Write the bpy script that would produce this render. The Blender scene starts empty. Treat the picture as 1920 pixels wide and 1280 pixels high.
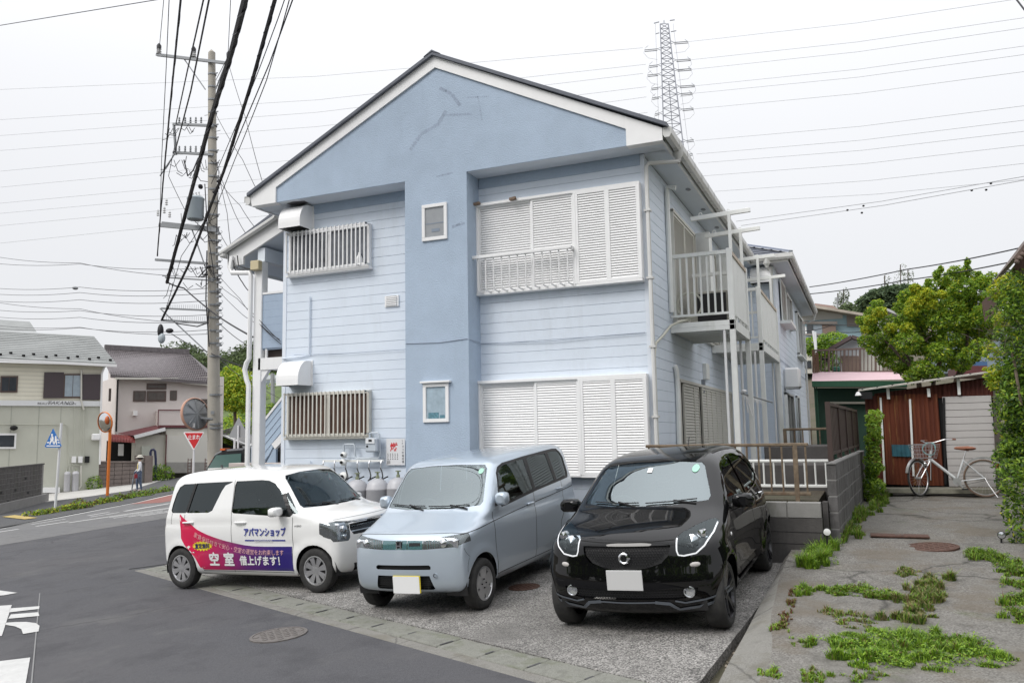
import bpy, bmesh, math, random
import numpy as np
from math import sin, cos, pi, radians, sqrt, atan2
from mathutils import Vector, Matrix
from mathutils.bvhtree import BVHTree
random.seed(7)
SC = bpy.context.scene
COL = SC.collection
# ------------------------------------------------------------------ camera
MROWS = [Vector(r) for r in [[0.9172278, 0.3979337, -0.0184935], [0.0621344, -0.0970541, 0.9933377], [-0.3934877, 0.912266, 0.1137461]]]
FPX = 1523.86
EYE = Vector((0, 0, 2.0))
cam_d = bpy.data.cameras.new('camera'); cam = bpy.data.objects.new('camera', cam_d); COL.objects.link(cam)
cam_d.sensor_width = 36.0; cam_d.lens = FPX/1920*36; cam_d.clip_start = .05; cam_d.clip_end = 3000
mw = Matrix((MROWS[0], MROWS[1], -MROWS[2])).transposed().to_4x4(); mw.translation = EYE
cam.matrix_world = mw
SC.camera = cam
# ------------------------------------------------------------------ light (bright overcast)
SUN_EL, SUN_AZ = radians(46), radians(-152)     # azimuth of the sun seen from the scene, from +Y clockwise
W = bpy.data.worlds.new('World'); SC.world = W; W.use_nodes = True
nt = W.node_tree; N = nt.nodes; L = nt.links; N.clear()
out = N.new('ShaderNodeOutputWorld'); bg = N.new('ShaderNodeBackground'); bg.inputs[1].default_value = 1.0
sky = N.new('ShaderNodeTexSky'); sky.sky_type = 'NISHITA'; sky.sun_disc = False
sky.sun_elevation = SUN_EL; sky.sun_rotation = SUN_AZ
sc_ = N.new('ShaderNodeVectorMath'); sc_.operation = 'SCALE'; sc_.inputs['Scale'].default_value = .07
L.new(sky.outputs[0], sc_.inputs[0])
tc = N.new('ShaderNodeTexCoord'); sx = N.new('ShaderNodeSeparateXYZ'); L.new(tc.outputs['Generated'], sx.inputs[0])
mr = N.new('ShaderNodeMapRange'); mr.inputs['From Min'].default_value = 0.0; mr.inputs['From Max'].default_value = 1
mr.inputs['To Min'].default_value = .665; mr.inputs['To Max'].default_value = 1.7
pw = N.new('ShaderNodeMath'); pw.operation = 'POWER'; pw.use_clamp = True; mz_ = N.new('ShaderNodeMath'); mz_.operation = 'MAXIMUM'; mz_.inputs[1].default_value = 0; L.new(sx.outputs['Z'], mz_.inputs[0]); L.new(mz_.outputs[0], pw.inputs[0]); pw.inputs[1].default_value = 2.2; L.new(pw.outputs[0], mr.inputs['Value'])
nz = N.new('ShaderNodeTexNoise'); nz.inputs['Scale'].default_value = 1.3; nz.inputs['Detail'].default_value = 3
mp = N.new('ShaderNodeMapping'); mp.inputs['Scale'].default_value = (1, 1, 2.2); L.new(tc.outputs['Generated'], mp.inputs[0]); L.new(mp.outputs[0], nz.inputs['Vector'])
mr2 = N.new('ShaderNodeMapRange'); mr2.inputs['To Min'].default_value = .95; mr2.inputs['To Max'].default_value = 1.05; L.new(nz.outputs[0], mr2.inputs['Value'])
mm = N.new('ShaderNodeMath'); mm.operation = 'MULTIPLY'; L.new(mr.outputs[0], mm.inputs[0]); L.new(mr2.outputs[0], mm.inputs[1])
cl = N.new('ShaderNodeVectorMath'); cl.operation = 'SCALE'; cl.inputs[0].default_value = (.985, .993, 1.02); L.new(mm.outputs[0], cl.inputs['Scale'])
mx = N.new('ShaderNodeMix'); mx.data_type = 'RGBA'; mx.inputs['Factor'].default_value = .93
L.new(sc_.outputs[0], mx.inputs[6]); L.new(cl.outputs[0], mx.inputs[7])
L.new(mx.outputs[2], bg.inputs[0]); L.new(bg.outputs[0], out.inputs[0])
sd = bpy.data.lights.new('sun', 'SUN'); sd.energy = 1.5; sd.angle = radians(28); sd.color = (1, .97, .93)
sun = bpy.data.objects.new('sun', sd); COL.objects.link(sun)
sdir = Vector((sin(SUN_AZ)*cos(SUN_EL), cos(SUN_AZ)*cos(SUN_EL), sin(SUN_EL)))
sun.rotation_euler = sdir.to_track_quat('Z', 'Y').to_euler()
SC.view_settings.view_transform = 'Standard'; SC.view_settings.look = 'None'; SC.view_settings.gamma = 1
SC.view_settings.exposure = 0.4; SC.view_settings.use_curve_mapping = False
SC.render.engine = 'CYCLES'
try:
    SC.cycles.use_denoising = True; SC.cycles.max_bounces = 8; SC.cycles.transparent_max_bounces = 16
    SC.cycles.caustics_reflective = False; SC.cycles.caustics_refractive = False; SC.cycles.sample_clamp_indirect = 6
except Exception: pass

# ------------------------------------------------------------------ helpers
def ray(px, py):
    a, b = (px-960)/FPX, (640-py)/FPX
    return MROWS[0]*a + MROWS[1]*b + MROWS[2]
FAC = None                      # optional oblique facade: (point, normal, Y0)
def at(px, py, Y):              # world point on the plane y = Y, or on the current facade shifted Y0-Y towards the viewer
    d = ray(px, py)
    if FAC:
        o, n, y0 = FAC; return EYE + d*((n.dot(o-EYE)+(y0-Y))/n.dot(d))
    return EYE + d*(Y/d.y)
def atX(px, py, X):
    d = ray(px, py); return EYE + d*(X/d.x)
def atZ(px, py, Z):
    d = ray(px, py); return EYE + d*((Z-2)/d.z)
def lerp(a, b, t): return a+(b-a)*t
def gz(x, y):                   # street / parking plane
    return -.04+.05*x+.045*y
MATS = {}
def mat(name, c=(.5, .5, .5), r=.6, m=0.0, n=0.0, ns=3.0, b=0.0, bs=40.0, coat=0.0, c2=None, spec=.5, trans=0.0, em=None, alpha=1, stain=None, ss=1.0, sz=1.0, aniso=None, ior=1.5):
    if name in MATS: return MATS[name]
    M = bpy.data.materials.new(name); M.use_nodes = True; T = M.node_tree; P = T.nodes['Principled BSDF']
    P.inputs['Base Color'].default_value = (*c, 1); P.inputs['Roughness'].default_value = r; P.inputs['Metallic'].default_value = m
    P.inputs['Coat Weight'].default_value = coat; P.inputs['Coat Roughness'].default_value = .03
    P.inputs['Specular IOR Level'].default_value = spec; P.inputs['IOR'].default_value = ior
    if trans: P.inputs['Transmission Weight'].default_value = trans
    if alpha < 1: P.inputs['Alpha'].default_value = alpha
    if em: P.inputs['Emission Color'].default_value = (*em[:3], 1); P.inputs['Emission Strength'].default_value = em[3]
    if n or b or stain:
        tc = T.nodes.new('ShaderNodeTexCoord')
        geo = T.nodes.new('ShaderNodeNewGeometry')
    if n or c2:
        x = T.nodes.new('ShaderNodeTexNoise'); x.inputs['Scale'].default_value = ns; x.inputs['Detail'].default_value = 6; x.inputs['Roughness'].default_value = .62
        mp = T.nodes.new('ShaderNodeMapping'); mp.inputs['Scale'].default_value = (1, 1, sz)
        T.links.new(geo.outputs['Position'], mp.inputs[0]); T.links.new(mp.outputs[0], x.inputs['Vector'])
        ra = T.nodes.new('ShaderNodeMapRange'); ra.inputs['From Min'].default_value = .3; ra.inputs['From Max'].default_value = .7
        T.links.new(x.outputs[0], ra.inputs['Value'])
        q = T.nodes.new('ShaderNodeMix'); q.data_type = 'RGBA'
        T.links.new(ra.outputs[0], q.inputs['Factor'])
        q.inputs[6].default_value = (*[v*(1-n) for v in c], 1); q.inputs[7].default_value = (*(c2 or [min(1, v*(1+n)) for v in c]), 1)
        cur = q.outputs[2]
        if stain:
            y = T.nodes.new('ShaderNodeTexNoise'); y.inputs['Scale'].default_value = ss; y.inputs['Detail'].default_value = 8; y.inputs['Roughness'].default_value = .7
            mp2 = T.nodes.new('ShaderNodeMapping'); mp2.inputs['Scale'].default_value = (1, 1, .18 if sz == 1 else sz); mp2.inputs['Location'].default_value = (3, 7, 1)
            T.links.new(geo.outputs['Position'], mp2.inputs[0]); T.links.new(mp2.outputs[0], y.inputs['Vector'])
            rb = T.nodes.new('ShaderNodeMapRange'); rb.inputs['From Min'].default_value = stain[4] if len(stain) > 4 else .52; rb.inputs['From Max'].default_value = (stain[4] if len(stain) > 4 else .52)+.22; rb.inputs['To Max'].default_value = stain[3]
            T.links.new(y.outputs[0], rb.inputs['Value'])
            q2 = T.nodes.new('ShaderNodeMix'); q2.data_type = 'RGBA'; T.links.new(rb.outputs[0], q2.inputs['Factor'])
            T.links.new(cur, q2.inputs[6]); q2.inputs[7].default_value = (*stain[:3], 1); cur = q2.outputs[2]
        T.links.new(cur, P.inputs['Base Color'])
    if b:
        z = T.nodes.new('ShaderNodeTexNoise'); z.inputs['Scale'].default_value = bs; z.inputs['Detail'].default_value = 5
        T.links.new(geo.outputs['Position'], z.inputs['Vector'])
        bp = T.nodes.new('ShaderNodeBump'); bp.inputs['Strength'].default_value = b; bp.inputs['Distance'].default_value = .01
        T.links.new(z.outputs[0], bp.inputs['Height']); T.links.new(bp.outputs[0], P.inputs['Normal'])
    MATS[name] = M
    return M

def translucent(m, k=.35):
    T = m.node_tree; P = T.nodes['Principled BSDF']; o = T.nodes['Material Output']; t = T.nodes.new('ShaderNodeBsdfTranslucent'); x = T.nodes.new('ShaderNodeMixShader'); x.inputs[0].default_value = k
    if P.inputs['Base Color'].links: T.links.new(P.inputs['Base Color'].links[0].from_socket, t.inputs[0])
    else: t.inputs[0].default_value = P.inputs['Base Color'].default_value
    T.links.new(P.outputs[0], x.inputs[1]); T.links.new(t.outputs[0], x.inputs[2]); T.links.new(x.outputs[0], o.inputs[0]); return m

class MB:
    """collects polygons in world (or local) coordinates and links them as one mesh object"""
    def __init__(s): s.v = []; s.f = []; s.mi = []; s.m = 0
    def add(s, vs, fs):
        o = len(s.v); s.v += [tuple(v) for v in vs]; s.f += [tuple(i+o for i in f) for f in fs]; s.mi += [s.m]*len(fs); return s
    def box(s, x0, x1, y0, y1, z0, z1):
        return s.add([(x, y, z) for x in (x0, x1) for y in (y0, y1) for z in (z0, z1)],
                     [(0, 1, 3, 2), (4, 6, 7, 5), (0, 4, 5, 1), (2, 3, 7, 6), (0, 2, 6, 4), (1, 5, 7, 3)])
    def obox(s, c, ax, ay, az):     # oriented box: centre and three half-axes
        c, ax, ay, az = map(Vector, (c, ax, ay, az))
        return s.add([c+ax*i+ay*j+az*k for i in (-1, 1) for j in (-1, 1) for k in (-1, 1)],
                     [(0, 1, 3, 2), (4, 6, 7, 5), (0, 4, 5, 1), (2, 3, 7, 6), (0, 2, 6, 4), (1, 5, 7, 3)])
    def beam(s, p, q, w, h, up=(0, 0, 1)):
        p, q = Vector(p), Vector(q); d = (q-p); l = d.length; d.normalize(); u = Vector(up)
        a = d.cross(u)
        if a.length < 1e-4: a = d.cross(Vector((1, 0, 0)))
        a.normalize(); u = a.cross(d)
        return s.obox((p+q)/2, d*l/2, a*w/2, u*h/2)
    def quad(s, *p): return s.add(p, [tuple(range(len(p)))])
    def prism(s, poly, ax, a, b):   # poly in the plane across axis ax
        def P(u, v, w): return {'x': (w, u, v), 'y': (u, w, v), 'z': (u, v, w)}[ax]
        n = len(poly); vs = [P(u, v, a) for u, v in poly]+[P(u, v, b) for u, v in poly]
        return s.add(vs, [tuple(range(n))[::-1], tuple(range(n, 2*n))]+[(i, (i+1) % n, n+(i+1) % n, n+i) for i in range(n)])
    def tube(s, pts, r, n=6, caps=True):
        pts = [Vector(p) for p in pts]; rs = r if isinstance(r, (list, tuple)) else [r]*len(pts); o = len(s.v); vs = []; fs = []
        pu = None
        for i, p in enumerate(pts):
            d = (pts[min(i+1, len(pts)-1)]-pts[max(i-1, 0)])
            if d.length < 1e-9: d = Vector((0, 0, 1))
            d.normalize()
            a = (d.cross(Vector((0, 0, 1))) if abs(d.z) < .95 else d.cross(Vector((1, 0, 0)))) if pu is None else (pu-d*pu.dot(d))
            if a.length < 1e-6: a = d.orthogonal()
            a.normalize(); pu = a; b_ = d.cross(a)
            vs += [p+(a*cos(2*pi*k/n)+b_*sin(2*pi*k/n))*rs[i] for k in range(n)]
        for i in range(len(pts)-1):
            fs += [(i*n+k, i*n+(k+1) % n, (i+1)*n+(k+1) % n, (i+1)*n+k) for k in range(n)]
        if caps: fs += [tuple(range(n))[::-1], tuple((len(pts)-1)*n+k for k in range(n))]
        return s.add(vs, fs)
    def lathe(s, c, prof, n=16, ax="z", caps=False):  # prof: (radius, height)
        vs = []; fs = []
        for r, h in prof:
            for k in range(n):
                u, v = r*cos(2*pi*k/n), r*sin(2*pi*k/n)
                q = {'z': (u, v, h), 'y': (u, h, v), 'x': (h, u, v)}[ax]
                vs.append(Vector(c)+Vector(q))
        for i in range(len(prof)-1): fs += [(i*n+k, i*n+(k+1) % n, (i+1)*n+(k+1) % n, (i+1)*n+k) for k in range(n)]
        if caps: fs += [tuple(range(n))[::-1], tuple((len(prof)-1)*n+k for k in range(n))]
        return s.add(vs, fs)
    def ball(s, c, rx, ry=None, rz=None, n=10, m=6, jit=0):
        ry = ry or rx; rz = rz or rx; vs = []; fs = []
        for j in range(m+1):
            t = pi*j/m
            for k in range(n):
                q = 1+random.uniform(-jit, jit)
                vs.append(Vector(c)+Vector((rx*sin(t)*cos(2*pi*k/n)*q, ry*sin(t)*sin(2*pi*k/n)*q, rz*cos(t)*q)))
        for j in range(m): fs += [(j*n+k, (j+1)*n+k, (j+1)*n+(k+1) % n, j*n+(k+1) % n) for k in range(n)]
        return s.add(vs, fs)
    def text(s, body, P, ux, uy, size, depth=0.0, align='LEFT', sx=1.0, bold=0.0, shear=0.0):
        """flat lettering with its base line at P, running along ux, up along uy"""
        cu = bpy.data.curves.new('lettering', 'FONT'); cu.body = body; cu.size = size; cu.align_x = align; cu.offset = bold; cu.shear = shear
        cu.resolution_u = 3
        o = bpy.data.objects.new('lettering', cu); COL.objects.link(o)
        dg = bpy.context.evaluated_depsgraph_get(); me = o.evaluated_get(dg).to_mesh()
        P, ux, uy = Vector(P), Vector(ux).normalized(), Vector(uy).normalized()
        vs = [P+ux*v.co.x*sx+uy*v.co.y for v in me.vertices]; fs = [tuple(p.vertices) for p in me.polygons]
        o.evaluated_get(dg).to_mesh_clear(); bpy.data.objects.remove(o); bpy.data.curves.remove(cu)
        return s.add(vs, fs)
    def build(s, name, mt, parent=None, smooth=False, bevel=0, local=False, kind=None, label=None, weld=False, angle=.7):
        me = bpy.data.meshes.new(name)
        vs = s.v
        if parent is not None and not local:
            T = wm(parent).inverted(); vs = [tuple(T @ Vector(v)) for v in s.v]
        me.from_pydata(vs, [], s.f)
        for q in (mt if isinstance(mt, (list, tuple)) else [mt]): me.materials.append(q)
        if any(s.mi): me.polygons.foreach_set('material_index', s.mi)
        bm = bmesh.new(); bm.from_mesh(me)
        if weld: bmesh.ops.remove_doubles(bm, verts=bm.verts, dist=1e-5)
        if bevel: bmesh.ops.bevel(bm, geom=bm.edges, offset=bevel, segments=1, affect='EDGES', clamp_overlap=True)
        bmesh.ops.recalc_face_normals(bm, faces=bm.faces); bm.to_mesh(me); bm.free()
        if smooth: setsmooth(me, angle)
        o = bpy.data.objects.new(name, me); COL.objects.link(o)
        if parent is not None: o.parent = parent
        if kind: o['kind'] = kind
        if label: o['label'] = label
        return o
def setsmooth(me, angle=.7):
    me.polygons.foreach_set('use_smooth', [True]*len(me.polygons))
    try: me.set_sharp_from_angle(angle=angle)
    except Exception: pass
def wm(o):
    m = Matrix.Translation(o.location) @ o.rotation_euler.to_matrix().to_4x4() @ Matrix.Diagonal((*o.scale, 1))
    return wm(o.parent) @ m if o.parent else m
def thing(name, label, cat, loc=(0, 0, 0), rz=0, group=None):
    o = bpy.data.objects.new(name, None); COL.objects.link(o); o.location = loc; o.rotation_euler = (0, 0, rz); o.empty_display_size = .2
    return tag(o, label, cat, group)
def tag(o, label, cat, group=None):
    o['label'] = label; o['category'] = cat
    if group: o['group'] = group
    return o
def struct(o, kind='structure'): o['kind'] = kind; return o
def dup(root, loc, rz=0, label=None, group=None, scale=None):
    r = root.copy(); COL.objects.link(r); r.location = loc; r.rotation_euler = (0, 0, rz)
    if scale: r.scale = scale
    if label: r['label'] = label
    if group: r['group'] = group
    for ch in list(root.children):
        c = ch.copy(); COL.objects.link(c); c.parent = r
        for g in ch.children:
            d = g.copy(); COL.objects.link(d); d.parent = c
    return r
def inst(me, name, parent, loc, rz=0, scale=(1, 1, 1)):
    o = bpy.data.objects.new(name, me); COL.objects.link(o); o.parent = parent
    o.location = loc; o.rotation_euler = (0, 0, rz); o.scale = scale; return o
# ------------------------------------------------------------------ materials
def groundmat(name, base, peb, peb_scale, big, bigs, bump, crack=None, r=.85, patch=None, pebamt=.5, bump_s=None, moss=None):
    """aggregate surface: pebbles (voronoi), large weather patches and fine cracks"""
    M = bpy.data.materials.new(name); M.use_nodes = True; T = M.node_tree; P = T.nodes['Principled BSDF']; nn = T.nodes.new; ll = T.links.new
    P.inputs['Roughness'].default_value = r; P.inputs['Specular IOR Level'].default_value = .3
    g = nn('ShaderNodeNewGeometry'); v = nn('ShaderNodeTexVoronoi'); v.inputs['Scale'].default_value = peb_scale; ll(g.outputs['Position'], v.inputs['Vector'])
    bw = nn('ShaderNodeRGBToBW'); ll(v.outputs['Color'], bw.inputs[0])
    rr = nn('ShaderNodeMapRange'); rr.inputs['From Min'].default_value = .25; rr.inputs['From Max'].default_value = .8; rr.inputs['To Max'].default_value = pebamt; ll(bw.outputs[0], rr.inputs['Value'])
    a = nn('ShaderNodeMix'); a.data_type = 'RGBA'; a.inputs[6].default_value = (*base, 1); a.inputs[7].default_value = (*peb, 1); ll(rr.outputs[0], a.inputs['Factor'])
    cur = a.outputs[2]
    def layer(cur, scale, col, amt, lo, wid, blend='MIX', det=8, loc=0):
        x = nn('ShaderNodeTexNoise'); x.inputs['Scale'].default_value = scale; x.inputs['Detail'].default_value = det; x.inputs['Roughness'].default_value = .65
        mp = nn('ShaderNodeMapping'); mp.inputs['Location'].default_value = (loc, loc*2, 0); ll(g.outputs['Position'], mp.inputs[0]); ll(mp.outputs[0], x.inputs['Vector'])
        q = nn('ShaderNodeMapRange'); q.inputs['From Min'].default_value = lo; q.inputs['From Max'].default_value = lo+wid; q.inputs['To Max'].default_value = amt; ll(x.outputs[0], q.inputs['Value'])
        m = nn('ShaderNodeMix'); m.data_type = 'RGBA'; m.blend_type = blend; ll(q.outputs[0], m.inputs['Factor']); ll(cur, m.inputs[6]); m.inputs[7].default_value = (*col, 1); return m.outputs[2]
    cur = layer(cur, bigs, big, .8, .42, .25)
    cur = layer(cur, bigs*5, [c*.6 for c in base], .5, .5, .2, loc=5)
    if patch: cur = layer(cur, patch[3], patch[:3], patch[4], patch[5], .12, loc=11)
    if moss: cur = layer(cur, moss[3], moss[:3], moss[4], moss[5], .1, loc=23)
    if crack:
        d = nn('ShaderNodeTexNoise'); d.inputs['Scale'].default_value = 1.1; d.inputs['Detail'].default_value = 6; ll(g.outputs['Position'], d.inputs['Vector'])
        ad = nn('ShaderNodeMix'); ad.data_type = 'RGBA'; ad.inputs['Factor'].default_value = .45; ll(g.outputs['Position'], ad.inputs[6]); ll(d.outputs['Color'], ad.inputs[7])
        vc = nn('ShaderNodeTexVoronoi'); vc.feature = 'DISTANCE_TO_EDGE'; vc.inputs['Scale'].default_value = crack[0]; ll(ad.outputs[2], vc.inputs['Vector'])
        q = nn('ShaderNodeMapRange'); q.inputs['From Min'].default_value = 0; q.inputs['From Max'].default_value = crack[1]; q.inputs['To Min'].default_value = crack[2]; q.inputs['To Max'].default_value = 0; ll(vc.outputs[0], q.inputs['Value'])
        m = nn('ShaderNodeMix'); m.data_type = 'RGBA'; ll(q.outputs[0], m.inputs['Factor']); ll(cur, m.inputs[6]); m.inputs[7].default_value = (*[c*.3 for c in base], 1); cur = m.outputs[2]
    ll(cur, P.inputs['Base Color'])
    bp = nn('ShaderNodeBump'); bp.inputs['Strength'].default_value = bump; bp.inputs['Distance'].default_value = .006; ll(v.outputs['Distance'], bp.inputs['Height']); bp.invert = True
    n2 = nn('ShaderNodeTexNoise'); n2.inputs['Scale'].default_value = 9; n2.inputs['Detail'].default_value = 5; ll(g.outputs['Position'], n2.inputs['Vector'])
    b2 = nn('ShaderNodeBump'); b2.inputs['Strength'].default_value = bump*.6; b2.inputs['Distance'].default_value = .03; ll(n2.outputs[0], b2.inputs['Height']); ll(bp.outputs[0], b2.inputs['Normal'])
    ll(b2.outputs[0], P.inputs['Normal'])
    return M
m_road = groundmat('asphalt', (.062, .062, .069), (.14, .14, .145), 170, (.09, .088, .092), .3, .5, pebamt=.5, patch=(.13, .128, .126, .9, .45, .56), crack=(.22, .003, .5))
m_road2 = groundmat('worn_asphalt', (.12, .12, .122), (.24, .24, .24), 120, (.16, .158, .155), .6, .3, pebamt=.4)
m_walk = groundmat('pavement_asphalt', (.065, .066, .07), (.13, .13, .13), 120, (.085, .085, .085), .6, .3)
m_pad = groundmat('washed_concrete', (.075, .073, .07), (.58, .56, .53), 85, (.145, .14, .132), .5, .9, pebamt=.75, patch=(.11, .105, .1, 2.3, .35, .55))
m_drive = groundmat('weathered_drive', (.112, .106, .096), (.40, .385, .36), 80, (.17, .162, .145), .8, .8, pebamt=.5, crack=(.55, .010, .75), patch=(.135, .112, .084, 1.1, .6, .49), moss=(.075, .10, .025, .8, .5, .6))
m_conc = groundmat('old_concrete', (.165, .16, .145), (.34, .33, .31), 120, (.22, .215, .195), .9, .5, pebamt=.4, crack=(.9, .01, .6), patch=(.14, .13, .1, 2.5, .5, .52))
m_conc2 = groundmat('pale_concrete', (.42, .41, .385), (.5, .49, .47), 60, (.48, .47, .44), .5, .2, pebamt=.3)
m_gutb = groundmat('gutter_concrete', (.17, .172, .15), (.32, .32, .29), 130, (.21, .21, .185), 1.6, .4, pebamt=.45, patch=(.1, .115, .06, 3.5, .45, .53))
m_soil = groundmat('soil', (.09, .075, .055), (.16, .14, .11), 60, (.07, .075, .04), .6, .6)
m_mark = mat('road_paint', (.50, .50, .49), r=.75, n=.08, ns=8, stain=(.2, .2, .2, .5, .56), ss=18, sz=1.01)
m_mark2 = mat('worn_road_paint', (.55, .55, .54), r=.7, n=.1, ns=6, stain=(.16, .16, .165, .9, .5), ss=5, sz=1.01)
m_red = mat('red_road_coat', (.22, .085, .07), r=.8, n=.12, ns=4, stain=(.12, .1, .1, .6, .5), ss=3, sz=1.01)
m_yel = mat('yellow_road_paint', (.4, .3, .1), r=.8, n=.15, ns=5)
m_iron = mat('rusty_iron', (.11, .06, .045), r=.75, n=.35, ns=25, b=.5, bs=120, m=.3)
m_iron2 = mat('worn_iron', (.17, .155, .145), r=.6, n=.25, ns=25, b=.5, bs=120, m=.4)

# ------------------------------------------------------------------ ground sheet
def sm(a, b, x):
    t = min(1, max(0, (x-a)/(b-a))); return t*t*(3-2*t)
def terrain(x, y):
    cx = max(-40, min(6, x)); cy = max(-25, min(32, y))
    z = gz(cx, cy)-.02
    if -11 < x < 30 and y > 11: z = min(z, .5)-.06*sm(-11, -10, x)
    z -= .25*sm(-3.4, -2, x)*(1-sm(9, 11, y))*sm(-30, -10, y)*0
    # slope rising behind on the right, where the houses stand
    z += (sm(26, 60, y)*6.6+sm(60, 130, y)*9)*sm(-16, -4, x)
    z += (sm(34, 90, y)*3.4+sm(95, 190, y)*9)*(1-sm(-16, -4, x))
    return z
xs = [-400, -250, -150, -100, -80, -65]+[-55+i*2.0 for i in range(40)]+[27, 32, 40, 55, 80, 130, 200, 400]
ys = [-60, -40, -25, -15, -8, -4]+[i*2.0 for i in range(34)]+[70, 76, 84, 92, 100, 115, 130, 160, 200, 300, 500, 900]
g = MB()
for y in ys:
    for x in xs: g.v.append((x, y, terrain(x, y)-.03-(.6 if (x > -10.6 and y < 12) else 0)))
nx = len(xs)
for j in range(len(ys)-1):
    for i in range(nx-1): g.f.append((j*nx+i, j*nx+i+1, (j+1)*nx+i+1, (j+1)*nx+i)); g.mi.append(0)
struct(g.build('ground', m_soil, smooth=True))

def sheet(name, pts, h, m, zf=gz, kind='structure', th=0.0, parent=None):
    b = MB(); top = [(x, y, zf(x, y)+h) for x, y in pts]
    if th: b.v = top+[(x, y, z-th) for x, y, z in top]; n = len(pts); b.f = [tuple(range(n)), tuple(range(2*n-1, n-1, -1))]+[(i, n+i, n+(i+1) % n, (i+1) % n) for i in range(n)]; b.mi = [0]*len(b.f)
    else: b.quad(*top)
    o = b.build(name, m, parent, local=True) if parent else b.build(name, m)
    if kind: o['kind'] = kind
    return o
def gl(x): return 10.44-.4763*(x+11.73)       # outer line of the gutter strip
struct(sheet('road', [(-19, -24), (14, -24), (14, gl(14)), (-11.73, 10.44), (-10.3, 11.9), (-9.6, 11.9), (-9.6, 34), (-29, 34), (-26.7, 25.8), (-25.3, 22.9), (-24.3, 19), (-22.9, 13), (-21.5, 5), (-20, -10)], 0, m_road, th=.3))
# worn older asphalt of the street that crosses on the left
sheet('crossing_street', [(-20.2, -10), (-19.2, 5), (-19.4, 12), (-18.2, 18), (-19.2, 25), (-20.5, 34), (-28.9, 34), (-26.7, 25.8), (-25.3, 22.9), (-24.3, 19), (-22.9, 13), (-21.5, 5)], .004, m_road2)
sheet('sidewalk', [(-24.4, 19), (-25.4, 22.9), (-26.8, 25.8), (-29.3, 33), (-31, 46), (-42, 46), (-37.5, 35.2), (-33.1, 29.2), (-32.9, 26.7), (-33.4, 24.8), (-30.6, 20.7), (-27, 14), (-24, 4), (-22, -10), (-20.4, -10), (-21.6, 5), (-23, 13)], .03, m_walk, th=.1)
sheet('concrete_apron', [(-33.2, 24.7), (-32.7, 26.7), (-32.9, 29.2), (-37.5, 35.2), (-39.5, 38), (-60, 38), (-60, 24)], .034, m_conc2, th=.1)
# ramp of the street that climbs away behind the pole
b = MB(); rp = [(-24.5, 33.5, .15), (-31, 41, .8), (-39, 49, 1.7), (-50, 59, 2.35), (-72, 77, 3.1), (-110, 105, 4.5)]
for i in range(len(rp)-1):
    for o0, o1, hh in ((-3.6, 3.6, 0),):
        q = []
        for k, s in ((i, o0), (i, o1), (i+1, o1), (i+1, o0)):
            d = Vector(rp[min(k+1, 5)][:2])-Vector(rp[max(k-1, 0)][:2]); d.normalize(); nn_ = Vector((d.y, -d.x)); q.append((rp[k][0]+nn_.x*s, rp[k][1]+nn_.y*s, rp[k][2]))
        b.quad(*q)
b.v += []; struct(b.build('uphill_street', m_road2))
def ribbon(name, pts, off, w, m, h):
    b = MB()
    for i in range(len(pts)-1):
        q = []
        for k, s in ((i, off-w/2), (i, off+w/2), (i+1, off+w/2), (i+1, off-w/2)):
            d = Vector(pts[min(k+1, len(pts)-1)][:2])-Vector(pts[max(k-1, 0)][:2]); d.normalize(); q.append((pts[k][0]+d.y*s, pts[k][1]-d.x*s, pts[k][2]+h))
        b.quad(*q)
    struct(b.build(name, m))
ribbon('edge_line', rp, -3.3, .18, m_mark, .012); ribbon('edge_line', rp, 1.5, .15, m_mark, .012); ribbon('red_road_band', rp[:5], 2.6, 2.0, m_red, .006)

def marking(pts, m=None, name='road_marking', h=.009): sheet(name, pts, h, m or m_mark)
def line(p, q, w, m=None, name='road_line', h=.009):
    p, q = Vector(p), Vector(q); d = (q-p).normalized(); s = Vector((d.y, -d.x))*w/2
    marking([tuple(p+s), tuple(q+s), tuple(q-s), tuple(p-s)], m, name, h)
for P in ([(-12.6, 8.78), (-11.98, 8.64), (-12.05, 8.47), (-12.7, 8.3)],
          [(-11.5, 7.8), (-11.1, 7.93), (-9.34, 6.57), (-9.6, 6.35), (-11.6, 7.5)],
          [(-10.89, 7.75), (-10.5, 7.9), (-10.32, 7.76), (-10.62, 7.56)],
          [(-10.45, 7.46), (-10.12, 7.6), (-9.87, 7.43), (-10.22, 7.26)],
          [(-10.03, 7.08), (-9.9, 7.13), (-9.72, 7.15), (-9.5, 7.11), (-9.3, 7.01), (-9.02, 6.79), (-9.12, 6.67), (-9.4, 6.85), (-9.65, 6.95), (-9.9, 7.0)],
          [(-8.4, 5.62), (-8.19, 5.78), (-7.97, 5.92), (-7.1, 5.24), (-7.4, 5.1), (-7.73, 5.43)]):
    marking(P)
line((-11.49, 8.64), (-7.05, 5.26), .013, mat('faded_chalk', (.2, .2, .2), r=.8), 'chalk_line', .007)
el = [(-23.2, 12.5), (-24.0, 17), (-24.23, 18.8), (-24.6, 20.2), (-25.38, 22.9), (-26.5, 25.5), (-29, 32)]
for a, c in zip(el, el[1:]): line(a, c, .16, m_mark, 'edge_line')
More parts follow.
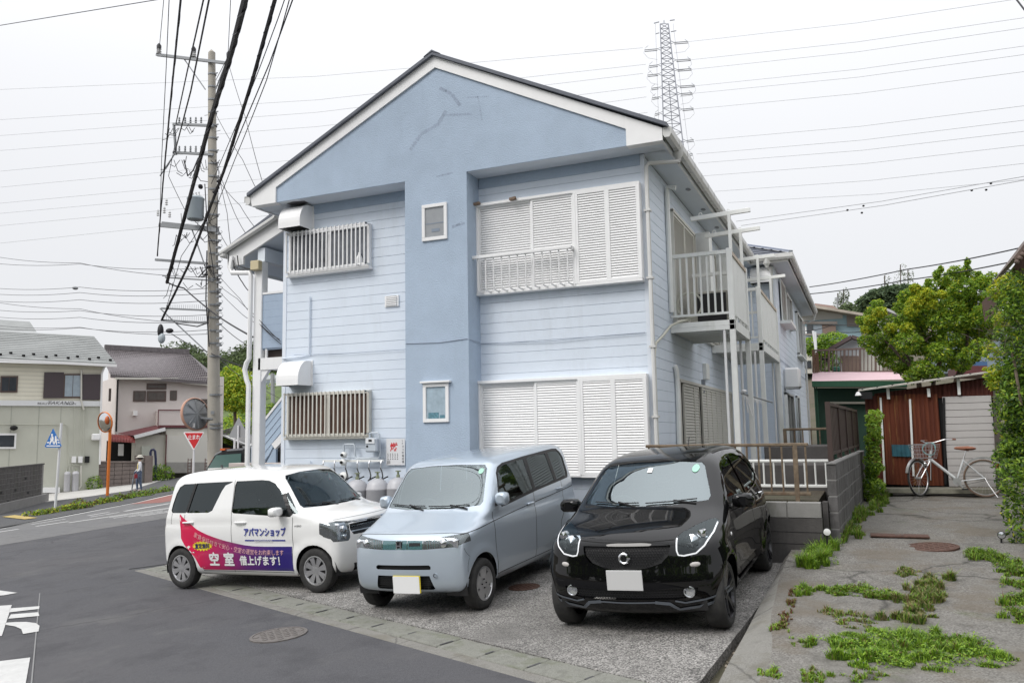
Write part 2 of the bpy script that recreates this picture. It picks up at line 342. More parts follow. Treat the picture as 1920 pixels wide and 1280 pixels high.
for a, c, w in (((-22.75, 15.2), (-22.55, 16.2), .15), ((-22.5, 16.7), (-22.3, 17.6), .15), ((-21.9, 17.3), (-21.1, 20.4), .16), ((-22.6, 19.9), (-22.7, 21.9), .2), ((-21.3, 18.2), (-20.9, 20.2), .1), ((-20.9, 18.0), (-20.6, 19.6), .1), ((-20.5, 18.2), (-20.1, 19.9), .12),
                ((-22.6, 18.6), (-22.5, 19.6), .12), ((-23.2, 19), (-23.2, 19.8), .12), ((-20.1, 18.3), (-19.8, 19.3), .14), ((-23.4, 17.2), (-23.3, 18.3), .1), ((-19.7, 19), (-19.5, 20.2), .12), ((-23.6, 15.6), (-23.5, 16.5), .1)):
    line(a, c, w, m_mark2 if w < .13 else m_mark)
sheet('red_road_band', [(-25.2, 22.35), (-26.5, 25.3), (-28.6, 31.5), (-25.2, 31.5), (-23.7, 23.9), (-23.6, 22.3)], .008, m_red)
marking([(-27.9, 19.4), (-25.2, 18.3), (-25, 18.6), (-27.8, 19.8)], m_yel, 'yellow_line', .05)

# ------------------------------------------------------------------ gutter strip of concrete blocks, parking bay, driveway
gd = Vector((1, -.4763)).normalized(); gn = Vector((.4763, 1)).normalized()        # along / towards the bay
GUT = struct(sheet('gutter', [(-11.73, 10.44), (14, gl(14)), (14, gl(14)+.62), (-11.3, 10.88), (-11.9, 10.75)], -.012, m_walk, th=.25))
O2 = Vector((-11.4, gl(-11.4)))
kerbm = MB(); L_ = .6
def strip(s0, s1, a, c, h, th=.08, gap=.006):
    b = MB(); q = [O2+gd*(s0+gap)+gn*a, O2+gd*(s1-gap)+gn*a, O2+gd*(s1-gap)+gn*c, O2+gd*(s0+gap)+gn*c]
    zz = [gz(*p)+h for p in q]; vs = [(p.x, p.y, z) for p, z in zip(q, zz)]+[(p.x, p.y, z-th) for p, z in zip(q, zz)]
    b.v = vs; b.f = [(0, 1, 2, 3), (7, 6, 5, 4)]+[(i, 4+i, 4+(i+1) % 4, (i+1) % 4) for i in range(4)]; b.mi = [0]*6; return b
for k in range(42):
    s0 = k*.6; j = random.uniform(-.004, .004)
    if k % 1 == 0: strip(s0, s0+.6, .15, .46, .006+j, gap=.005).build('gutter_block', m_gutb, GUT, bevel=.008)
for k in range(13): strip(k*2.0, k*2+2, .0, .135, .004, gap=.004).build('edging', m_conc, GUT, bevel=.006)
for k in range(42):        # the dark lifting slots between the covers
    b = strip(k*.6-.012, k*.6+.012+.0, .2+.05*(k % 2), .34, .0105, th=.004, gap=0); b.build('lifting_slot', m_walk, GUT)
PADY = 11.42
pad = MB()
def padpt(x, y): return (x, y, gz(x, y)+.006)
pp = [(-11.3, 10.88), (-9.9, 11.44)]
padpoly = [(-11.2, gl(-11.2)+.53), (-1.42, gl(-1.42)+.52), (-1.23, 6.19), (-1.06, 8.6), (-.94, 10.62), (-9.7, PADY), (-11.3, 11.3)]
sheet('parking_bay', padpoly, .008, m_pad, th=.16)
def dz(y):
    P = [(-5, .05), (2, .14), (5, .29), (8, .44), (11, .575), (14, .68), (16.5, .735), (22, .8), (40, .9)]
    for (a, za), (c, zc) in zip(P, P[1:]):
        if y <= c: return lerp(za, zc, (y-a)/(c-a))
    return .9
def drz(x, y):
    return dz(y)+.018*sin(x*2.1+y*.7)*.5+.012*sin(x*5+y*3.1)*.5
b = MB(); dxs = [-.93, -.76, -.4, 0, .4, .8, 1.2, 1.7, 2.4, 3.4, 5, 8]; dys = [-4+i*.4 for i in range(56)]
for y in dys:
    for x in dxs:
        xl = x
        if x == -.93: xl = -1.02+.012*(y-8) if y < 10.8 else -.75
        if x == -.93 and y > 11.2: xl = -.5+.018*(y-11)
        xl += .05*sin(y*2.3)*sin(y*.9+1) if x == -.76 else 0
        xl = lerp(xl, -.93, sm(6.2, 9.3, y)) if x == -.76 else xl
        b.v.append((xl, y, drz(xl, y)-(.07 if x == -.93 else 0)))
n_ = len(dxs)
for j in range(len(dys)-1):
    for i in range(n_-1): b.f.append((j*n_+i, j*n_+i+1, (j+1)*n_+i+1, (j+1)*n_+i)); b.mi.append(1 if (i < 1 and dys[j] < 9.2) else 0)
struct(b.build('driveway', [m_drive, m_conc], smooth=True))
b = MB()          # damp ditch between the bay edge and the driveway
b.quad((-1.5, 4, -.0), (-.8, 4, .02), (-.7, 11.4, .33), (-1.1, 11.4, .33)); struct(b.build('drain_channel', m_soil))

def manhole(x, y, r, label, m, zf=gz, h=.012):
    t = thing('manhole_cover', label, 'manhole cover', (x, y, zf(x, y)+h))
    sl = Matrix.Rotation(-math.atan(.045), 4, 'X'); t.rotation_euler = (math.atan(.045), -math.atan(.05), 0)
    a = MB(); a.lathe((0, 0, 0), [(r, -.02), (r, .0), (r*.9, .002), (r*.9, -.004), (.01, -.004)], 40); a.build('rim', m, t, local=True)
    c = MB(); c.lathe((0, 0, -.012), [(r*.87, 0), (r*.87, .012), (.01, .012)], 36)
    for i in range(-4, 5):
        for j in range(-4, 5):
            px, py = i*r*.18, j*r*.18
            if px*px+py*py < (r*.8)**2 and (i+j) % 2 == 0: c.box(px-r*.07, px+r*.07, py-r*.07, py+r*.07, -.001, .005)
    c.build('lid', m, t, local=True)
manhole(-5.7, 6.99, .29, 'worn round manhole cover in the dark street asphalt in front of the parking bay', m_iron2)
manhole(-3.87, 9.2, .19, 'small rusty round cover in the parking bay between silver and black cars', m_iron, h=.016)
manhole(.62, 11.05, .3, 'rusty round cover sunk in the weedy driveway beside the long drain lid', m_iron, zf=lambda x, y: drz(x, y), h=.01)
t = thing('drain_lid', 'long narrow rusty steel drain lid lying across the driveway', 'drain lid', (.3, 11.7, drz(.3, 11.7)+.02))
t.rotation_euler = (.035, 0, .02)
MB().box(-.34, .34, -.1, .1, -.01, .012).build('plate', m_iron, t, local=True, bevel=.004)
a = MB(); a.box(-.05, .0, -.012, .012, .0125, .018); a.box(.02, .05, -.012, .012, .0125, .018); a.build('handle', m_iron2, t, local=True)
# ------------------------------------------------------------------ apartment house
m_sid = mat('pale_blue_siding', (.665, .73, .815), r=.55, n=.045, ns=1.3, b=.25, bs=25, stain=(.50, .54, .58, .5, .55), ss=2.2)
m_sidc = mat('siding_joint', (.33, .38, .46), r=.8)
m_stu = mat('mid_blue_stucco', (.385, .47, .58), r=.85, n=.06, ns=2.2, b=.9, bs=55, stain=(.29, .355, .44, .45, .56), ss=1.7)
m_stain = mat('stucco_stain', (.32, .38, .48), r=.9, n=.2, ns=30)
m_wht = mat('white_paint', (.80, .80, .80), r=.45, n=.03, ns=3, stain=(.5, .5, .47, .4, .58), ss=2.2)
m_whd = mat('weathered_white', (.76, .77, .75), r=.6, n=.05, ns=4, stain=(.44, .46, .36, .55, .56), ss=3)
m_sof = mat('soffit_board', (.66, .71, .77), r=.7, n=.04, ns=2)
m_slt = mat('shutter_aluminium', (.84, .84, .84), r=.4, n=.03, ns=5)
m_slb = mat('shutter_beige', (.60, .585, .53), r=.5, n=.05, ns=5)
m_dark = mat('dark_gap', (.012, .012, .013), r=.9)
m_roofm = mat('slate_roof', (.10, .11, .135), r=.6, n=.12, ns=5, b=.3, bs=30)
m_gut = mat('gutter_plastic', (.60, .60, .585), r=.45, n=.05, ns=2, stain=(.35, .35, .3, .5, .55), ss=3)
m_glass = mat('window_glass', (.03, .035, .04), r=.04, spec=.9, n=.01)
m_frost = mat('frosted_glass', (.30, .315, .33), r=.25, n=.1, ns=5)
m_frost2 = mat('frosted_glass_dark', (.08, .085, .10), r=.18, n=.35, ns=6, c2=(.2, .21, .23))
m_reed = mat('reed_blind', (.05, .028, .02), r=.9, n=.45, ns=30, sz=.08, c2=(.16, .095, .07))
m_alu = mat('aluminium', (.6, .6, .61), r=.35, m=.7)
m_cream = mat('cream_plastic', (.55, .47, .3), r=.6)
m_rubb = mat('black_rubber', (.012, .012, .013), r=.55)
m_fnd = mat('foundation', (.27, .275, .27), r=.9, n=.12, ns=3, b=.3)
APT = thing('apartment_house', 'two-storey pale blue clapboard apartment house with darker blue gable, white shutters and side balconies', 'apartment house', (-6, 14, .2))
YF, XW, SOF = 11.5, -2.79, 6.10
YG = 11.07
b = MB(); b.box(-9.34, -2.805, YF+.018, 21.05, .3, 6.098); b.box(-9.34, -1.915, 21.07, 31, .3, 6.098)
b.build('wall', m_sid, APT)
b = MB(); b.box(-9.345, -2.8, YF+.012, 20.9, -.2, .52); b.build('foundation', m_fnd, APT)
def board_mesh(l, h=.16, th=.018):
    me = bpy.data.meshes.new('board'); g_ = .0017; c = .004
    prof = [(0, g_), (th-c, g_), (th, g_+c), (th, h-g_-c), (th-c, h-g_), (0, h-g_)]
    vs = [(x, -t, z) for x in (0, l) for t, z in prof]; n = 6
    me.from_pydata(vs, [], [tuple(range(n))[::-1], tuple(range(n, 2*n))]+[(i, (i+1) % n, n+(i+1) % n, n+i) for i in range(n)])
    me.materials.append(m_sid); return me
def boards(x0, y0, l, rz, z0, z1, h=.16, zref=3.42):
    me = board_mesh(l, h); k = math.ceil((z0-zref)/h-1e-6)
    z = zref+k*h
    T = Vector(APT.location)
    while z+h <= z1+.02:
        inst(me, 'board', APT, (x0-T.x, y0-T.y+random.uniform(-.001, .001), z-T.z), rz)
        z += h
    if z < z1-.03: inst(board_mesh(l, z1-z), 'board', APT, (x0-T.x, y0-T.y, z-T.z), rz)
boards(-9.30, YF+.018, 2.69, 0, .5, 6.08)
boards(-5.5, YF+.018, 2.67, 0, .5, 6.08)
boards(-2.808, YF+.06, 9.45, pi/2, .5, 6.08)
boards(-2.8, 21.068, .84, 0, .5, 6.08)
boards(-1.918, 21.1, 9.85, pi/2, .5, 6.08)
for q in ((-9.375, -9.3, YF-.012, YF+.06), (-2.835, -2.775, YF-.008, YF+.055), (-1.95, -1.885, 21.04, 21.1)): MB().box(*q, .4, 6.09).build('corner_trim', mat('trim_pale', (.70, .75, .82), r=.5, n=.03), APT)
b = MB(); b.box(-9.3, -6.62, YF-.014, YF+.002, 5.93, 6.098); b.box(-5.49, -2.84, YF-.014, YF+.002, 5.93, 6.098); b.build('cornice', m_stu, APT)
# gable of mid-blue stucco with the window shaft below it
b = MB(); b.prism([(-9.2, 6.101), (-6.612, 6.101), (-6.612, .3), (-5.498, .3), (-5.498, 6.101), (-2.915, 6.101), (-2.915, 6.345), (-6.03, 7.92), (-9.2, 6.36)], 'y', YG, YF+.01)
b.build('gable_wall', m_stu, APT)
def fpoly(o, i): return o+i[::-1]
b = MB(); b.prism([(-9.72, 6.088), (-9.2, 6.088), (-9.2, 6.36), (-6.03, 7.905), (-2.915, 6.345), (-2.915, 6.088), (-2.39, 6.088), (-2.39, 6.27), (-6.05, 8.10), (-9.76, 6.285)], 'y', YG-.03, YG+.12)
b.build('bargeboard', m_wht, APT)
b = MB(); b.box(-9.72, -2.39, YG+.02, YF+.015, 6.1, 6.14); b.box(-2.80, -2.39, YF, 20.6, 6.1, 6.14); b.box(-9.72, -9.33, YF, 20.6, 6.1, 6.14)
b.box(-2.8, -1.5, 20.64, 21.07, 6.1, 6.14); b.box(-1.92, -1.5, 21.07, 31.3, 6.1, 6.14)
b.build('soffit', m_sof, APT)
b = MB(); b.box(-2.42, -2.395, YG+.12, 20.6, 6.085, 6.25); b.box(-9.76, -9.73, YG+.12, 20.6, 6.085, 6.25); b.box(-1.53, -1.5, 20.66, 31.3, 6.085, 6.25); b.box(-2.39, -1.5, 20.61, 20.64, 6.085, 6.25)
b.build('eaves_board', m_wht, APT)
b = MB(); rt = .055
for s in (-1, 1):
    ex = -6.05+s*3.74; e0 = 6.265
    b.prism([(-6.05, 8.10), (ex, e0), (ex, e0+rt), (-6.05, 8.10+rt)], 'y', YG-.09, 24.5)
b.build('roof', m_roofm, APT)
b = MB(); b.prism([(-6.2, 8.09), (-6.05, 8.15), (-5.9, 8.09), (-6.05, 8.18)], 'y', YG-.1, 24); b.build('ridge_cap', m_roofm, APT)
b = MB()          # hipped wing roof behind
E0 = 6.27; b.add([(-9.4, 20.56, E0), (-1.42, 20.56, E0), (-1.42, 31.4, E0), (-9.4, 31.4, E0), (-5.4, 24.6, 8.1), (-5.4, 27.4, 8.1)], [(0, 1, 4), (1, 2, 5, 4), (2, 3, 5), (3, 0, 4, 5)])
for k in range(1, 16):
    t = k/17; b.beam(lerp(Vector((-9.4, 20.56, E0)), Vector((-5.4, 24.6, 8.1)), t)+Vector((0, 0, .012)), lerp(Vector((-1.42, 20.56, E0)), Vector((-5.4, 24.6, 8.1)), t)+Vector((0, 0, .012)), .02, .012)
b.build('roof', m_roofm, APT)
b = MB(); b.beam((-1.42, 20.5, E0+.03), (-5.4, 24.6, 8.14), .12, .05); b.build('ridge_cap', mat('ridge_metal', (.42, .46, .55), r=.4, m=.5), APT)
# gutters
def gutter(p, q, r=.065):
    p, q = Vector(p), Vector(q); d = (q-p).normalized(); n = Vector((d.y, -d.x, 0)); b = MB(); prof = [(-.06, .07), (-.055, -.03), (-.03, -.07), (.035, -.07), (.065, -.02), (.065, .075), (.05, .075), (.045, -.01), (.025, -.05), (-.025, -.05), (-.045, 0), (-.05, .07)]
    vs = [p+n*u+Vector((0, 0, w)) for u, w in prof]+[q+n*u+Vector((0, 0, w)) for u, w in prof]; k = len(prof)
    b.add(vs, [(i, (i+1) % k, k+(i+1) % k, k+i) for i in range(k)]+[tuple(range(6)), tuple(range(k, k+6))])
    L_ = (q-p).length; s = .55
    while s < L_:
        c = p+d*s; b.beam(c+n*-.06+Vector((0, 0, .07)), c+n*.07+Vector((0, 0, .07)), .02, .006); b.beam(c+n*.069+Vector((0, 0, -.03)), c+n*.069+Vector((0, 0, .07)), .02, .006, up=n); b.beam(c+n*-.03+Vector((0, 0, -.075)), c+n*.05+Vector((0, 0, -.075)), .014, .008); s += .6
    return b.build('gutter', m_gut, APT)
gutter((-2.33, YG-.02, 6.2), (-2.33, 20.6, 6.2)); gutter((-9.82, 20.6, 6.21), (-9.82, YG-.02, 6.21))
gutter((-2.3, 20.55, 6.2), (-1.38, 20.55, 6.2)); gutter((-1.44, 20.55, 6.2), (-1.44, 31.2, 6.2))
def pipe(pts, r=.032, name='downpipe', m=None, n=8, parent=None):
    return MB().tube(pts, r, n).build(name, m or m_gut, parent or APT, smooth=True)
b = MB(); b.lathe((-2.33, 11.78, 6.02), [(.03, -.05), (.045, .02), (.08, .08), (.085, .2)], 10); b.build('hopper', m_gut, APT, smooth=True)
pipe([(-2.33, 11.78, 6.05), (-2.34, 11.76, 5.99), (-2.70, 11.47, 5.93), (-2.735, 11.44, 5.87), (-2.735, 11.44, .45)])
b = MB()
for z in (5.2, 4.2, 3.2, 2.2, 1.3): b.box(-2.785, -2.69, 11.4, 11.5, z, z+.03)
b.build('bracket', m_gut, APT)
pipe([(-2.0, 20.55, 6.1), (-2.0, 20.6, 5.98), (-1.96, 20.98, 5.75), (-1.96, 20.99, .5)])
b = MB(); b.lathe((-2.0, 20.55, 5.98), [(.03, -.03), (.045, .02), (.085, .08), (.09, .27)], 4); b.build('hopper', m_gut, APT)
pipe([(-1.44, 31.0, 6.1), (-1.5, 31.0, 5.9), (-1.85, 31.0, 5.75), (-1.86, 31.0, .5)])
# crack line and long cable on the front
pipe([(-9.1, 11.47, 3.45), (-8.0, 11.468, 3.42), (-6.64, 11.47, 3.42)], .005, 'joint_line', m_sidc, 4)
pipe([(-6.6, 11.062, 3.46), (-6, 11.06, 3.44), (-5.52, 11.06, 3.47), (-5.49, 11.08, 3.46), (-5.485, 11.48, 3.43), (-4.3, 11.47, 3.395), (-3.6, 11.47, 3.42), (-2.85, 11.47, 3.43)], .006, 'joint_line', m_sidc, 4)
# trowel stains and scuffs on the stucco
def scuff(pts, w, n=26):
    b = MB(); P = [Vector((p[0], 0, p[1])) for p in pts]
    for i in range(n):
        t = i/(n-1)*(len(P)-1); k = min(int(t), len(P)-2); c = lerp(P[k], P[k+1], t-k); d = (P[k+1]-P[k]).normalized(); s = Vector((-d.z, 0, d.x))
        ww = w*random.uniform(.5, 1.2); q = random.uniform(.004, .011); e = d*q+s*0
        b.quad(*[(v.x, YG-.0015, v.z) for v in (c-s*ww-e, c-s*ww*.8+e, c+s*ww+e*1.3, c+s*ww*.9-e)])
    b.build('stain', m_stain, APT)
scuff([(-6.5, 6.62), (-6.3, 6.85), (-6.0, 6.95), (-5.85, 7.15)], .035, 40); scuff([(-5.83, 7.08), (-5.4, 7.02)], .02, 22); scuff([(-5.95, 7.55), (-5.75, 7.42), (-5.6, 7.2)], .03, 30); scuff([(-6.02, 6.1), (-5.75, 6.12)], .015, 14)
scuff([(-5.28, 7.28), (-5.22, 6.9)], .015, 14); scuff([(-5.45, 7.3), (-5.1, 7.25)], .012, 12); scuff([(-5.75, 5.25), (-5.55, 5.28)], .02, 16)
b = MB()
for i in range(7): b.prism([(-8.98+.02*i, 6.105-i*.0), (-8.72-.01*i, 6.105), (-8.72-.01*i, 6.108+.001*i), (-8.98+.02*i, 6.108+.001*i)], 'y', 11.2, 11.3)
# ---- windows
def louvre_panel(name, x0, x1, z0, z1, y, m, axis='x', pitch=.038, fw=.035, th=.03, parent=None):
    """a framed panel of slats; axis x = facing -y, axis y = facing +x (x0,x1 are then y values and y the x plane)"""
    def B(b, u0, u1, d0, d1, w0, w1):
        if axis == 'x': b.box(u0, u1, y-d1, y-d0, w0, w1)
        else: b.box(y+d0, y+d1, u0, u1, w0, w1)
    f = MB(); B(f, x0, x0+fw, 0, th, z0, z1); B(f, x1-fw, x1, 0, th, z0, z1); B(f, x0+fw, x1-fw, 0, th, z0, z0+fw); B(f, x0+fw, x1-fw, 0, th, z1-fw, z1)
    o = f.build(name, m, parent or APT)
    s = MB(); z = z0+fw
    B(s, x0+fw, x1-fw, .001, .006, z0+fw, z1-fw)
    while z < z1-fw-.01:
        h = pitch*.86
        if axis == 'x': s.add([(x, y-d, zz) for x in (x0+fw, x1-fw) for d, zz in ((.006, z+h), (.022, z), (.026, z+.004), (.010, z+h))], [(0, 1, 2, 3), (7, 6, 5, 4), (0, 4, 5, 1), (1, 5, 6, 2), (2, 6, 7, 3), (3, 7, 4, 0)])
        else: s.add([(y+d, x, zz) for x in (x0+fw, x1-fw) for d, zz in ((.006, z+h), (.022, z), (.026, z+.004), (.010, z+h))], [(0, 1, 2, 3), (7, 6, 5, 4), (0, 4, 5, 1), (1, 5, 6, 2), (2, 6, 7, 3), (3, 7, 4, 0)])
        z += pitch
    struct(s.build('slats', m, o), 'stuff'); return o
def shutterset(z0, z1, rust):
    b = MB(); x0, x1 = -5.49, -2.84
    b.box(x0-.01, x1+.01, 11.36, 11.5, z1, z1+.045); b.box(x0-.01, -3.82, 11.37, 11.5, z0-.035, z0); b.box(-3.84, x1+.01, 11.35, 11.5, z0-.04, z0-.004); b.box(x0-.01, x0+.02, 11.38, 11.5, z0, z1); b.box(x1-.012, x1+.01, 11.35, 11.5, z0, z1); b.box(-3.86, -3.82, 11.35, 11.5, z0, z1)
    b.build('shutter_frame', m_slt, APT, bevel=.004)
    louvre_panel('shutter_panel', -5.47, -4.55, z0, z1, 11.45, m_slt); louvre_panel('shutter_panel', -4.56, -3.86, z0, z1, 11.42, m_slt)
    louvre_panel('shutter_panel', -3.82, -3.33, z0, z1, 11.385, m_slt); louvre_panel('shutter_panel', -3.33, -2.852, z0, z1, 11.385, m_slt)
shutterset(4.21, 5.61, 0); shutterset(1.4, 2.79, 0)
b = MB(); b.beam((-5.56, 11.25, 4.76), (-3.86, 11.25, 4.76), .045, .05); b.box(-5.58, -5.54, 11.22, 11.45, 4.735, 4.785); b.box(-3.9, -3.86, 11.22, 11.4, 4.735, 4.785)
b.build('guard_rail', m_wht, APT, bevel=.004)
for i in range(12):
    x = -5.42+i*.135; MB().tube([(x, 11.27, 4.74), (x, 11.27, 4.28), (x+.005, 11.28, 4.235), (x+.03, 11.33, 4.215), (x+.05, 11.42, 4.225)], .011, 6).build('guard_bar', m_wht, APT, smooth=True)
MB().box(-5.5, -3.85, 11.4, 11.45, 4.2, 4.235).build('guard_rail', m_wht, APT)
for x in (-5.45, -4.83): MB().obox((x, 11.33, 5.645), (.05, 0, .006), (0, .03, 0), (0, 0, .018)).build('clip', mat('rust_brown', (.2, .14, .1), r=.8), APT)
def kitchen(z0, z1, gm, label=None, gm2=None):
    x0, x1 = -9.205, -7.52
    f = MB(); f.box(x0, x1, 11.40, 11.5, z0-.01, z0+.045); f.box(x0, x1, 11.42, 11.5, z1-.05, z1); f.box(x0, x0+.05, 11.42, 11.5, z0+.045, z1-.05); f.box(x1-.05, x1, 11.42, 11.5, z0+.045, z1-.05); f.box(-8.38, -8.33, 11.43, 11.5, z0+.045, z1-.05)
    f.box(x0-.03, x1+.02, 11.38, 11.5, z0-.05, z0-.011)
    o = f.build('window_frame', m_slb if gm is m_reed else m_wht, APT, bevel=.003)
    MB().box(x0+.05, -8.38, 11.45, 11.47, z0+.04, z1-.045).build('pane', gm, o); MB().box(-8.33, x1-.05, 11.462, 11.48, z0+.04, z1-.045).build('pane', gm2 or gm, o)
    n = 20; gr = MB()
    gr.box(x0, x1, 11.325, 11.34, z0+.02, z0+.045); gr.box(x0, x1, 11.325, 11.34, z1-.035, z1-.01)
    for xx in (x0, x1-.02): gr.box(xx, xx+.02, 11.325, 11.42, z0+.02, z0+.045); gr.box(xx, xx+.02, 11.325, 11.42, z1-.035, z1-.01)
    gr.build('grille_rail', m_slb if gm is m_reed else m_wht, o)
    for i in range(n):
        x = x0+.03+i*(x1-x0-.06)/(n-1); MB().box(x-.0105, x+.0105, 11.305, 11.32, z0, z1).build('grille_bar', m_slb if gm is m_reed else m_wht, o)
kitchen(4.87, 5.61, m_frost2, gm2=mat('frosted_glass_grey', (.17, .18, .2), r=.2, n=.3, ns=7)); kitchen(2.03, 2.78, m_reed)
MB().lathe((-7.72, 11.42, 4.92), [(.06, 0), (.07, .05), (.05, .12), (.02, .17), (.02, .2)], 10).build('bottle', m_wht, APT, smooth=True)
def wc(z0, z1, low):
    x0, x1 = -6.29, -5.84; Y0 = YG
    f = MB(); w = .055
    f.box(x0, x1, Y0-.03, Y0+.01, z0, z0+w); f.box(x0, x1, Y0-.03, Y0+.01, z1-w, z1); f.box(x0, x0+w, Y0-.03, Y0+.01, z0+w, z1-w); f.box(x1-w, x1, Y0-.03, Y0+.01, z0+w, z1-w)
    if low: f.box(x0-.03, x1+.04, Y0-.07, Y0+.01, z1+.004, z1+.035)
    o = f.build('window_frame', m_wht, APT, bevel=.004)
    MB().box(x0+w-.002, x1-w+.002, Y0-.006, Y0+.002, z0+w-.002, z1-w+.002).build('pane', mat('pale_curtain_glass', (.36, .45, .52), r=.25, n=.15, ns=9) if low else m_frost, o)
    if low:
        c = MB(); c.box(-6.2, -6.02, Y0-.012, Y0-.007, z0+.06, z0+.15); c.box(-6.0, -5.92, Y0-.012, Y0-.007, z0+.06, z0+.11); c.build('cloth', mat('teal_cloth', (.1, .22, .27), r=.8, n=.4, ns=30), o)
    else:
        c = MB(); c.box(-6.12, -5.98, Y0-.010, Y0-.0065, z0+.14, z0+.19); c.box(x0+w, x1-w, Y0-.009, Y0-.0065, z0+.27, z0+.285); c.build('shade', mat('grey_shape', (.2, .24, .3), r=.5), o)
wc(5.065, 5.655, False); wc(2.21, 2.81, True)
def hood(x0, x1, z0, z1, d, face='front', parent=None, yb=YF, name='vent_hood'):
    b = MB(); n = 8; prof = [(0, z1), (d*.3, z1-.003)]+[(d*.3+(d*.7)*sin(a*pi/2/n), z0+.10+(z1-.003-z0-.10)*cos(a*pi/2/n)) for a in range(1, n+1)]+[(d, z0)]
    pts = prof; k = len(pts)
    for s, xx in ((0, x0), (1, x1)):
        b.add([(xx, yb-p, z) for p, z in pts]+[(xx, yb, z0)], [tuple(range(k+1))])
    b.add([(x0, yb-p, z) for p, z in pts]+[(x1, yb-p, z) for p, z in pts], [(i, i+1, k+i+1, k+i) for i in range(k-1)])
    b.box(x1+.0, x1+.025, yb-.02, yb, z0-.0, z1+.01); b.box(x0-.025, x0, yb-.02, yb, z0, z1+.01)
    o = b.build(name, m_wht, parent or APT)
    MB().box(x0+.01, x1-.01, yb-d+.01, yb-.01, z0+.03, z0+.035).build('hood_inner', m_dark, o)
    return o
hood(-9.2, -8.74, 5.64, 6.07, .38); hood(-9.2, -8.74, 2.9, 3.33, .38)
b = MB()
for i in range(10):
    a = MB(); r = .05+.025*i
MB().add([(-9.1+.02*i, 11.16+.005*abs(i-9), 6.0985) for i in range(0, 20)]+[(-9.1+.02*i, 11.4-.006*abs(i-9), 6.0985) for i in range(19, -1, -1)], [tuple(range(40))]).build('soot', mat('soot', (.12, .12, .13), r=.9, n=.3, ns=15), APT)
b = MB(); b.box(-7.25, -6.985, 11.475, 11.5, 4.15, 4.335); o = b.build('vent_grille', m_wht, APT)
b = MB()
for i in range(5): b.obox((-7.12, 11.468, 4.185+i*.03), (.105, 0, 0), (0, .008, .006), (0, 0, .009))
b.build('slats', m_wht, o)
b = MB()
for i in range(5): b.box(-7.22, -7.02, 11.472, 11.4745, 4.195+i*.03, 4.203+i*.03)
b.build('slot', m_dark, o)
pipe([(-8.78, 11.47, 4.46), (-8.78, 11.47, 3.44), (-8.9, 11.465, 3.425), (-9.35, 11.465, 3.40)], .014, 'conduit', m_sid)
pipe([(-8.74, 11.47, 1.62), (-8.74, 11.47, .9)], .014, 'conduit', m_sid)
# ---- right-hand side: shutters, pipes
def sideframe(y0, y1, z0, z1, m=m_slb, d=.07):
    b = MB(); X = XW; b.box(X, X+d, y0, y1, z1-.03, z1+.02); b.box(X, X+d, y0, y1, z0-.04, z0); b.box(X, X+d, y0, y0+.035, z0, z1); b.box(X, X+d, y1-.035, y1, z0, z1); return b.build('shutter_frame', m, APT)
sideframe(13.15, 18.7, 1.2, 2.83); MB().box(XW, XW+.02, 13.2, 18.65, 1.2, 2.8).build('dark_opening', m_dark, APT)
for a, c in ((13.5, 14.42), (14.42, 14.86), (15.08, 15.62), (15.62, 16.15), (16.15, 16.7), (16.7, 17.3), (17.3, 18.0), (18.0, 18.65)): louvre_panel('shutter_panel', a, c, 1.22, 2.79, XW+(.03 if c > 15 else .022), m_slb, 'y', pitch=.05)
sideframe(13.15, 15.1, 3.75, 5.66); MB().box(XW, XW+.02, 13.2, 20, 3.76, 5.6).build('dark_opening', m_dark, APT)
for a, c in ((13.2, 14.12), (14.12, 15.0), (15.9, 16.6), (16.6, 17.3), (17.9, 18.9), (18.9, 19.8)): louvre_panel('shutter_panel', a, c, 3.78, 5.62, XW+.025, m_slb, 'y', pitch=.042)
sideframe(15.85, 17.4, 3.75, 5.7); sideframe(17.85, 19.9, 3.75, 5.7)
for y in (15.35, 17.5): 
    b = MB(); b.box(XW, XW+.27, y, y+.04, 3.76, 5.72); b.box(XW, XW+.27, y+.3, y+.34, 3.76, 5.72); b.box(XW+.23, XW+.27, y+.04, y+.3, 3.76, 5.72); b.box(XW, XW+.28, y-.01, y+.35, 5.72, 5.75); b.build('shutter_box', m_whd, APT)
pipe([(XW+.19, 12.86, 5.93), (XW+.05, 12.86, 5.96), (XW+.04, 12.86, 5.86), (XW+.04, 12.86, 3.9)], .042, 'pipe_cover', m_whd)
pipe([(XW+.03, 12.96, 3.05), (XW+.05, 12.99, 2.98), (XW+.045, 13.05, 2.85), (XW+.045, 13.06, 2.6), (XW+.045, 13.0, 1.9), (XW+.045, 13.03, .8)], .04, 'pipe_cover', m_whd)
pipe([(-2.5, 13.1, 3.8), (-2.62, 12.85, 3.74), (-2.74, 12.7, 3.66), (-2.76, 12.2, 3.45), (-2.765, 11.75, 3.3), (-2.765, 11.64, 3.1), (-2.765, 11.62, .6)], .02, 'drain_hose', mat('hose_beige', (.55, .54, .46), r=.6))
b = MB(); b.box(XW, XW+.07, 15.6, 15.95, 2.98, 3.28); b.build('switch_box', m_whd, APT, bevel=.006)
b = MB(); b.box(XW, XW+.06, 15.4, 15.48, 2.78, 2.96); b.tube([(XW+.03, 15.44, 2.8), (XW+.05, 15.4, 2.72), (XW+.05, 15.3, 2.72)], .012, 5); b.build('antenna_cable', mat('grey_plastic', (.22, .24, .27), r=.6), APT)
for y in (13.6, 15.0, 16.5): MB().ball((XW+.25, y, 6.095), .045, .09, .008).build('soffit_vent', mat('grey_plastic', (.22, .24, .27), r=.6), APT)
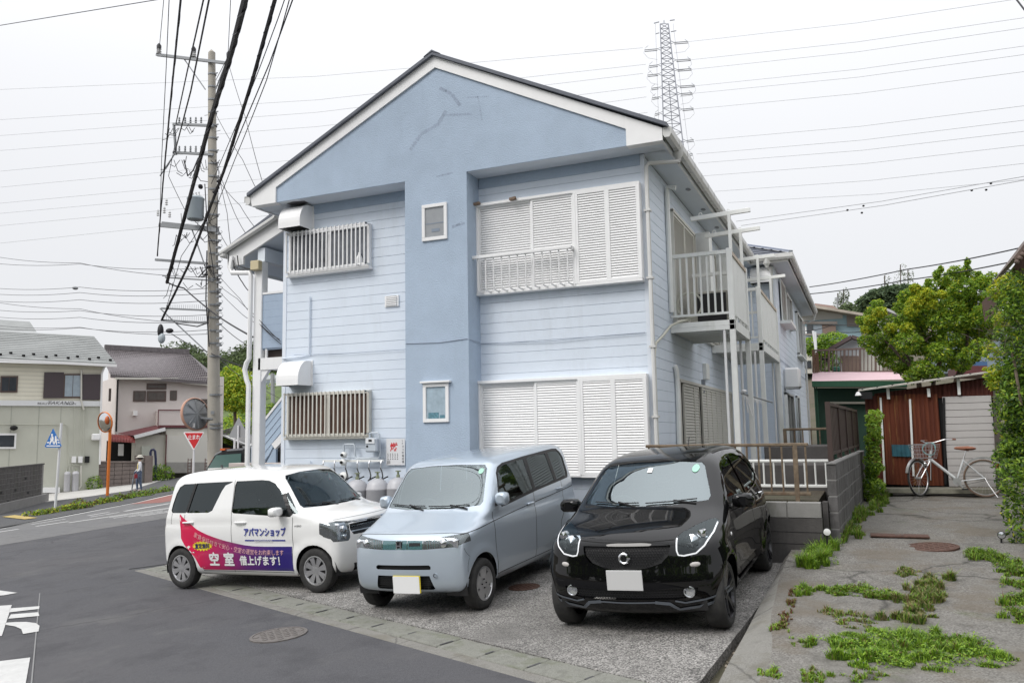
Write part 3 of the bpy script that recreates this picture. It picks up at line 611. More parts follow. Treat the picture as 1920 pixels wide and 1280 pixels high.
# ---- balconies
m_bal = m_whd
def balcony(y0, y1, arms, far_post=True):
    x0, x1, zf, zt = XW+.01, -1.78, 3.57, 4.84
    f = MB(); f.box(x0, x1, y0, y0+.05, zf, zf+.15); f.box(x1-.05, x1, y0+.05, y1, zf, zf+.15); f.box(x0, x1-.05, y1-.05, y1, zf, zf+.15); f.box(x0+.001, x1-.05, y0+.05, y1-.05, zf+.06, zf+.12)
    f.box(x0, x1+.004, y0-.004, y0+.01, zf+.075, zf+.082); 
    n = 7
    for i in range(n): f.box(x0+.01, x1-.05, y0+.1+i*(y1-y0-.2)/n, y0+.14+i*(y1-y0-.2)/n, zf+.012, zf+.06)
    B = f.build('balcony', m_bal, APT)
    def A(name, b, m=m_bal, **k): return b.build(name, m, B, **k)
    for (px, py) in ((x1-.085, y0), (x1-.085, y1-.085)):
        A('post', MB().box(px, px+.085, py, py+.085, .42, zt+.02), bevel=.006)
    for (px, py) in ((x1-.17, y0+.03), (x1-.17, y1-.06)): A('drainpipe', MB().tube([(px, py, zf), (px, py, .5)], .022, 8), m_wht, smooth=True)
    A('top_rail', MB().box(x0, x1-.085, y0+.01, y0+.075, zt-.06, zt)); A('top_rail', MB().box(x1-.075, x1-.01, y0+.085, y1-.085, zt-.06, zt), mat('rail_rust', (.5, .42, .34), r=.7, n=.2, ns=6))
    A('top_rail', MB().box(x0, x1-.085, y1-.075, y1-.01, zt-.06, zt)); A('bottom_rail', MB().box(x0, x1-.085, y0+.02, y0+.06, zf+.25, zf+.285)); A('bottom_rail', MB().box(x1-.06, x1-.02, y0+.085, y1-.085, zf+.25, zf+.285))
    for i in range(8):
        x = x0+.06+i*(x1-x0-.15)/8; A('baluster', MB().box(x, x+.028, y0+.026, y0+.054, zf+.285, zt-.06))
    y = y0+.1
    while y < y1-.1: A('plank', MB().box(x1-.055, x1-.03, y, y+.062, zf+.285, zt-.06)); y += .07
    for i in range(int((y1-y0)/.45)+1):
        yy = y0+.1+i*(y1-y0-.25)/int((y1-y0)/.45); A('spacer', MB().box(x1-.055, x1-.025, yy, yy+.05, zf+.15, zf+.25))
    for ya in arms:
        A('laundry_post', MB().box(x1-.07, x1-.02, ya, ya+.05, zt, 5.52), bevel=.004)
        A('laundry_arm', MB().beam((x1-.66, ya+.025, 5.46), (x1+.29, ya+.025, 5.50), .045, .07), bevel=.004)
        for u in (-.5, -.05): A('hook', MB().tube([(x1+u-.025, ya+.02, 5.49)]+[(x1+u-.025*cos(t*pi/6), ya+.02, 5.52+.03*sin(t*pi/6)) for t in range(7)]+[(x1+u+.025, ya+.02, 5.49)], .007, 5), smooth=True)
    return B
balcony(12.9, 14.76, (13.15, 14.45)); balcony(16.7, 20.15, (16.9, 19.3))
# ---- wing openings
def sidewin(y0, y1, z0, z1, X=-1.9, m=m_whd):
    f = MB(); w = .05; f.box(X, X+.08, y0, y1, z0-.03, z0+w); f.box(X, X+.08, y0, y1, z1-w, z1); f.box(X, X+.08, y0, y0+w, z0, z1); f.box(X, X+.08, y1-w, y1, z0, z1); f.box(X, X+.07, (y0+y1)/2-.02, (y0+y1)/2+.02, z0, z1); f.box(X, X+.16, y0-.05, y1+.05, z0-.07, z0-.03)
    o = f.build('window_frame', m, APT); MB().box(X-.01, X+.03, y0+w, y1-w, z0+w, z1-w).build('pane', m_glass, o)
sidewin(23.7, 25.6, 5.0, 5.85); sidewin(27.6, 29.9, 4.4, 5.8)
louvre_panel('shutter_panel', 22.2, 23.6, 4.85, 5.95, -1.86, m_whd, 'y'); MB().box(-1.9, -1.62, 22.1, 23.7, 4.75, 4.83).build('window_box', m_whd, APT)
o = hood(-2.42, -1.94, 5.62, 6.06, .42, yb=21.05)
b = MB(); b.box(-1.9, -1.5, 22.2, 22.7, 3.05, 3.6); b.build('vent_hood', m_wht, APT, bevel=.05)
sidewin(22.1, 24.2, 1.0, 2.95); MB().box(-1.9, -1.88, 25.8, 26.7, .9, 2.95).build('door', m_dark, APT); b = MB(); b.box(-1.9, -1.84, 25.75, 25.8, .9, 3); b.box(-1.9, -1.84, 26.7, 26.75, .9, 3); b.box(-1.9, -1.84, 25.75, 26.75, 2.95, 3); b.build('door_frame', m_whd, APT)
pipe([(-1.88, 21.4, 3.75), (-1.88, 25, 3.75), (-1.88, 30.8, 3.76)], .008, 'joint_line', m_sidc, 4)
# ---- left-hand side: corridor roof, post, parapet, stairs
YC = 12.0
b = MB(); b.prism([(-9.35, 6.42), (-11.2, 5.6), (-11.2, 5.68), (-9.35, 6.60)], 'y', YC-.03, 19.8); b.build('roof', m_roofm, APT)
b = MB(); b.prism([(-9.35, 6.08), (-10.75, 5.48), (-10.75, 5.33), (-11.12, 5.33), (-11.12, 5.60), (-9.35, 6.40)], 'y', YC, YC+.05); b.build('bargeboard', m_wht, APT)
b = MB(); b.prism([(-9.36, 6.10), (-10.75, 5.50), (-11.1, 5.36), (-11.1, 5.40), (-9.36, 6.14)], 'y', YC+.05, 19.7); b.build('soffit', m_sof, APT)
MB().box(-10.45, -10.28, YC+.06, 19.6, 5.36, 5.62).build('eaves_beam', m_sof, APT)
b = MB(); b.box(-11.14, -11.1, YC, 19.7, 5.3, 5.58); b.build('eaves_board', m_wht, APT); b = MB(); b.box(-11.26, -11.14, YC-.1, 19.7, 5.5, 5.61); b.build('gutter', m_gut, APT, bevel=.02)
b = MB(); b.beam((-11.26, YC-.07, 5.57), (-9.85, YC-.07, 6.17), .09, .08); b.build('gutter', m_gut, APT, bevel=.02)
b = MB(); b.beam((-9.92, YC-.1, 6.14), (-9.75, YC-.2, 6.2), .09, .1); b.ball((-9.85, YC-.1, 6.14), .07); b.build('gutter_elbow', m_gut, APT, smooth=True)
pipe([(-11.0, 11.97, 5.5), (-11.0, 11.93, 5.25), (-10.95, 11.93, 5.17), (-10.52, 11.93, 5.13), (-10.49, 11.93, 5.06), (-10.5, 11.93, 3.5), (-10.56, 11.93, 3.42), (-10.6, 11.93, 3.3), (-10.55, 11.93, 3.1), (-10.5, 11.93, 3.0), (-10.5, 11.93, .3)], .045, 'downpipe', m_wht, 8)
b = MB(); b.box(-10.46, -10.27, YC-.02, YC+.15, -.1, 5.34); b.build('post', m_wht, APT, bevel=.01)
b = MB(); b.box(-10.46, -10.26, YC-.14, YC-.03, 5.16, 5.34); b.build('junction_box', m_cream, APT, bevel=.01)
pipe([(-10.95, YC-.05, 5.42), (-10.9, YC-.07, 5.3), (-10.75, YC-.07, 5.22), (-10.5, YC-.07, 5.2)], .012, 'cable', m_rubb, 5)
pipe([(-10.85, YC-.05, 5.5), (-10.8, YC-.07, 5.3), (-10.6, YC-.07, 5.22), (-10.45, YC-.07, 5.2)], .012, 'cable', m_rubb, 5)
me = board_mesh(.98, .15); me.materials[0] = mat('mid_blue_siding', (.34, .42, .53), r=.6, n=.05, b=.3)
for i in range(7): inst(me, 'board', APT, (-10.34-APT.location.x, YC+.03-APT.location.y, 3.68+i*.145-APT.location.z))
b = MB(); b.box(-10.34, -9.38, YC+.03, YC+.1, 3.66, 4.7); b.box(-10.40, -10.34, YC+.05, 19.5, 3.66, 4.7); b.build('parapet', MATS['mid_blue_siding'], APT)
b = MB(); b.box(-10.36, -9.36, YC+.0, YC+.12, 4.7, 4.74); b.box(-10.43, -10.31, YC, 19.5, 4.7, 4.74); b.build('handrail', m_wht, APT)
b = MB(); b.box(-10.33, -9.37, YC-.02, YC+.12, 3.28, 3.5); b.prism([(-10.27, 3.28), (-10.1, 3.28), (-10.27, 3.05)], 'y', YC, YC+.08); b.box(-10.3, -9.37, YC+.2, 19.5, 3.3, 3.36); b.build('beam', m_wht, APT)
b = MB(); b.box(-10.3, -9.37, YC+.15, 19.5, 3.5, 3.66); b.build('corridor_floor', mat('brown_steel', (.06, .045, .04), r=.7), APT)
for x in (-10.2, -9.72): MB().box(x, x+.03, YC+.02, YC+.06, 3.5, 3.67).build('bracket', m_wht, APT)
STA = thing('outside_stair', 'pale blue boarded outside stair with white handrail at the left side of the apartment house', 'stair', (-12, 14.2, 0))
b = MB(); b.prism([(-10.6, 3.66), (-11.4, 2.86), (-12.05, 2.2), (-12.05, 1.2), (-11.62, 1.86), (-10.6, 2.75)], 'y', 14.0, 14.06); b.build('side_panel', mat('stair_blue', (.40, .50, .62), r=.6, n=.05, b=.2), STA)
b = MB()
for k in range(1, 6): b.beam((-10.6, 13.995, 3.66-k*.17), (-12.05, 13.995, 2.2-k*.17), .006, .008, up=(0, 1, 0))
b.build('board_joint', m_sidc, STA)
b = MB(); b.beam((-10.6, 14.03, 3.68), (-12.05, 14.03, 2.22), .1, .05); b.beam((-11.62, 14.03, 1.84), (-10.6, 14.03, 2.73), .08, .14); b.build('handrail', m_wht, STA)
b = MB(); b.prism([(-12.05, 2.06), (-12.75, 1.86), (-12.75, .6), (-12.05, .9)], 'y', 14.6, 14.66); b.build('lower_panel', MATS['stair_blue'], STA)
b = MB(); b.beam((-12.0, 14.63, 2.1), (-12.8, 14.63, 1.87), .1, .05); b.build('lower_handrail', m_wht, STA)
b = MB(); 
for k in range(9): b.box(-12.9+k*.26, -12.6+k*.26, 14.1, 14.9, .1+k*.2, .14+k*.2)
b.build('step', m_alu, STA)

# ---- gas supply on the front wall
t = thing('gas_meter', 'pale blue painted gas meter fixed on the wall beside the red character sign', 'gas meter', (-7.4, 11.45, 1.9))
m_met = mat('meter_grey', (.48, .53, .58), r=.45)
b = MB(); b.box(-7.52, -7.3, 11.3, 11.44, 1.76, 1.99); b.build('case', m_met, t, bevel=.02)
b = MB(); b.box(-7.50, -7.33, 11.285, 11.302, 1.9, 1.98); b.build('dial_panel', mat('panel_white', (.7, .72, .74), r=.3), t); MB().box(-7.44, -7.38, 11.28, 11.286, 1.93, 1.965).build('dial', m_dark, t); MB().box(-7.49, -7.46, 11.29, 11.299, 1.84, 1.87).build('label', m_dark, t)
b = MB(); b.tube([(-7.48, 11.38, 1.98), (-7.48, 11.38, 2.06), (-7.45, 11.38, 2.07), (-7.32, 11.38, 2.07), (-7.3, 11.38, 2.05), (-7.29, 11.4, 1.7), (-7.33, 11.4, 1.66), (-7.75, 11.4, 1.66), (-7.78, 11.4, 1.7), (-7.78, 11.4, 1.86), (-7.81, 11.4, 1.89), (-7.98, 11.4, 1.89), (-8.0, 11.4, 1.86), (-8.0, 11.4, 1.7)], .018, 8); b.build('pipe', m_met, t, smooth=True)
t = thing('gas_manifold', 'white gas manifold pipe with black hoses feeding the grey cylinders', 'gas pipe', (-8, 11.4, 1.58))
b = MB(); b.beam((-8.4, 11.38, 1.62), (-7.22, 11.38, 1.62), .035, .035); b.build('bar', m_whd, t)
for i in range(6):
    x = -8.37+i*.226; MB().tube([(x, 11.36, 1.62), (x, 11.34, 1.58), (x, 11.34, 1.5)], .012, 6).build('valve', m_alu, t)
    ex = x+random.choice((.03, .1, -.06)); pts = []
    for k in range(9):
        q = k/8; pts.append((lerp(x, x+.14, q)+.05*sin(q*pi*2), 11.33-.1*sin(q*pi), lerp(1.5, 1.37, q)-.12*sin(q*pi)))
    MB().tube(pts, .011, 6).build('hose', m_rubb, t, smooth=True)
for (x, z, r) in ((-7.93, 1.72, .05), (-7.94, 1.6, .055), (-7.93, 1.36, .085)):
    MB().lathe((x, 11.32, z), [(.01, -.07), (r*.5, -.06), (r, -.04), (r, .01), (r*.5, .05)], 14, 'y').build('regulator', m_whd, t, smooth=True)
    MB().lathe((x-.0, 11.24, z), [(.001, -.012), (r*.45, -.01), (r*.45, .01)], 12, 'y').build('cap', m_dark, t)
m_cyl = mat('cylinder_grey', (.44, .44, .46), r=.4, n=.05, ns=4, stain=(.3, .27, .25, .4, .6), ss=5)
cyl = thing('gas_cylinder', 'grey gas cylinder, leftmost of the row below the manifold, seen through the white car', 'gas cylinder', (-8.35, 11.18, gz(-8.35, 11.18)), 0, 'gas cylinders against the front wall')
MB().lathe((0, 0, 0), [(.16, 0), (.17, .02), (.18, .1), (.18, 1.06), (.183, 1.065), (.183, 1.08), (.178, 1.09), (.165, 1.15), (.13, 1.2), (.07, 1.235), (.035, 1.245)], 24).build('tank', m_cyl, cyl, smooth=True, local=True)
MB().lathe((0, 0, 0), [(.03, 1.24), (.03, 1.28), (.018, 1.29), (.018, 1.33), (.045, 1.335), (.045, 1.35), (.01, 1.352)], 10).build('valve', mat('brass', (.35, .38, .25), r=.4, m=.6), cyl, local=True)
for i, (x, lb) in enumerate(((-7.97, 'grey gas cylinder just above the bonnet of the white car, second from the left'), (-7.585, 'grey gas cylinder between the white and silver cars, right of two fully seen'), (-7.2, 'grey gas cylinder half hidden behind the edge of the silver car'), (-6.82, 'grey gas cylinder seen only through the silver car windscreen'))):
    dup(cyl, (x, 11.18, gz(x, 11.18)), random.uniform(0, 3), lb)
t = thing('gas_warning_sign', 'white paper sign with one large red character on the pale blue wall', 'sign', (-7.04, 11.47, 1.76))
MB().box(-7.215, -6.865, 11.462, 11.47, 1.545, 1.97).build('panel', mat('sign_white', (.72, .72, .73), r=.4), t)
b = MB(); b.text('燃', (-7.145, 11.46, 1.78), (1, 0, 0), (0, 0, 1), .15, bold=.003); b.build('red_character', mat('sign_red', (.6, .02, .03), r=.5), t)
b = MB()
for i, ch in enumerate('LPガス貯蔵設備'): b.text(ch, (-6.92, 11.46, 1.925-i*.049), (1, 0, 0), (0, 0, 1), .042)
for i in range(5):
    for k in range(4): b.box(-7.19+i*.045, -7.177+i*.045+.006*(k%2), 11.4605, 11.4615, 1.72-k*.028, 1.734-k*.028)
for i in range(3): 
    for k in range(3): b.box(-7.2+i*.022, -7.185+i*.022, 11.4605, 11.4615, 1.57+k*.02, 1.582+k*.02)
b.build('small_characters', mat('sign_ink', (.03, .03, .04), r=.6), t)
# ------------------------------------------------------------------ cars
def paint(name, c, r=.3, m=0.0, coat=1.0, inner=(.03, .03, .032), spec=.3):
    M = bpy.data.materials.new(name); M.use_nodes = True; T = M.node_tree; P = T.nodes['Principled BSDF']; o = T.nodes['Material Output']
    P.inputs['Base Color'].default_value = (*c, 1); P.inputs['Roughness'].default_value = r; P.inputs['Metallic'].default_value = m
    P.inputs['Coat Weight'].default_value = coat; P.inputs['Coat Roughness'].default_value = .02; P.inputs['Specular IOR Level'].default_value = spec
    g = T.nodes.new('ShaderNodeNewGeometry')
    n = T.nodes.new('ShaderNodeTexNoise'); n.inputs['Scale'].default_value = 2.5; n.inputs['Detail'].default_value = 6; T.links.new(g.outputs['Position'], n.inputs['Vector'])
    q = T.nodes.new('ShaderNodeMapRange'); q.inputs['To Min'].default_value = r*.85; q.inputs['To Max'].default_value = r*1.2; T.links.new(n.outputs[0], q.inputs['Value']); T.links.new(q.outputs[0], P.inputs['Roughness'])
    d = T.nodes.new('ShaderNodeBsdfDiffuse'); d.inputs[0].default_value = (*inner, 1); x = T.nodes.new('ShaderNodeMixShader')
    T.links.new(g.outputs['Backfacing'], x.inputs[0]); T.links.new(P.outputs[0], x.inputs[1]); T.links.new(d.outputs[0], x.inputs[2]); T.links.new(x.outputs[0], o.inputs[0]); return M
def glassmat(name, tint, refl=.0, ior=1.5, rough=.0, body=None, bodyf=0.0):
    M = bpy.data.materials.new(name); M.use_nodes = True; T = M.node_tree; T.nodes.remove(T.nodes['Principled BSDF']); o = T.nodes['Material Output']
    a = T.nodes.new('ShaderNodeBsdfTransparent'); a.inputs[0].default_value = (*tint, 1); b = T.nodes.new('ShaderNodeBsdfGlossy'); b.inputs['Roughness'].default_value = rough; b.inputs[0].default_value = (.86, .97, 1, 1)
    f = T.nodes.new('ShaderNodeFresnel'); f.inputs[0].default_value = ior
    ad = T.nodes.new('ShaderNodeMath'); ad.operation = 'ADD'; ad.use_clamp = True; T.links.new(f.outputs[0], ad.inputs[0]); ad.inputs[1].default_value = refl
    x = T.nodes.new('ShaderNodeMixShader'); T.links.new(ad.outputs[0], x.inputs[0]); T.links.new(b.outputs[0], x.inputs[2])
    if body:
        d = T.nodes.new('ShaderNodeBsdfDiffuse'); d.inputs[0].default_value = (*body, 1); y = T.nodes.new('ShaderNodeMixShader'); y.inputs[0].default_value = bodyf
        T.links.new(a.outputs[0], y.inputs[1]); T.links.new(d.outputs[0], y.inputs[2]); T.links.new(y.outputs[0], x.inputs[1])
    else: T.links.new(a.outputs[0], x.inputs[1])
    T.links.new(x.outputs[0], o.inputs[0]); return M
g_ws = glassmat('windscreen_glass', (.55, .64, .62), .20, 1.55)
g_side = glassmat('side_window_glass', (.42, .47, .46), .03, 1.5)
g_priv = glassmat('privacy_glass', (.035, .038, .042), .03, 1.5)
g_lamp = glassmat('lamp_lens', (.86, .9, .92), .08, 1.5, body=(.55, .58, .6), bodyf=.14)
g_lampd = glassmat('dark_lamp_lens', (.8, .84, .86), .02, 1.45)
g_teal = glassmat('teal_lens', (.35, .66, .68), .08, 1.5, body=(.2, .42, .45), bodyf=.35)
m_tyre = mat('tyre_rubber', (.018, .018, .019), r=.8, n=.2, ns=20, c2=(.035, .034, .032))
m_rim = mat('wheel_silver', (.50, .50, .51), r=.3, m=.75, n=.04)
m_rimk = mat('wheel_dark', (.05, .05, .055), r=.3, m=.6)
m_trim = mat('black_trim', (.014, .014, .015), r=.5)
m_gloss = mat('gloss_black_trim', (.01, .01, .011), r=.12, coat=.6)
m_chr = mat('chrome', (.75, .76, .78), r=.12, m=1)
m_seat = mat('seat_fabric', (.10, .10, .105), r=.9, n=.1, ns=20); m_seat2 = mat('seat_fabric_beige', (.22, .2, .18), r=.9, n=.1, ns=20)
m_dash = mat('dashboard', (.045, .045, .048), r=.6)
m_refl = mat('lamp_reflector', (.7, .72, .75), r=.18, m=.9); m_amb = mat('amber', (.6, .2, .02), r=.3)
m_platew = mat('plate_white', (.78, .78, .78), r=.5); m_plateg = mat('plate_grey', (.56, .56, .56), r=.5); m_platey = mat('plate_yellow', (.62, .5, .03), r=.5)
m_redl = mat('tail_lamp_red', (.35, .02, .02), r=.15, coat=.5)

def sdpoly(px, pz, poly):
    P = np.array(poly, float); n = len(P); d = np.full(px.shape, 1e9); s = np.ones(px.shape); j = n-1
    for i in range(n):
        e = P[j]-P[i]; wx = px-P[i, 0]; wz = pz-P[i, 1]
        t = np.clip((wx*e[0]+wz*e[1])/(e@e+1e-12), 0, 1); d = np.minimum(d, (wx-e[0]*t)**2+(wz-e[1]*t)**2)
        c1 = pz >= P[i, 1]; c2 = pz < P[j, 1]; c3 = e[0]*wz > e[1]*wx
        s = np.where((c1 & c2 & c3) | (~c1 & ~c2 & ~c3), -s, s); j = i
    return s*np.sqrt(d)
def chaikin(p, n=2, closed=True):
    for _ in range(n):
        q = []
        for i in range(len(p) if closed else len(p)-1):
            a, c = p[i], p[(i+1) % len(p)]
            q += [(a[0]*.75+c[0]*.25, a[1]*.75+c[1]*.25), (a[0]*.25+c[0]*.75, a[1]*.25+c[1]*.75)]
        p = q if closed else [p[0]]+q+[p[-1]]
    return p
def pip(x, y, poly):
    c = False; j = len(poly)-1
    for i in range(len(poly)):
        if (poly[i][1] > y) != (poly[j][1] > y) and x < (poly[j][0]-poly[i][0])*(y-poly[i][1])/(poly[j][1]-poly[i][1])+poly[i][0]: c = not c
        j = i
    return c
class CarBody:
    def __init__(s, prof, T, plan, L, W, H, arches, sweep=(.1, .05), crown=.03, k=(.07, .1), ds=.05, flare=.012, extra=None):
        s.prof = chaikin(prof, 2); s.T = np.array(T); s.plan = np.array(sorted(plan)); s.W = W; s.sweep = sweep; s.crown = crown; s.k = k; s.ar = arches; s.flare = flare; s.extra = extra
        hx, hy, z0, z1 = L/2+.08, W+.08, .1, H+.08
        nx, ny, nz = int(2*hx/ds), int(2*hy/ds), int((z1-z0)/ds)
        X = np.linspace(-hx, hx, nx+1); Yv = np.linspace(-hy, hy, ny+1); Z = np.linspace(z0, z1, nz+1)
        idx = {}; V = []; F = []
        def vid(i, j, k):
            key = (i, j, k)
            if key not in idx: idx[key] = len(V); V.append((X[i], Yv[j], Z[k]))
            return idx[key]
        for i in range(nx):
            for j in range(ny):
                F.append((vid(i, j, nz), vid(i+1, j, nz), vid(i+1, j+1, nz), vid(i, j+1, nz))); F.append((vid(i, j, 0), vid(i, j+1, 0), vid(i+1, j+1, 0), vid(i+1, j, 0)))
        for i in range(nx):
            for k_ in range(nz):
                F.append((vid(i, 0, k_), vid(i+1, 0, k_), vid(i+1, 0, k_+1), vid(i, 0, k_+1))); F.append((vid(i, ny, k_), vid(i, ny, k_+1), vid(i+1, ny, k_+1), vid(i+1, ny, k_)))
        for j in range(ny):
            for k_ in range(nz):
                F.append((vid(0, j, k_), vid(0, j, k_+1), vid(0, j+1, k_+1), vid(0, j+1, k_))); F.append((vid(nx, j, k_), vid(nx, j+1, k_), vid(nx, j+1, k_+1), vid(nx, j, k_+1)))
        V = np.array(V); Q = np.stack([np.clip(V[:, 0], -L/2+.28, L/2-.28), np.clip(V[:, 1], -W+.26, W-.26), np.clip(V[:, 2], .42, .6)], 1)
        lo = np.zeros(len(V)); hi = np.ones(len(V))
        for _ in range(26):
            m = (lo+hi)/2; p = Q+(V-Q)*m[:, None]; ins = s.f(p[:, 0], p[:, 1], p[:, 2]) < 0
            lo = np.where(ins, m, lo); hi = np.where(ins, hi, m)
        P = Q+(V-Q)*lo[:, None]
        me = bpy.data.meshes.new('b'); me.from_pydata(P.tolist(), [], F); s.bm = bmesh.new(); s.bm.from_mesh(me)
        bmesh.ops.recalc_face_normals(s.bm, faces=s.bm.faces); s.lay = s.bm.faces.layers.int.new('part'); bpy.data.meshes.remove(me); s.names = ['body']
        s.bvh = BVHTree.FromBMesh(s.bm)
    def side(s, x, z):
        w = np.interp(z, s.T[:, 0], s.T[:, 1])*np.interp(x, s.plan[:, 0], s.plan[:, 1])
        for cx, cz, r in s.ar:
            d = np.hypot(x-cx, z-cz); w = w+s.flare*np.exp(-((d-r-.02)/.055)**2)*(z > .2)
        if s.extra: w = w+s.extra(x, z)
        return w
    def f(s, x, y, z):
        u = (y/s.W)**2; t = lambda a: np.clip(a, 0, 1)**2*(3-2*np.clip(a, 0, 1))
        xp = x+s.sweep[0]*u*t((x+.2)/.9)-s.sweep[1]*u*t((-x-.8)/.6); zp = z+s.crown*u*t((z-.6)/.3)
        a = sdpoly(xp, zp, s.prof); b = np.abs(y)-s.side(x, z); k = np.interp(z, [.3, .9, 1.4], [s.k[0], s.k[0], s.k[1]])
        h = np.maximum(k-np.abs(a-b), 0)/k; return np.maximum(a, b)+h*h*k*.25
    def mark(s, name, poly, pr, pred):
        """cut the outline into the skin and label the faces inside it. pr: 'xz' side, 'yz' front, 'xy' top"""
        bm = s.bm; ia, ib = {'xz': (0, 2), 'yz': (1, 2), 'xy': (0, 1)}[pr]; ax = 3-ia-ib
        if name not in s.names: s.names.append(name)
        pid = s.names.index(name); n = len(poly)
        lo = (min(p[0] for p in poly), min(p[1] for p in poly)); hi = (max(p[0] for p in poly), max(p[1] for p in poly))
        def bb(f):
            a = [v.co[ia] for v in f.verts]; c = [v.co[ib] for v in f.verts]; return min(a), max(a), min(c), max(c)
        cand = {f for f in bm.faces if pred(f.calc_center_median(), f.normal) and (lambda q: q[1] > lo[0]-.01 and q[0] < hi[0]+.01 and q[3] > lo[1]-.01 and q[2] < hi[1]+.01)(bb(f))}
        for i in range(n):
            p, q = poly[i], poly[(i+1) % n]
            if abs(p[0]-q[0])+abs(p[1]-q[1]) < 1e-6: continue
            a0, a1 = sorted((p[0], q[0])); c0, c1 = sorted((p[1], q[1])); sub = []
            for f in cand:
                if f.is_valid:
                    b = bb(f)
                    if b[1] >= a0 and b[0] <= a1 and b[3] >= c0 and b[2] <= c1: sub.append(f)
            if not sub: continue
            co = [0, 0, 0]; no = [0, 0, 0]; co[ia], co[ib] = p; no[ia], no[ib] = -(q[1]-p[1]), q[0]-p[0]
            geom = sub+list({e for f in sub for e in f.edges})+list({v for f in sub for v in f.verts})
            r = bmesh.ops.bisect_plane(bm, geom=geom, dist=1e-4, plane_co=co, plane_no=no)
            cand |= {g for g in r['geom'] if isinstance(g, bmesh.types.BMFace)}
        for f in cand:
            if f.is_valid:
                c = f.calc_center_median()
                if pip(c[ia], c[ib], poly): f[s.lay] = pid
    def finish(s, parent, mats, inset={}, delete=(), names=None):
        out = {}
        for pid, nm in enumerate(s.names):
            base = nm.split('#')[0]
            fs = [f for f in s.bm.faces if f[s.lay] == pid]
            if not fs or nm in delete: continue
            vm = {}; vs = []; F = []
            for f in fs:
                ids = []
                for v in f.verts:
                    if v.index not in vm: vm[v.index] = len(vs); vs.append(v.co+v.normal*(-inset.get(base, 0)))
                    ids.append(vm[v.index])
                F.append(ids)
            me = bpy.data.meshes.new(base); me.from_pydata([tuple(v) for v in vs], [], F); me.materials.append(mats.get(nm, mats.get(base, mats['body'])))
            setsmooth(me, 1.2); o = bpy.data.objects.new(base, me); COL.objects.link(o); o.parent = parent; out.setdefault(nm, o)
            out[nm] = o
        return out
    def hit(s, u, v, pr, sgn=1):
        if pr == 'xz': o, d = Vector((u, sgn*3, v)), Vector((0, -sgn, 0))
        elif pr == 'yz': o, d = Vector((sgn*4, u, v)), Vector((-sgn, 0, 0))
        else: o, d = Vector((u, v, 4)), Vector((0, 0, -1))
        p, n, i, t = s.bvh.ray_cast(o, d); return (p, n) if p else (None, None)
    def ribbon(s, pts, pr, sgn=1, w=.006, off=.0015, step=.03):
        b = MB(); Q = []
        for a, c in zip(pts, pts[1:]):
            n = max(1, int(math.hypot(c[0]-a[0], c[1]-a[1])/step))
            for i in range(n): Q.append((lerp(a[0], c[0], i/n), lerp(a[1], c[1], i/n)))
        Q.append(pts[-1]); H = [s.hit(u, v, pr, sgn) for u, v in Q]; H = [h for h in H if h[0]]
        L_ = []
        for i, (p, n) in enumerate(H):
            d = H[min(i+1, len(H)-1)][0]-H[max(i-1, 0)][0]; t = d.cross(n)
            if t.length < 1e-6: continue
            t.normalize(); L_.append((p+n*off+t*w/2, p+n*off-t*w/2))
        for (a, c), (e, g) in zip(L_, L_[1:]): b.quad(a, c, g, e)
        return b
    def press(s, b, pr, sgn=1, off=.003):
        """lay flat lettering or a patch onto the skin"""
        ia, ib = {'xz': (0, 2), 'yz': (1, 2)}[pr]; nv = []
        for v in b.v:
            p, n = s.hit(v[ia], v[ib], pr, sgn); nv.append(tuple(p+n*off) if p else v)
        b.v = nv; return b
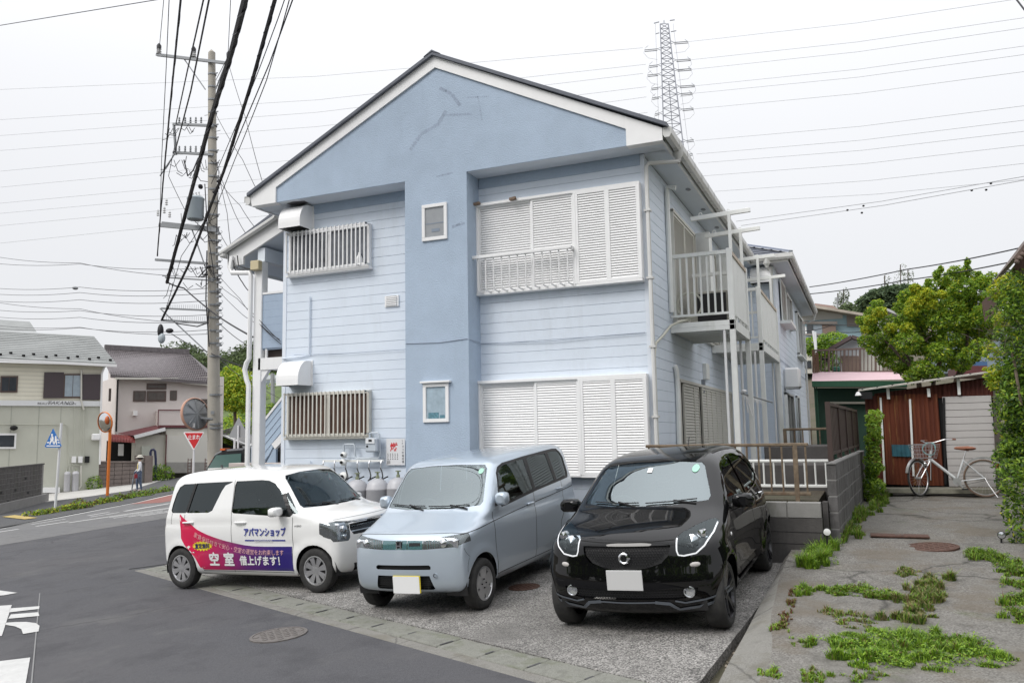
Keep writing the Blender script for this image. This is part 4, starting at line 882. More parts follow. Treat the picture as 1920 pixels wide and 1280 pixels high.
def wheel(parent, x, y, r, w, sgn, style):
    e = bpy.data.objects.new('wheel', None); COL.objects.link(e); e.parent = parent; e.location = (x, y, r); e.empty_display_size = .1
    ri = r*.66 if style != 'big' else r*.74
    h = w/2; o = sgn
    b = MB(); b.lathe((0, 0, 0), [(ri-.005, -h*.9*o), (ri+.02, -h*o), (r-.03, -h*o), (r-.006, -h*.8*o), (r, -h*.5*o), (r, h*.5*o), (r-.006, h*.8*o), (r-.03, h*o), (ri+.02, h*1.0*o), (ri, h*.9*o)], 36, 'y')
    for k in range(-2, 3): pass
    t = b.build('tyre', m_tyre, e, smooth=True, local=True)
    m = m_rimk if style == 'big' else m_rim
    b = MB(); b.lathe((0, 0, 0), [(ri+.003, h*.92*o), (ri-.012, h*.95*o), (ri-.022, h*.7*o), (ri-.03, -h*.8*o)], 36, 'y'); n = {'cap': 8, 'alloy': 5, 'big': 5}[style]
    b.lathe((0, 0, 0), [(.075, h*.5*o), (.07, h*.72*o), (.03, h*.78*o), (.001, h*.78*o)], 16, 'y')
    for k in range(n):
        a = 2*pi*k/n+.3
        if style == 'cap':
            wd0, wd1 = .042, .056
            for s in (0,):
                q = [(.05, -wd0/2), (ri-.02, -wd1*.72), (ri-.02, wd1*.72), (.05, wd0/2)]
                pts = [(u*cos(a)-v*sin(a), u*sin(a)+v*cos(a)) for u, v in q]
                b.add([(px, (h*.75 if i in (0, 3) else h*.88)*o, pz) for i, (px, pz) in enumerate(pts)]+[(px, (h*.5)*o, pz) for px, pz in pts], [(0, 1, 2, 3), (0, 4, 5, 1), (1, 5, 6, 2), (2, 6, 7, 3), (3, 7, 4, 0)])
        elif style == 'alloy':
            q = [(.03, -.05), (ri-.015, -.075), (ri-.015, .075), (.03, .05)]; pts = [(u*cos(a)-v*sin(a), u*sin(a)+v*cos(a)) for u, v in q]
            b.add([(px, (h*.72 if i in (0, 3) else h*.86)*o, pz) for i, (px, pz) in enumerate(pts)]+[(px, (h*.45)*o, pz) for px, pz in pts], [(0, 1, 2, 3), (0, 4, 5, 1), (1, 5, 6, 2), (2, 6, 7, 3), (3, 7, 4, 0)])
        else:
            for d in (-.14, .14):
                p0 = Vector((.05*cos(a), h*.6*o, .05*sin(a))); p1 = Vector(((ri-.015)*cos(a+d), h*.9*o, (ri-.015)*sin(a+d))); b.beam(p0, p1, .028, .025, up=(0, 1, 0))
    b.build('rim', m, e, local=True, bevel=.0)
    b = MB(); b.lathe((0, 0, 0), [(ri-.015, h*.35*o), (.001, h*.34*o)], 24, 'y'); b.build('brake_disc', m_trim if style != 'big' else m_rimk, e, local=True)
    if style == 'alloy':
        b = MB()
        for k in range(4): a = 2*pi*k/4; b.lathe((.045*cos(a), h*.74*o, .045*sin(a)), [(.008, 0), (.008, .012*o)], 8, 'y')
        b.build('wheel_nut', m_trim, e, local=True)
def arch_liner(parent, cx, cz, r, y0, y1):
    b = MB(); n = 18; pts = [(cx+r*cos(a), cz+r*sin(a)) for a in [(-.25+(pi+.5)*i/n) for i in range(n+1)]]
    b.add([(x, y0, z) for x, z in pts]+[(x, y1, z) for x, z in pts], [(i, i+1, n+2+i, n+1+i) for i in range(n)]); b.add([(x, y1, z) for x, z in pts], [tuple(range(n+1))]); b.build('wheel_arch', m_trim, parent, local=True)
def seat(parent, x, y, m, w=.25, h=.62, z=.42, hr=True):
    b = MB(); b.obox((x, y, z), (.24, 0, .02), (0, w, 0), (-.01, 0, .07)); b.obox((x-.26, y, z+h/2+.02), (.06, 0, .02), (0, w, 0), (-.09, 0, h/2))
    if hr: b.obox((x-.37, y, z+h+.13), (.045, 0, .0), (0, .12, 0), (-.015, 0, .085)); b.tube([(x-.34, y-.05, z+h), (x-.36, y-.05, z+h+.08)], .007, 5); b.tube([(x-.34, y+.05, z+h), (x-.36, y+.05, z+h+.08)], .007, 5)
    b.build('seat', m, parent, local=True, bevel=.03, smooth=True)
def interior(parent, xd, zd, W, sm, xs, xr, roofz):
    b = MB(); b.obox((xd+.02, 0, zd-.10), (.22, 0, -.01), (0, W*.86, 0), (0, 0, .11)); b.obox((xd-.12, -W*.5, zd+.015), (.07, 0, 0), (0, .17, 0), (0, 0, .035)); b.build('dashboard', m_dash, parent, local=True, bevel=.03, smooth=True)
    b = MB(); c = Vector((xd-.32, -W*.5, zd-.02)); ax = Vector((-.9, 0, .42)).normalized(); u = Vector((0, 1, 0)); v = ax.cross(u); b.tube([c+(u*cos(a)+v*sin(a))*.175 for a in [2*pi*i/20 for i in range(21)]], .014, 7, caps=False)
    b.beam(c-u*.17, c+u*.17, .03, .015, up=ax); b.beam(c, c-v*.16, .03, .015, up=ax); b.ball(c, .04, .05, .05); b.tube([c, c-ax*.3], .025, 6); b.build('steering_wheel', m_dash, parent, local=True, smooth=True)
    for y in (-W*.5, W*.5): seat(parent, xs, y, sm)
    seat(parent, xr, 0, sm, w=W*.8, h=.52, hr=False)
    for y in (-W*.45, W*.45): 
        b = MB(); b.obox((xr-.36, y, 1.12), (.04, 0, 0), (0, .11, 0), (0, 0, .08)); b.build('headrest', sm, parent, local=True, bevel=.02)
    b = MB(); b.box(-1.4, 1.2, -W*.85, W*.85, .26, .30); b.box(xd+.1, xd+.2, -W*.8, W*.8, .3, zd-.15); b.build('cabin_floor', m_trim, parent, local=True)
    b = MB(); b.box(xd-.44, xd-.42, -.12, .12, roofz-.22, roofz-.16); b.tube([(xd-.42, 0, roofz-.16), (xd-.40, 0, roofz-.08)], .01, 5); b.build('interior_mirror', m_trim, parent, local=True)
def mirror(parent, x, y, z, s, m, L_=.17, H_=.12, D_=.09):
    b = MB(); n = 14; rows = [(-D_/2, .75), (-D_/2+.02, .95), (0, 1.0), (D_/2, .9), (D_/2+.02, .6)]
    vs = []; 
    for d, k in rows:
        for i in range(n):
            a = 2*pi*i/n; c_, s_ = cos(a), sin(a); q = (abs(c_)**3.5+abs(s_)**3.5)**(-1/3.5); vs.append((x+d, y+s*(L_/2*k*q*c_), z+H_/2*k*q*s_))
    b.add(vs, [(i*n+j, i*n+(j+1) % n, (i+1)*n+(j+1) % n, (i+1)*n+j) for i in range(4) for j in range(n)]+[tuple(range(n)), tuple(4*n+j for j in range(n))]); o = b.build('door_mirror', m, parent, local=True, smooth=True)
    b = MB(); b.beam((x, y-s*L_*.45, z-H_*.35), (x+.03, y-s*(L_*.5+.08), z-H_*.75), .05, .035); b.build('mirror_arm', m_trim, parent, local=True, bevel=.008)
    b = MB(); b.box(x-D_/2-.003, x-D_/2+.0, y-L_*.36, y+L_*.36, z-H_*.35, z+H_*.35); b.build('mirror_glass', m_chr, o, local=True)
def wiper(parent, C_, pts, lift=.012):
    P = [C_.hit(y, z, 'yz') for y, z in pts]; P = [p+n*lift for p, n in P if p]
    b = MB(); b.tube(P, .006, 5); 
    q = P[0].lerp(P[-1], .45); b.tube([P[0]+Vector((.05, 0, -.04)), q+Vector((.012, 0, .004))], .009, 5); b.build('wiper', m_trim, parent, local=True)
def handle(parent, C_, x, z, s, m, w=.2):
    p, n = C_.hit(x, z, 'xz', s); b = MB(); pts = [p+Vector((-w/2, s*.004, 0)), p+Vector((-w/2+.02, s*.026, .002)), p+Vector((0, s*.032, .003)), p+Vector((w/2-.02, s*.026, .002)), p+Vector((w/2, s*.004, 0))]
    b.tube(pts, [.01, .014, .015, .014, .01], 7); b.build('door_handle', m, parent, local=True, smooth=True)
def place(t, x, y, h):
    n = Vector((-.05, -.045, 1)).normalized(); f = Vector((cos(h), sin(h), 0)); f = (f-n*n.dot(f)).normalized(); l = n.cross(f)
    t.rotation_euler = Matrix((f, l, n)).transposed().to_euler(); t.location = (x, y, gz(x, y)+.012)
up = lambda lo: (lambda c, n: c.z > lo)
def mirr(p): return [(-a, b) for a, b in p]
# ---- white tall kei hatchback with the red and blue advertising print
def white_car():
    t = thing('parked_car', 'white hatchback with red and blue advertising print on its side, parked leftmost', 'car')
    AR = [(1.23, .29, .315), (-1.23, .29, .315)]
    C_ = CarBody([(1.58, .20), (1.68, .27), (1.715, .42), (1.715, .62), (1.70, .80), (1.64, .905), (1.42, .985), (1.17, 1.035), (1.08, 1.08), (.66, 1.485), (.52, 1.56), (.25, 1.60), (-.5, 1.635), (-1.1, 1.625), (-1.42, 1.585), (-1.53, 1.50), (-1.60, 1.2), (-1.665, .95), (-1.68, .6), (-1.67, .35), (-1.62, .25), (-1.5, .19), (1.4, .17)],
                 [(.17, .66), (.3, .715), (.5, .735), (.78, .738), (.98, .722), (1.1, .70), (1.45, .62), (1.62, .57)], [(-1.7, .92), (-1.3, .99), (-1, 1), (1.2, 1), (1.5, .965), (1.72, .92)], 3.42, .7375, 1.64, AR, sweep=(.14, .07), crown=.035, k=(.08, .12),
                 extra=lambda x, z: -.010*np.exp(-((z-.60)/.05)**2)*(np.abs(x) < 1.0)-.006*np.exp(-((z-.9)/.03)**2))
    P = paint('white_car_paint', (.80, .80, .79), .25, 0, 1)
    for s, nm in ((-1, ''), (1, '')):
        sd = (lambda s: (lambda c, n: c.y*s > .4 and c.z < 1.56))(s)
        C_.mark('front_door', [(-.20, 1.49), (-.20, .30), (.86, .30), (.88, .66), (.90, .95), (1.04, .985), (.72, 1.30), (.53, 1.47), (.4, 1.50)], 'xz', sd)
        C_.mark('rear_door', [(-.21, 1.49), (-.21, .30), (-.78, .30), (-.86, .46), (-1.02, .60), (-1.12, .70), (-1.12, 1.0), (-1.02, 1.49)], 'xz', sd)
        C_.mark('side_window', [(-.172, 1.455), (-.195, 1.40), (-.20, 1.05), (-.17, 1.03), (.67, .975), (.86, .965), (.89, 1.0), (.69, 1.26), (.535, 1.40), (.43, 1.44), (.3, 1.455)], 'xz', sd)
        C_.mark('quarter_pane', [(.70, 1.235), (.875, 1.005), (.99, 1.0), (.95, 1.04), (.745, 1.275)], 'xz', sd)
        C_.mark('rear_window', [(-.96, 1.455), (-1.075, 1.065), (-1.06, 1.05), (-.65, 1.048), (-.58, 1.075), (-.44, 1.33), (-.38, 1.405), (-.28, 1.435), (-.245, 1.455)], 'xz', sd)
        C_.mark('quarter_window', [(-1.43, 1.09), (-1.40, 1.056), (-1.105, 1.05), (-.985, 1.45), (-1.21, 1.45), (-1.30, 1.41), (-1.36, 1.32), (-1.41, 1.18)], 'xz', sd)
        for cx, cz, r in AR: C_.mark('opening', [(cx+r*cos(a), cz+r*sin(a)*1.0) for a in [2*pi*i/28 for i in range(28)]], 'xz', (lambda s: (lambda c, n: c.y*s > .35 and c.z < .8))(s))
    fr = lambda c, n: c.x > .2 and n.x > .25 and c.z > .95
    C_.mark('windscreen', [(-.60, 1.065), (-.30, 1.05), (.30, 1.05), (.60, 1.065), (.615, 1.10), (.50, 1.45), (.46, 1.49), (.2, 1.515), (-.2, 1.515), (-.46, 1.49), (-.50, 1.45), (-.615, 1.10)], 'yz', fr)
    C_.mark('rear_screen', [(-.55, 1.1), (.55, 1.1), (.5, 1.48), (-.5, 1.48)], 'yz', lambda c, n: c.x < -1.3 and n.x < -.4)
    C_.mark('bonnet', [(1.10, -.60), (1.16, -.35), (1.19, 0), (1.16, .35), (1.10, .60), (1.45, .60), (1.60, .50), (1.67, .2), (1.67, -.2), (1.60, -.50), (1.45, -.60)], 'xy', lambda c, n: c.z > .82 and n.z > .45 and c.x > 1.0)
    nose = lambda c, n: c.x > 1.3 and c.z < 1.0
    C_.mark('front_bumper', [(-.76, .12), (.76, .12), (.76, .60), (.45, .62), (.44, .74), (-.44, .74), (-.45, .62), (-.76, .60)], 'yz', lambda c, n: c.x > 1.5)
    for s in (1, -1):
        hl = [(.47, .865), (.60, .885), (.74, .875), (.74, .83), (.72, .70), (.70, .635), (.53, .625), (.50, .66), (.49, .78)]
        C_.mark('headlight', hl if s > 0 else mirr(hl), 'yz', lambda c, n: c.x > 1.36 and c.z < 1)
    C_.mark('grille', [(-.465, .865), (.465, .865), (.485, .76), (.44, .69), (-.44, .69), (-.485, .76)], 'yz', nose)
    C_.mark('lower_intake', [(-.45, .33), (.45, .33), (.40, .22), (-.40, .22)], 'yz', nose)
    r = C_.finish(t, {'body': P, 'front_door': P, 'side_window': g_side, 'quarter_pane': g_side, 'rear_window': g_priv, 'quarter_window': g_priv, 'rear_screen': g_priv, 'windscreen': glassmat('white_car_screen', (.5, .58, .56), .05, 1.5), 'headlight': g_lamp, 'grille': m_gloss, 'lower_intake': m_trim},
                  inset={'side_window': .008, 'quarter_pane': .008, 'rear_window': .008, 'quarter_window': .008, 'windscreen': .004, 'headlight': .002, 'grille': .02, 'lower_intake': .03}, delete=('opening',))
    for cx, cz, rr in AR:
        for s in (1, -1):
            arch_liner(t, cx, cz, rr+.01, s*.70, s*.44); wheel(t, cx, s*.655, .28, .155, s, 'cap')
    interior(t, .84, .98, .66, m_seat, .1, -.75, 1.5)
    seams = MB()
    for s in (1, -1):
        for pts in ([(-.205, 1.47), (-.205, .24)], [(.90, .96), (.89, .62), (.855, .26)], [(-1.12, 1.03), (-1.12, .70), (-1.0, .58), (-.87, .46), (-.79, .25)], [(-1.40, 1.05), (-1.42, .9)]):
            q = C_.ribbon(pts, 'xz', s, .007); seams.add(q.v, q.f)
        q = C_.ribbon([(-.80, .255), (.86, .245)], 'xz', s, .008); seams.add(q.v, q.f)
    q = C_.ribbon([(-.62, .90), (-.40, .905), (0, .905), (.40, .905), (.62, .90)], 'yz', 1, .006); seams.add(q.v, q.f)
    seams.build('door_seam', m_trim, t, local=True)
    b = MB()
    for s in (1, -1):
        q = C_.ribbon([(-1.09, 1.06), (-.97, 1.45)], 'xz', s, .045, off=.001); b.add(q.v, q.f)
        q = C_.ribbon([(.88, .985), (.70, 1.26)], 'xz', s, .05, off=.002); b.add(q.v, q.f)
    b.build('window_pillar', m_trim, t, local=True)
    # grille bars and chrome
    b = MB()
    for z in (.735, .80, .84): q = C_.ribbon([(-.46, z), (-.2, z), (.2, z), (.46, z)], 'yz', 1, .012, off=-.008); b.add(q.v, q.f)
    q = C_.ribbon([(-.48, .855), (.48, .855)], 'yz', 1, .02, off=.004); b.add(q.v, q.f); b.build('grille_bar', m_chr, t, local=True)
    for s in (1, -1):
        b = MB(); b.box(1.42, 1.6, s*.52-.02 if s > 0 else s*.52-.14, s*.52+.14 if s > 0 else s*.52+.02, .64, .86); b.build('lamp_reflector', m_refl, t, local=True, bevel=.02)
        b = MB(); b.lathe((1.60, s*.57, .78), [(.05, -.02), (.045, .03), (.001, .04)], 14, 'x'); b.lathe((1.60, s*.57, .69), [(.035, -.02), (.03, .03), (.001, .04)], 14, 'x'); b.build('lamp_bulb', m_chr, t, local=True, smooth=True)
        mirror(t, .70, s*.83, 1.045, s, P, .2, .125, .1)
        handle(t, C_, -.03, .905, s, P); handle(t, C_, -1.04, .92, s, P)
    b = MB(); q = C_.press(MB().text('HYBRID', (.93, 0, .835), (1, 0, 0), (0, 0, 1), .035), 'xz', -1); b.add(q.v, q.f); b.build('badge', m_trim, t, local=True)
    wiper(t, C_, [(-.10, 1.075), (-.35, 1.08), (-.55, 1.10)]); wiper(t, C_, [(.45, 1.075), (.2, 1.07), (-.02, 1.075)])
    b = MB(); b.tube([(-1.1, -.0, 1.63), (-1.13, -.0, 1.66)], .015, 6); b.build('roof_antenna', m_trim, t, local=True)
    # ---- advertising print on the right-hand side
    D = bpy.data.materials.new('red_to_blue_print'); D.use_nodes = True; T = D.node_tree; Pn = T.nodes['Principled BSDF']; Pn.inputs['Roughness'].default_value = .3; Pn.inputs['Coat Weight'].default_value = .6
    tc = T.nodes.new('ShaderNodeTexCoord'); sx = T.nodes.new('ShaderNodeSeparateXYZ'); T.links.new(tc.outputs['Object'], sx.inputs[0])
    cr = T.nodes.new('ShaderNodeMapRange'); cr.inputs['From Min'].default_value = -1.25; cr.inputs['From Max'].default_value = .9; T.links.new(sx.outputs['X'], cr.inputs['Value'])
    rp_ = T.nodes.new('ShaderNodeValToRGB'); T.links.new(cr.outputs[0], rp_.inputs[0]); e = rp_.color_ramp.elements; e[0].color = (.62, .005, .07, 1); e[0].position = .16; e[1].color = (.02, .01, .16, 1); e[1].position = .86
    for pos, c in ((.38, (.38, .01, .1, 1)), (.6, (.11, .015, .16, 1))): k = e.new(pos); k.color = c
    T.links.new(rp_.outputs[0], Pn.inputs['Base Color'])
    top = [(-1.225, 1.04), (-1.12, .97), (-1.01, .905), (-.86, .82), (-.68, .755), (-.5, .705), (-.33, .665), (-.15, .632), (.02, .605), (.19, .590), (.4, .585), (.87, .585)]
    bot = lambda x: .268 if x > -.78 else (.29+.0 if x > -.84 else np.interp(x, [-1.225, -1.19, -1.11, -.96, -.92, -.84], [1.0, .70, .60, .47, .43, .29]))
    b = MB(); xs_ = [-1.225+i*.0345 for i in range(61)]+[.87]
    grid = []
    for x in xs_:
        zt = float(np.interp(x, [p[0] for p in top], [p[1] for p in top])); zb = min(float(bot(x)), zt-.002); col = []
        for k in range(13):
            z = lerp(zb, zt, k/12); p, n = C_.hit(x, z, 'xz', -1); col.append(tuple(p+n*.002))
        grid.append(col)
    b.v = [p for c in grid for p in c]; b.f = [(i*13+k, (i+1)*13+k, (i+1)*13+k+1, i*13+k+1) for i in range(len(xs_)-1) for k in range(12)]; b.mi = [0]*len(b.f)
    o = b.build('advertising_print', D, t, local=True, smooth=True)
    mw_ = mat('print_white', (.78, .78, .78), r=.4); mbl = mat('print_blue', (.015, .03, .28), r=.35); mpk = mat('print_pink', (.75, .42, .42), r=.4); mye = mat('print_yellow', (.75, .62, .03), r=.4)
    ux, uz = (1, 0, 0), (0, 0, 1)
    def word(s, x, z, size, m, wx=1.0, bold=0.0, off=.004, nm='lettering'):
        B_ = MB()
        for i_, (a_, c_) in enumerate([(0, 0)]+([(bold, 0), (-bold, 0), (0, bold), (0, -bold)] if bold else [])):
            b = MB().text(s, (x+a_, 0, z+c_), ux, uz, size, sx=wx); C_.press(b, 'xz', -1, off+.004+.0005*i_); B_.add(b.v, b.f)
        return B_.build(nm, m, t, local=True)
    word('アパマンショップ', .03, .735, .118, mbl, .80, .004)
    q = C_.ribbon([(.045, .668), (.765, .665)], 'xz', -1, .018, off=.003); q.build('print_bar', mbl, t, local=True); word('apamanshop', .22, .652, .05, mw_, 1.3, .0, .006)
    word('空', -.655, .345, .19, mw_, 1.08, .007); word('室', -.375, .345, .19, mw_, 1.08, .007)
    word('借上げます！', -.075, .352, .135, mw_, 1.0, .0045)
    S_ = '家賃保証付きで安心・空室の運営をお約束します'; n = len(S_); b = MB()
    for i, ch in enumerate(S_):
        x = -.93+i*(1.66/n); zt = float(np.interp(x+.03, [p[0] for p in top], [p[1] for p in top])); sl = (float(np.interp(x+.08, [p[0] for p in top], [p[1] for p in top]))-zt)/.05; a = math.atan(max(-1, min(0, sl)))
        b.text(ch, (x, 0, zt-.105), (cos(a), 0, sin(a)), (-sin(a), 0, cos(a)), .076)
    C_.press(b, 'xz', -1, .008); b.build('lettering', mpk, t, local=True)
    b = MB(); c0 = (-.775, .595); st = [(c0[0]+(.165 if i % 2 else .20)*cos(2*pi*i/36), c0[1]+(.052 if i % 2 else .072)*sin(2*pi*i/36)) for i in range(36)]
    b.v = [(c0[0], 0, c0[1])]+[(x, 0, z) for x, z in st]; b.f = [(0, i+1, (i+1) % 36+1) for i in range(36)]; b.mi = [0]*36; C_.press(b, 'xz', -1, .0065); b.build('print_burst', mye, t, local=True)
    word('査定無料', -.915, .567, .078, mat('print_navy', (.02, .02, .1), r=.4), .92, .002, .0085)
    place(t, -7.748, 9.602, -.073); return t
white_car()

# ---- silver-blue boxy kei van
def silver_car():
    t = thing('parked_car', 'silver blue boxy hatchback with blank white number plate, parked in the middle', 'car')
    AR = [(1.21, .285, .315), (-1.21, .285, .315)]
    C_ = CarBody([(1.60, .24), (1.67, .30), (1.695, .42), (1.69, .58), (1.675, .70), (1.66, .80), (1.61, .86), (1.42, .93), (1.16, 1.025), (1.06, 1.08), (.70, 1.49), (.58, 1.565), (.35, 1.595), (-.3, 1.625), (-1.2, 1.635), (-1.5, 1.61), (-1.60, 1.54), (-1.66, 1.1), (-1.69, .8), (-1.68, .4), (-1.62, .27), (-1.5, .2), (1.4, .20)],
                 [(.2, .66), (.3, .705), (.5, .73), (.8, .738), (1.0, .722), (1.1, .71), (1.5, .632), (1.62, .59)], [(-1.7, .93), (-1.3, .99), (-1, 1), (1.2, 1), (1.5, .975), (1.72, .94)], 3.40, .7375, 1.64, AR, sweep=(.10, .05), crown=.03, k=(.10, .12), flare=.016,
                 extra=lambda x, z: -.012*np.exp(-((z-.93)/.035)**2)+.008*np.exp(-((z-.40)/.04)**2)*(np.abs(x) < .9))
    P = paint('silver_blue_paint', (.50, .57, .645), .32, .45, 1)
    win = [(.70, 1.045), (.675, 1.2), (.60, 1.395), (.53, 1.46), (.40, 1.495), (-.19, 1.525), (-1.13, 1.555), (-1.27, 1.545), (-1.34, 1.49), (-1.40, 1.42), (-1.43, 1.20), (-1.40, 1.15), (-1.34, 1.14), (-.32, 1.085), (.50, 1.02), (.66, 1.01)]
    for s in (1, -1):
        sd = (lambda s: (lambda c, n: c.y*s > .4 and c.z < 1.58))(s)
        C_.mark('front_door', [(.90, 1.0), (.895, .30), (-.15, .30), (-.20, 1.0), (-.19, 1.53), (.42, 1.50), (.62, 1.40), (.80, 1.2)], 'xz', sd)
        C_.mark('rear_door', [(-.16, .30), (-.21, 1.0), (-.20, 1.53), (-1.1, 1.56), (-1.1, .75), (-.95, .62), (-.88, .45), (-.84, .30)], 'xz', sd)
        C_.mark('window_trim', win, 'xz', sd)
        C_.mark('side_window', [(.655, 1.055), (.63, 1.2), (.565, 1.38), (.50, 1.43), (.39, 1.465), (-.17, 1.495), (-.23, 1.115), (.50, 1.05)], 'xz', sd)
        C_.mark('rear_window', [(-.30, 1.115), (-.265, 1.50), (-.84, 1.515), (-.92, 1.15)], 'xz', sd)
        C_.mark('quarter_window', [(-1.0, 1.155), (-.925, 1.52), (-1.12, 1.525), (-1.26, 1.515), (-1.32, 1.47), (-1.37, 1.41), (-1.39, 1.21), (-1.35, 1.175)], 'xz', sd)
        for cx, cz, r in AR: C_.mark('opening', [(cx+r*cos(a), cz+r*sin(a)) for a in [2*pi*i/28 for i in range(28)]], 'xz', (lambda s: (lambda c, n: c.y*s > .35 and c.z < .8))(s))
    C_.mark('windscreen', [(-.62, 1.075), (-.30, 1.055), (.30, 1.055), (.62, 1.075), (.635, 1.11), (.56, 1.45), (.52, 1.495), (.2, 1.515), (-.2, 1.515), (-.52, 1.495), (-.56, 1.45), (-.635, 1.11)], 'yz', lambda c, n: c.x > .2 and n.x > .25 and c.z > .95)
    C_.mark('rear_screen', [(-.55, 1.1), (.55, 1.1), (.5, 1.5), (-.5, 1.5)], 'yz', lambda c, n: c.x < -1.3 and n.x < -.4)
    C_.mark('bonnet', [(1.10, -.62), (1.17, -.35), (1.19, 0), (1.17, .35), (1.10, .62), (1.56, .60), (1.64, .3), (1.64, -.3), (1.56, -.60)], 'xy', lambda c, n: c.z > .8 and n.z > .45 and c.x > 1.0)
    nose = lambda c, n: c.x > 1.42 and c.z < 1.0
    C_.mark('front_bumper', [(-.76, .12), (.76, .12), (.76, .70), (-.76, .70)], 'yz', lambda c, n: c.x > 1.5)
    C_.mark('lamp_band', [(-.26, .705), (.26, .705), (.26, .80), (-.26, .80)], 'yz', nose)
    for s in (1, -1):
        a = [(.265, .705), (.62, .72), (.72, .755), (.76, .79), (.76, .835), (.72, .85), (.62, .84), (.265, .80)]
        C_.mark('headlight', a if s > 0 else mirr(a), 'yz', nose)
    C_.mark('air_slot', [(-.33, .545), (.33, .545), (.35, .53), (.35, .51), (.33, .50), (-.33, .50), (-.35, .51), (-.35, .53)], 'yz', nose)
    C_.mark('air_intake', [(-.33, .435), (.33, .435), (.37, .30), (.35, .285), (-.35, .285), (-.37, .30)], 'yz', nose)
    C_.mark('bumper_lip', [(-.76, .1), (.76, .1), (.76, .238), (-.76, .238)], 'yz', nose)
    C_.finish(t, {'body': P, 'window_trim': m_trim, 'side_window': g_side, 'rear_window': g_priv, 'quarter_window': g_priv, 'rear_screen': g_priv, 'windscreen': g_ws, 'headlight': g_lamp, 'lamp_band': g_teal, 'air_slot': m_trim, 'air_intake': m_trim, 'bumper_lip': m_trim},
              inset={'window_trim': .004, 'side_window': .008, 'rear_window': .008, 'quarter_window': .008, 'windscreen': .004, 'headlight': .001, 'lamp_band': .001, 'air_slot': .035, 'air_intake': .04, 'bumper_lip': .02}, delete=('opening',))
    for cx, cz, rr in AR:
        for s in (1, -1):
            arch_liner(t, cx, cz, rr+.01, s*.70, s*.44); wheel(t, cx, s*.66, .268, .155, s, 'alloy')
    interior(t, .84, .98, .66, m_seat2, .1, -.75, 1.5)
    seams = MB()
    for s in (1, -1):
        for pts in ([(.90, .99), (.895, .62), (.88, .30)], [(-.205, 1.08), (-.205, 1.0), (-.15, .30)], [(-1.10, 1.13), (-1.10, .75), (-.95, .62), (-.88, .45), (-.84, .30)], [(1.52, .835), (.92, .885), (-.2, .955), (-1.1, 1.0), (-1.5, 1.02)], [(-.84, .305), (.88, .30)]):
            q = C_.ribbon(pts, 'xz', s, .009); seams.add(q.v, q.f)
    q = C_.ribbon([(-.70, .84), (-.55, .855), (0, .862), (.55, .855), (.70, .84)], 'yz', 1, .007); seams.add(q.v, q.f)
    for s in (1, -1):
        q = C_.ribbon([(s*.70, .70), (s*.72, .60), (s*.715, .45)], 'yz', 1, .004); seams.add(q.v, q.f)
    seams.build('door_seam', m_trim, t, local=True)
    b = MB()
    for z in (.72, .735, .75, .765, .78): q = C_.ribbon([(-.26, z), (.26, z)], 'yz', 1, .004, off=-.006); b.add(q.v, q.f)
    for y in (-.07, -.0, .07, .26, -.26): q = C_.ribbon([(y, .71), (y, .80)], 'yz', 1, .006, off=.001); b.add(q.v, q.f)
    b.build('lamp_bar', m_chr, t, local=True)
    q = C_.ribbon([(.095, .76), (.23, .76)], 'yz', 1, .035, off=.002); q.build('air_opening', m_trim, t, local=True)
    b = MB(); c = Vector((1.7, -.035, .753)); p, n = C_.hit(-.035, .753, 'yz'); x = p.x+.006
    b.box(x-.008, x-.002, -.075, .005, .712, .794); b.build('badge', m_gloss, t, local=True, bevel=.01)
    b = MB(); b.beam((x, -.058, .72), (x, -.062, .787), .011, .013, up=(1, 0, 0)); b.beam((x, -.012, .72), (x, -.008, .787), .011, .013, up=(1, 0, 0)); b.beam((x, -.058, .748), (x, -.012, .748), .011, .012, up=(1, 0, 0)); b.build('badge_letter', m_chr, t, local=True)
    for s in (1, -1):
        b = MB(); b.box(1.40, 1.60, min(s*.3, s*.66), max(s*.3, s*.66), .71, .80); b.build('lamp_reflector', m_refl, t, local=True, bevel=.01)
        b = MB(); b.lathe((1.60, s*.50, .765), [(.048, -.03), (.045, .03), (.02, .045), (.001, .05)], 14, 'x'); b.lathe((1.59, s*.62, .78), [(.03, -.03), (.03, .0), (.001, .03)], 12, 'x'); b.build('lamp_bulb', m_chr, t, local=True, smooth=True)
        b = MB()
        for y in (.30, .33, .36, .39): b.box(1.62, 1.628, s*y-.002, s*y+.002, .71, .80)
        b.build('lamp_fluting', MATS.get('teal_bars') or mat('teal_bars', (.12, .4, .42), r=.3), t, local=True)
        mirror(t, .78, s*.80, 1.12, s, P, .15, .15, .1)
        handle(t, C_, -.08, .955, s, P, .16); handle(t, C_, -.98, 1.035, s, P, .16)
    b = MB(); 
    for z in (.31, .33, .35, .37, .39, .41): b.box(1.655, 1.66, -.33, .33, z, z+.005)
    for y in range(-6, 7): b.box(1.654, 1.658, y*.05-.002, y*.05+.002, .29, .43)
    b.build('intake_mesh', m_trim, t, local=True)
    o = MB().box(1.700, 1.708, -.112, .235, .262, .442).build('number_plate', m_platey, t, local=True, bevel=.003); MB().box(1.7085, 1.713, -.112, .222, .258, .434).build('blank_panel', m_platew, t, local=True)
    MB().lathe((1.662, .40, .44), [(.022, 0), (.022, .012)], 14, 'x').build('tow_cover', P, t, local=True)
    b = MB(); b.lathe((0, 0, 0), [(.03, 0), (.001, .001)], 16, 'x'); b.v = [(v[0], v[1]+.50, v[2]+1.43) for v in b.v]; 
    C_.press(b, 'yz', 1, .002); b.build('round_sticker', mat('green_sticker', (.35, .65, .5), r=.5), t, local=True)
    wiper(t, C_, [(-.05, 1.085), (-.3, 1.09), (-.56, 1.105)]); wiper(t, C_, [(.50, 1.08), (.25, 1.075), (.0, 1.08)])
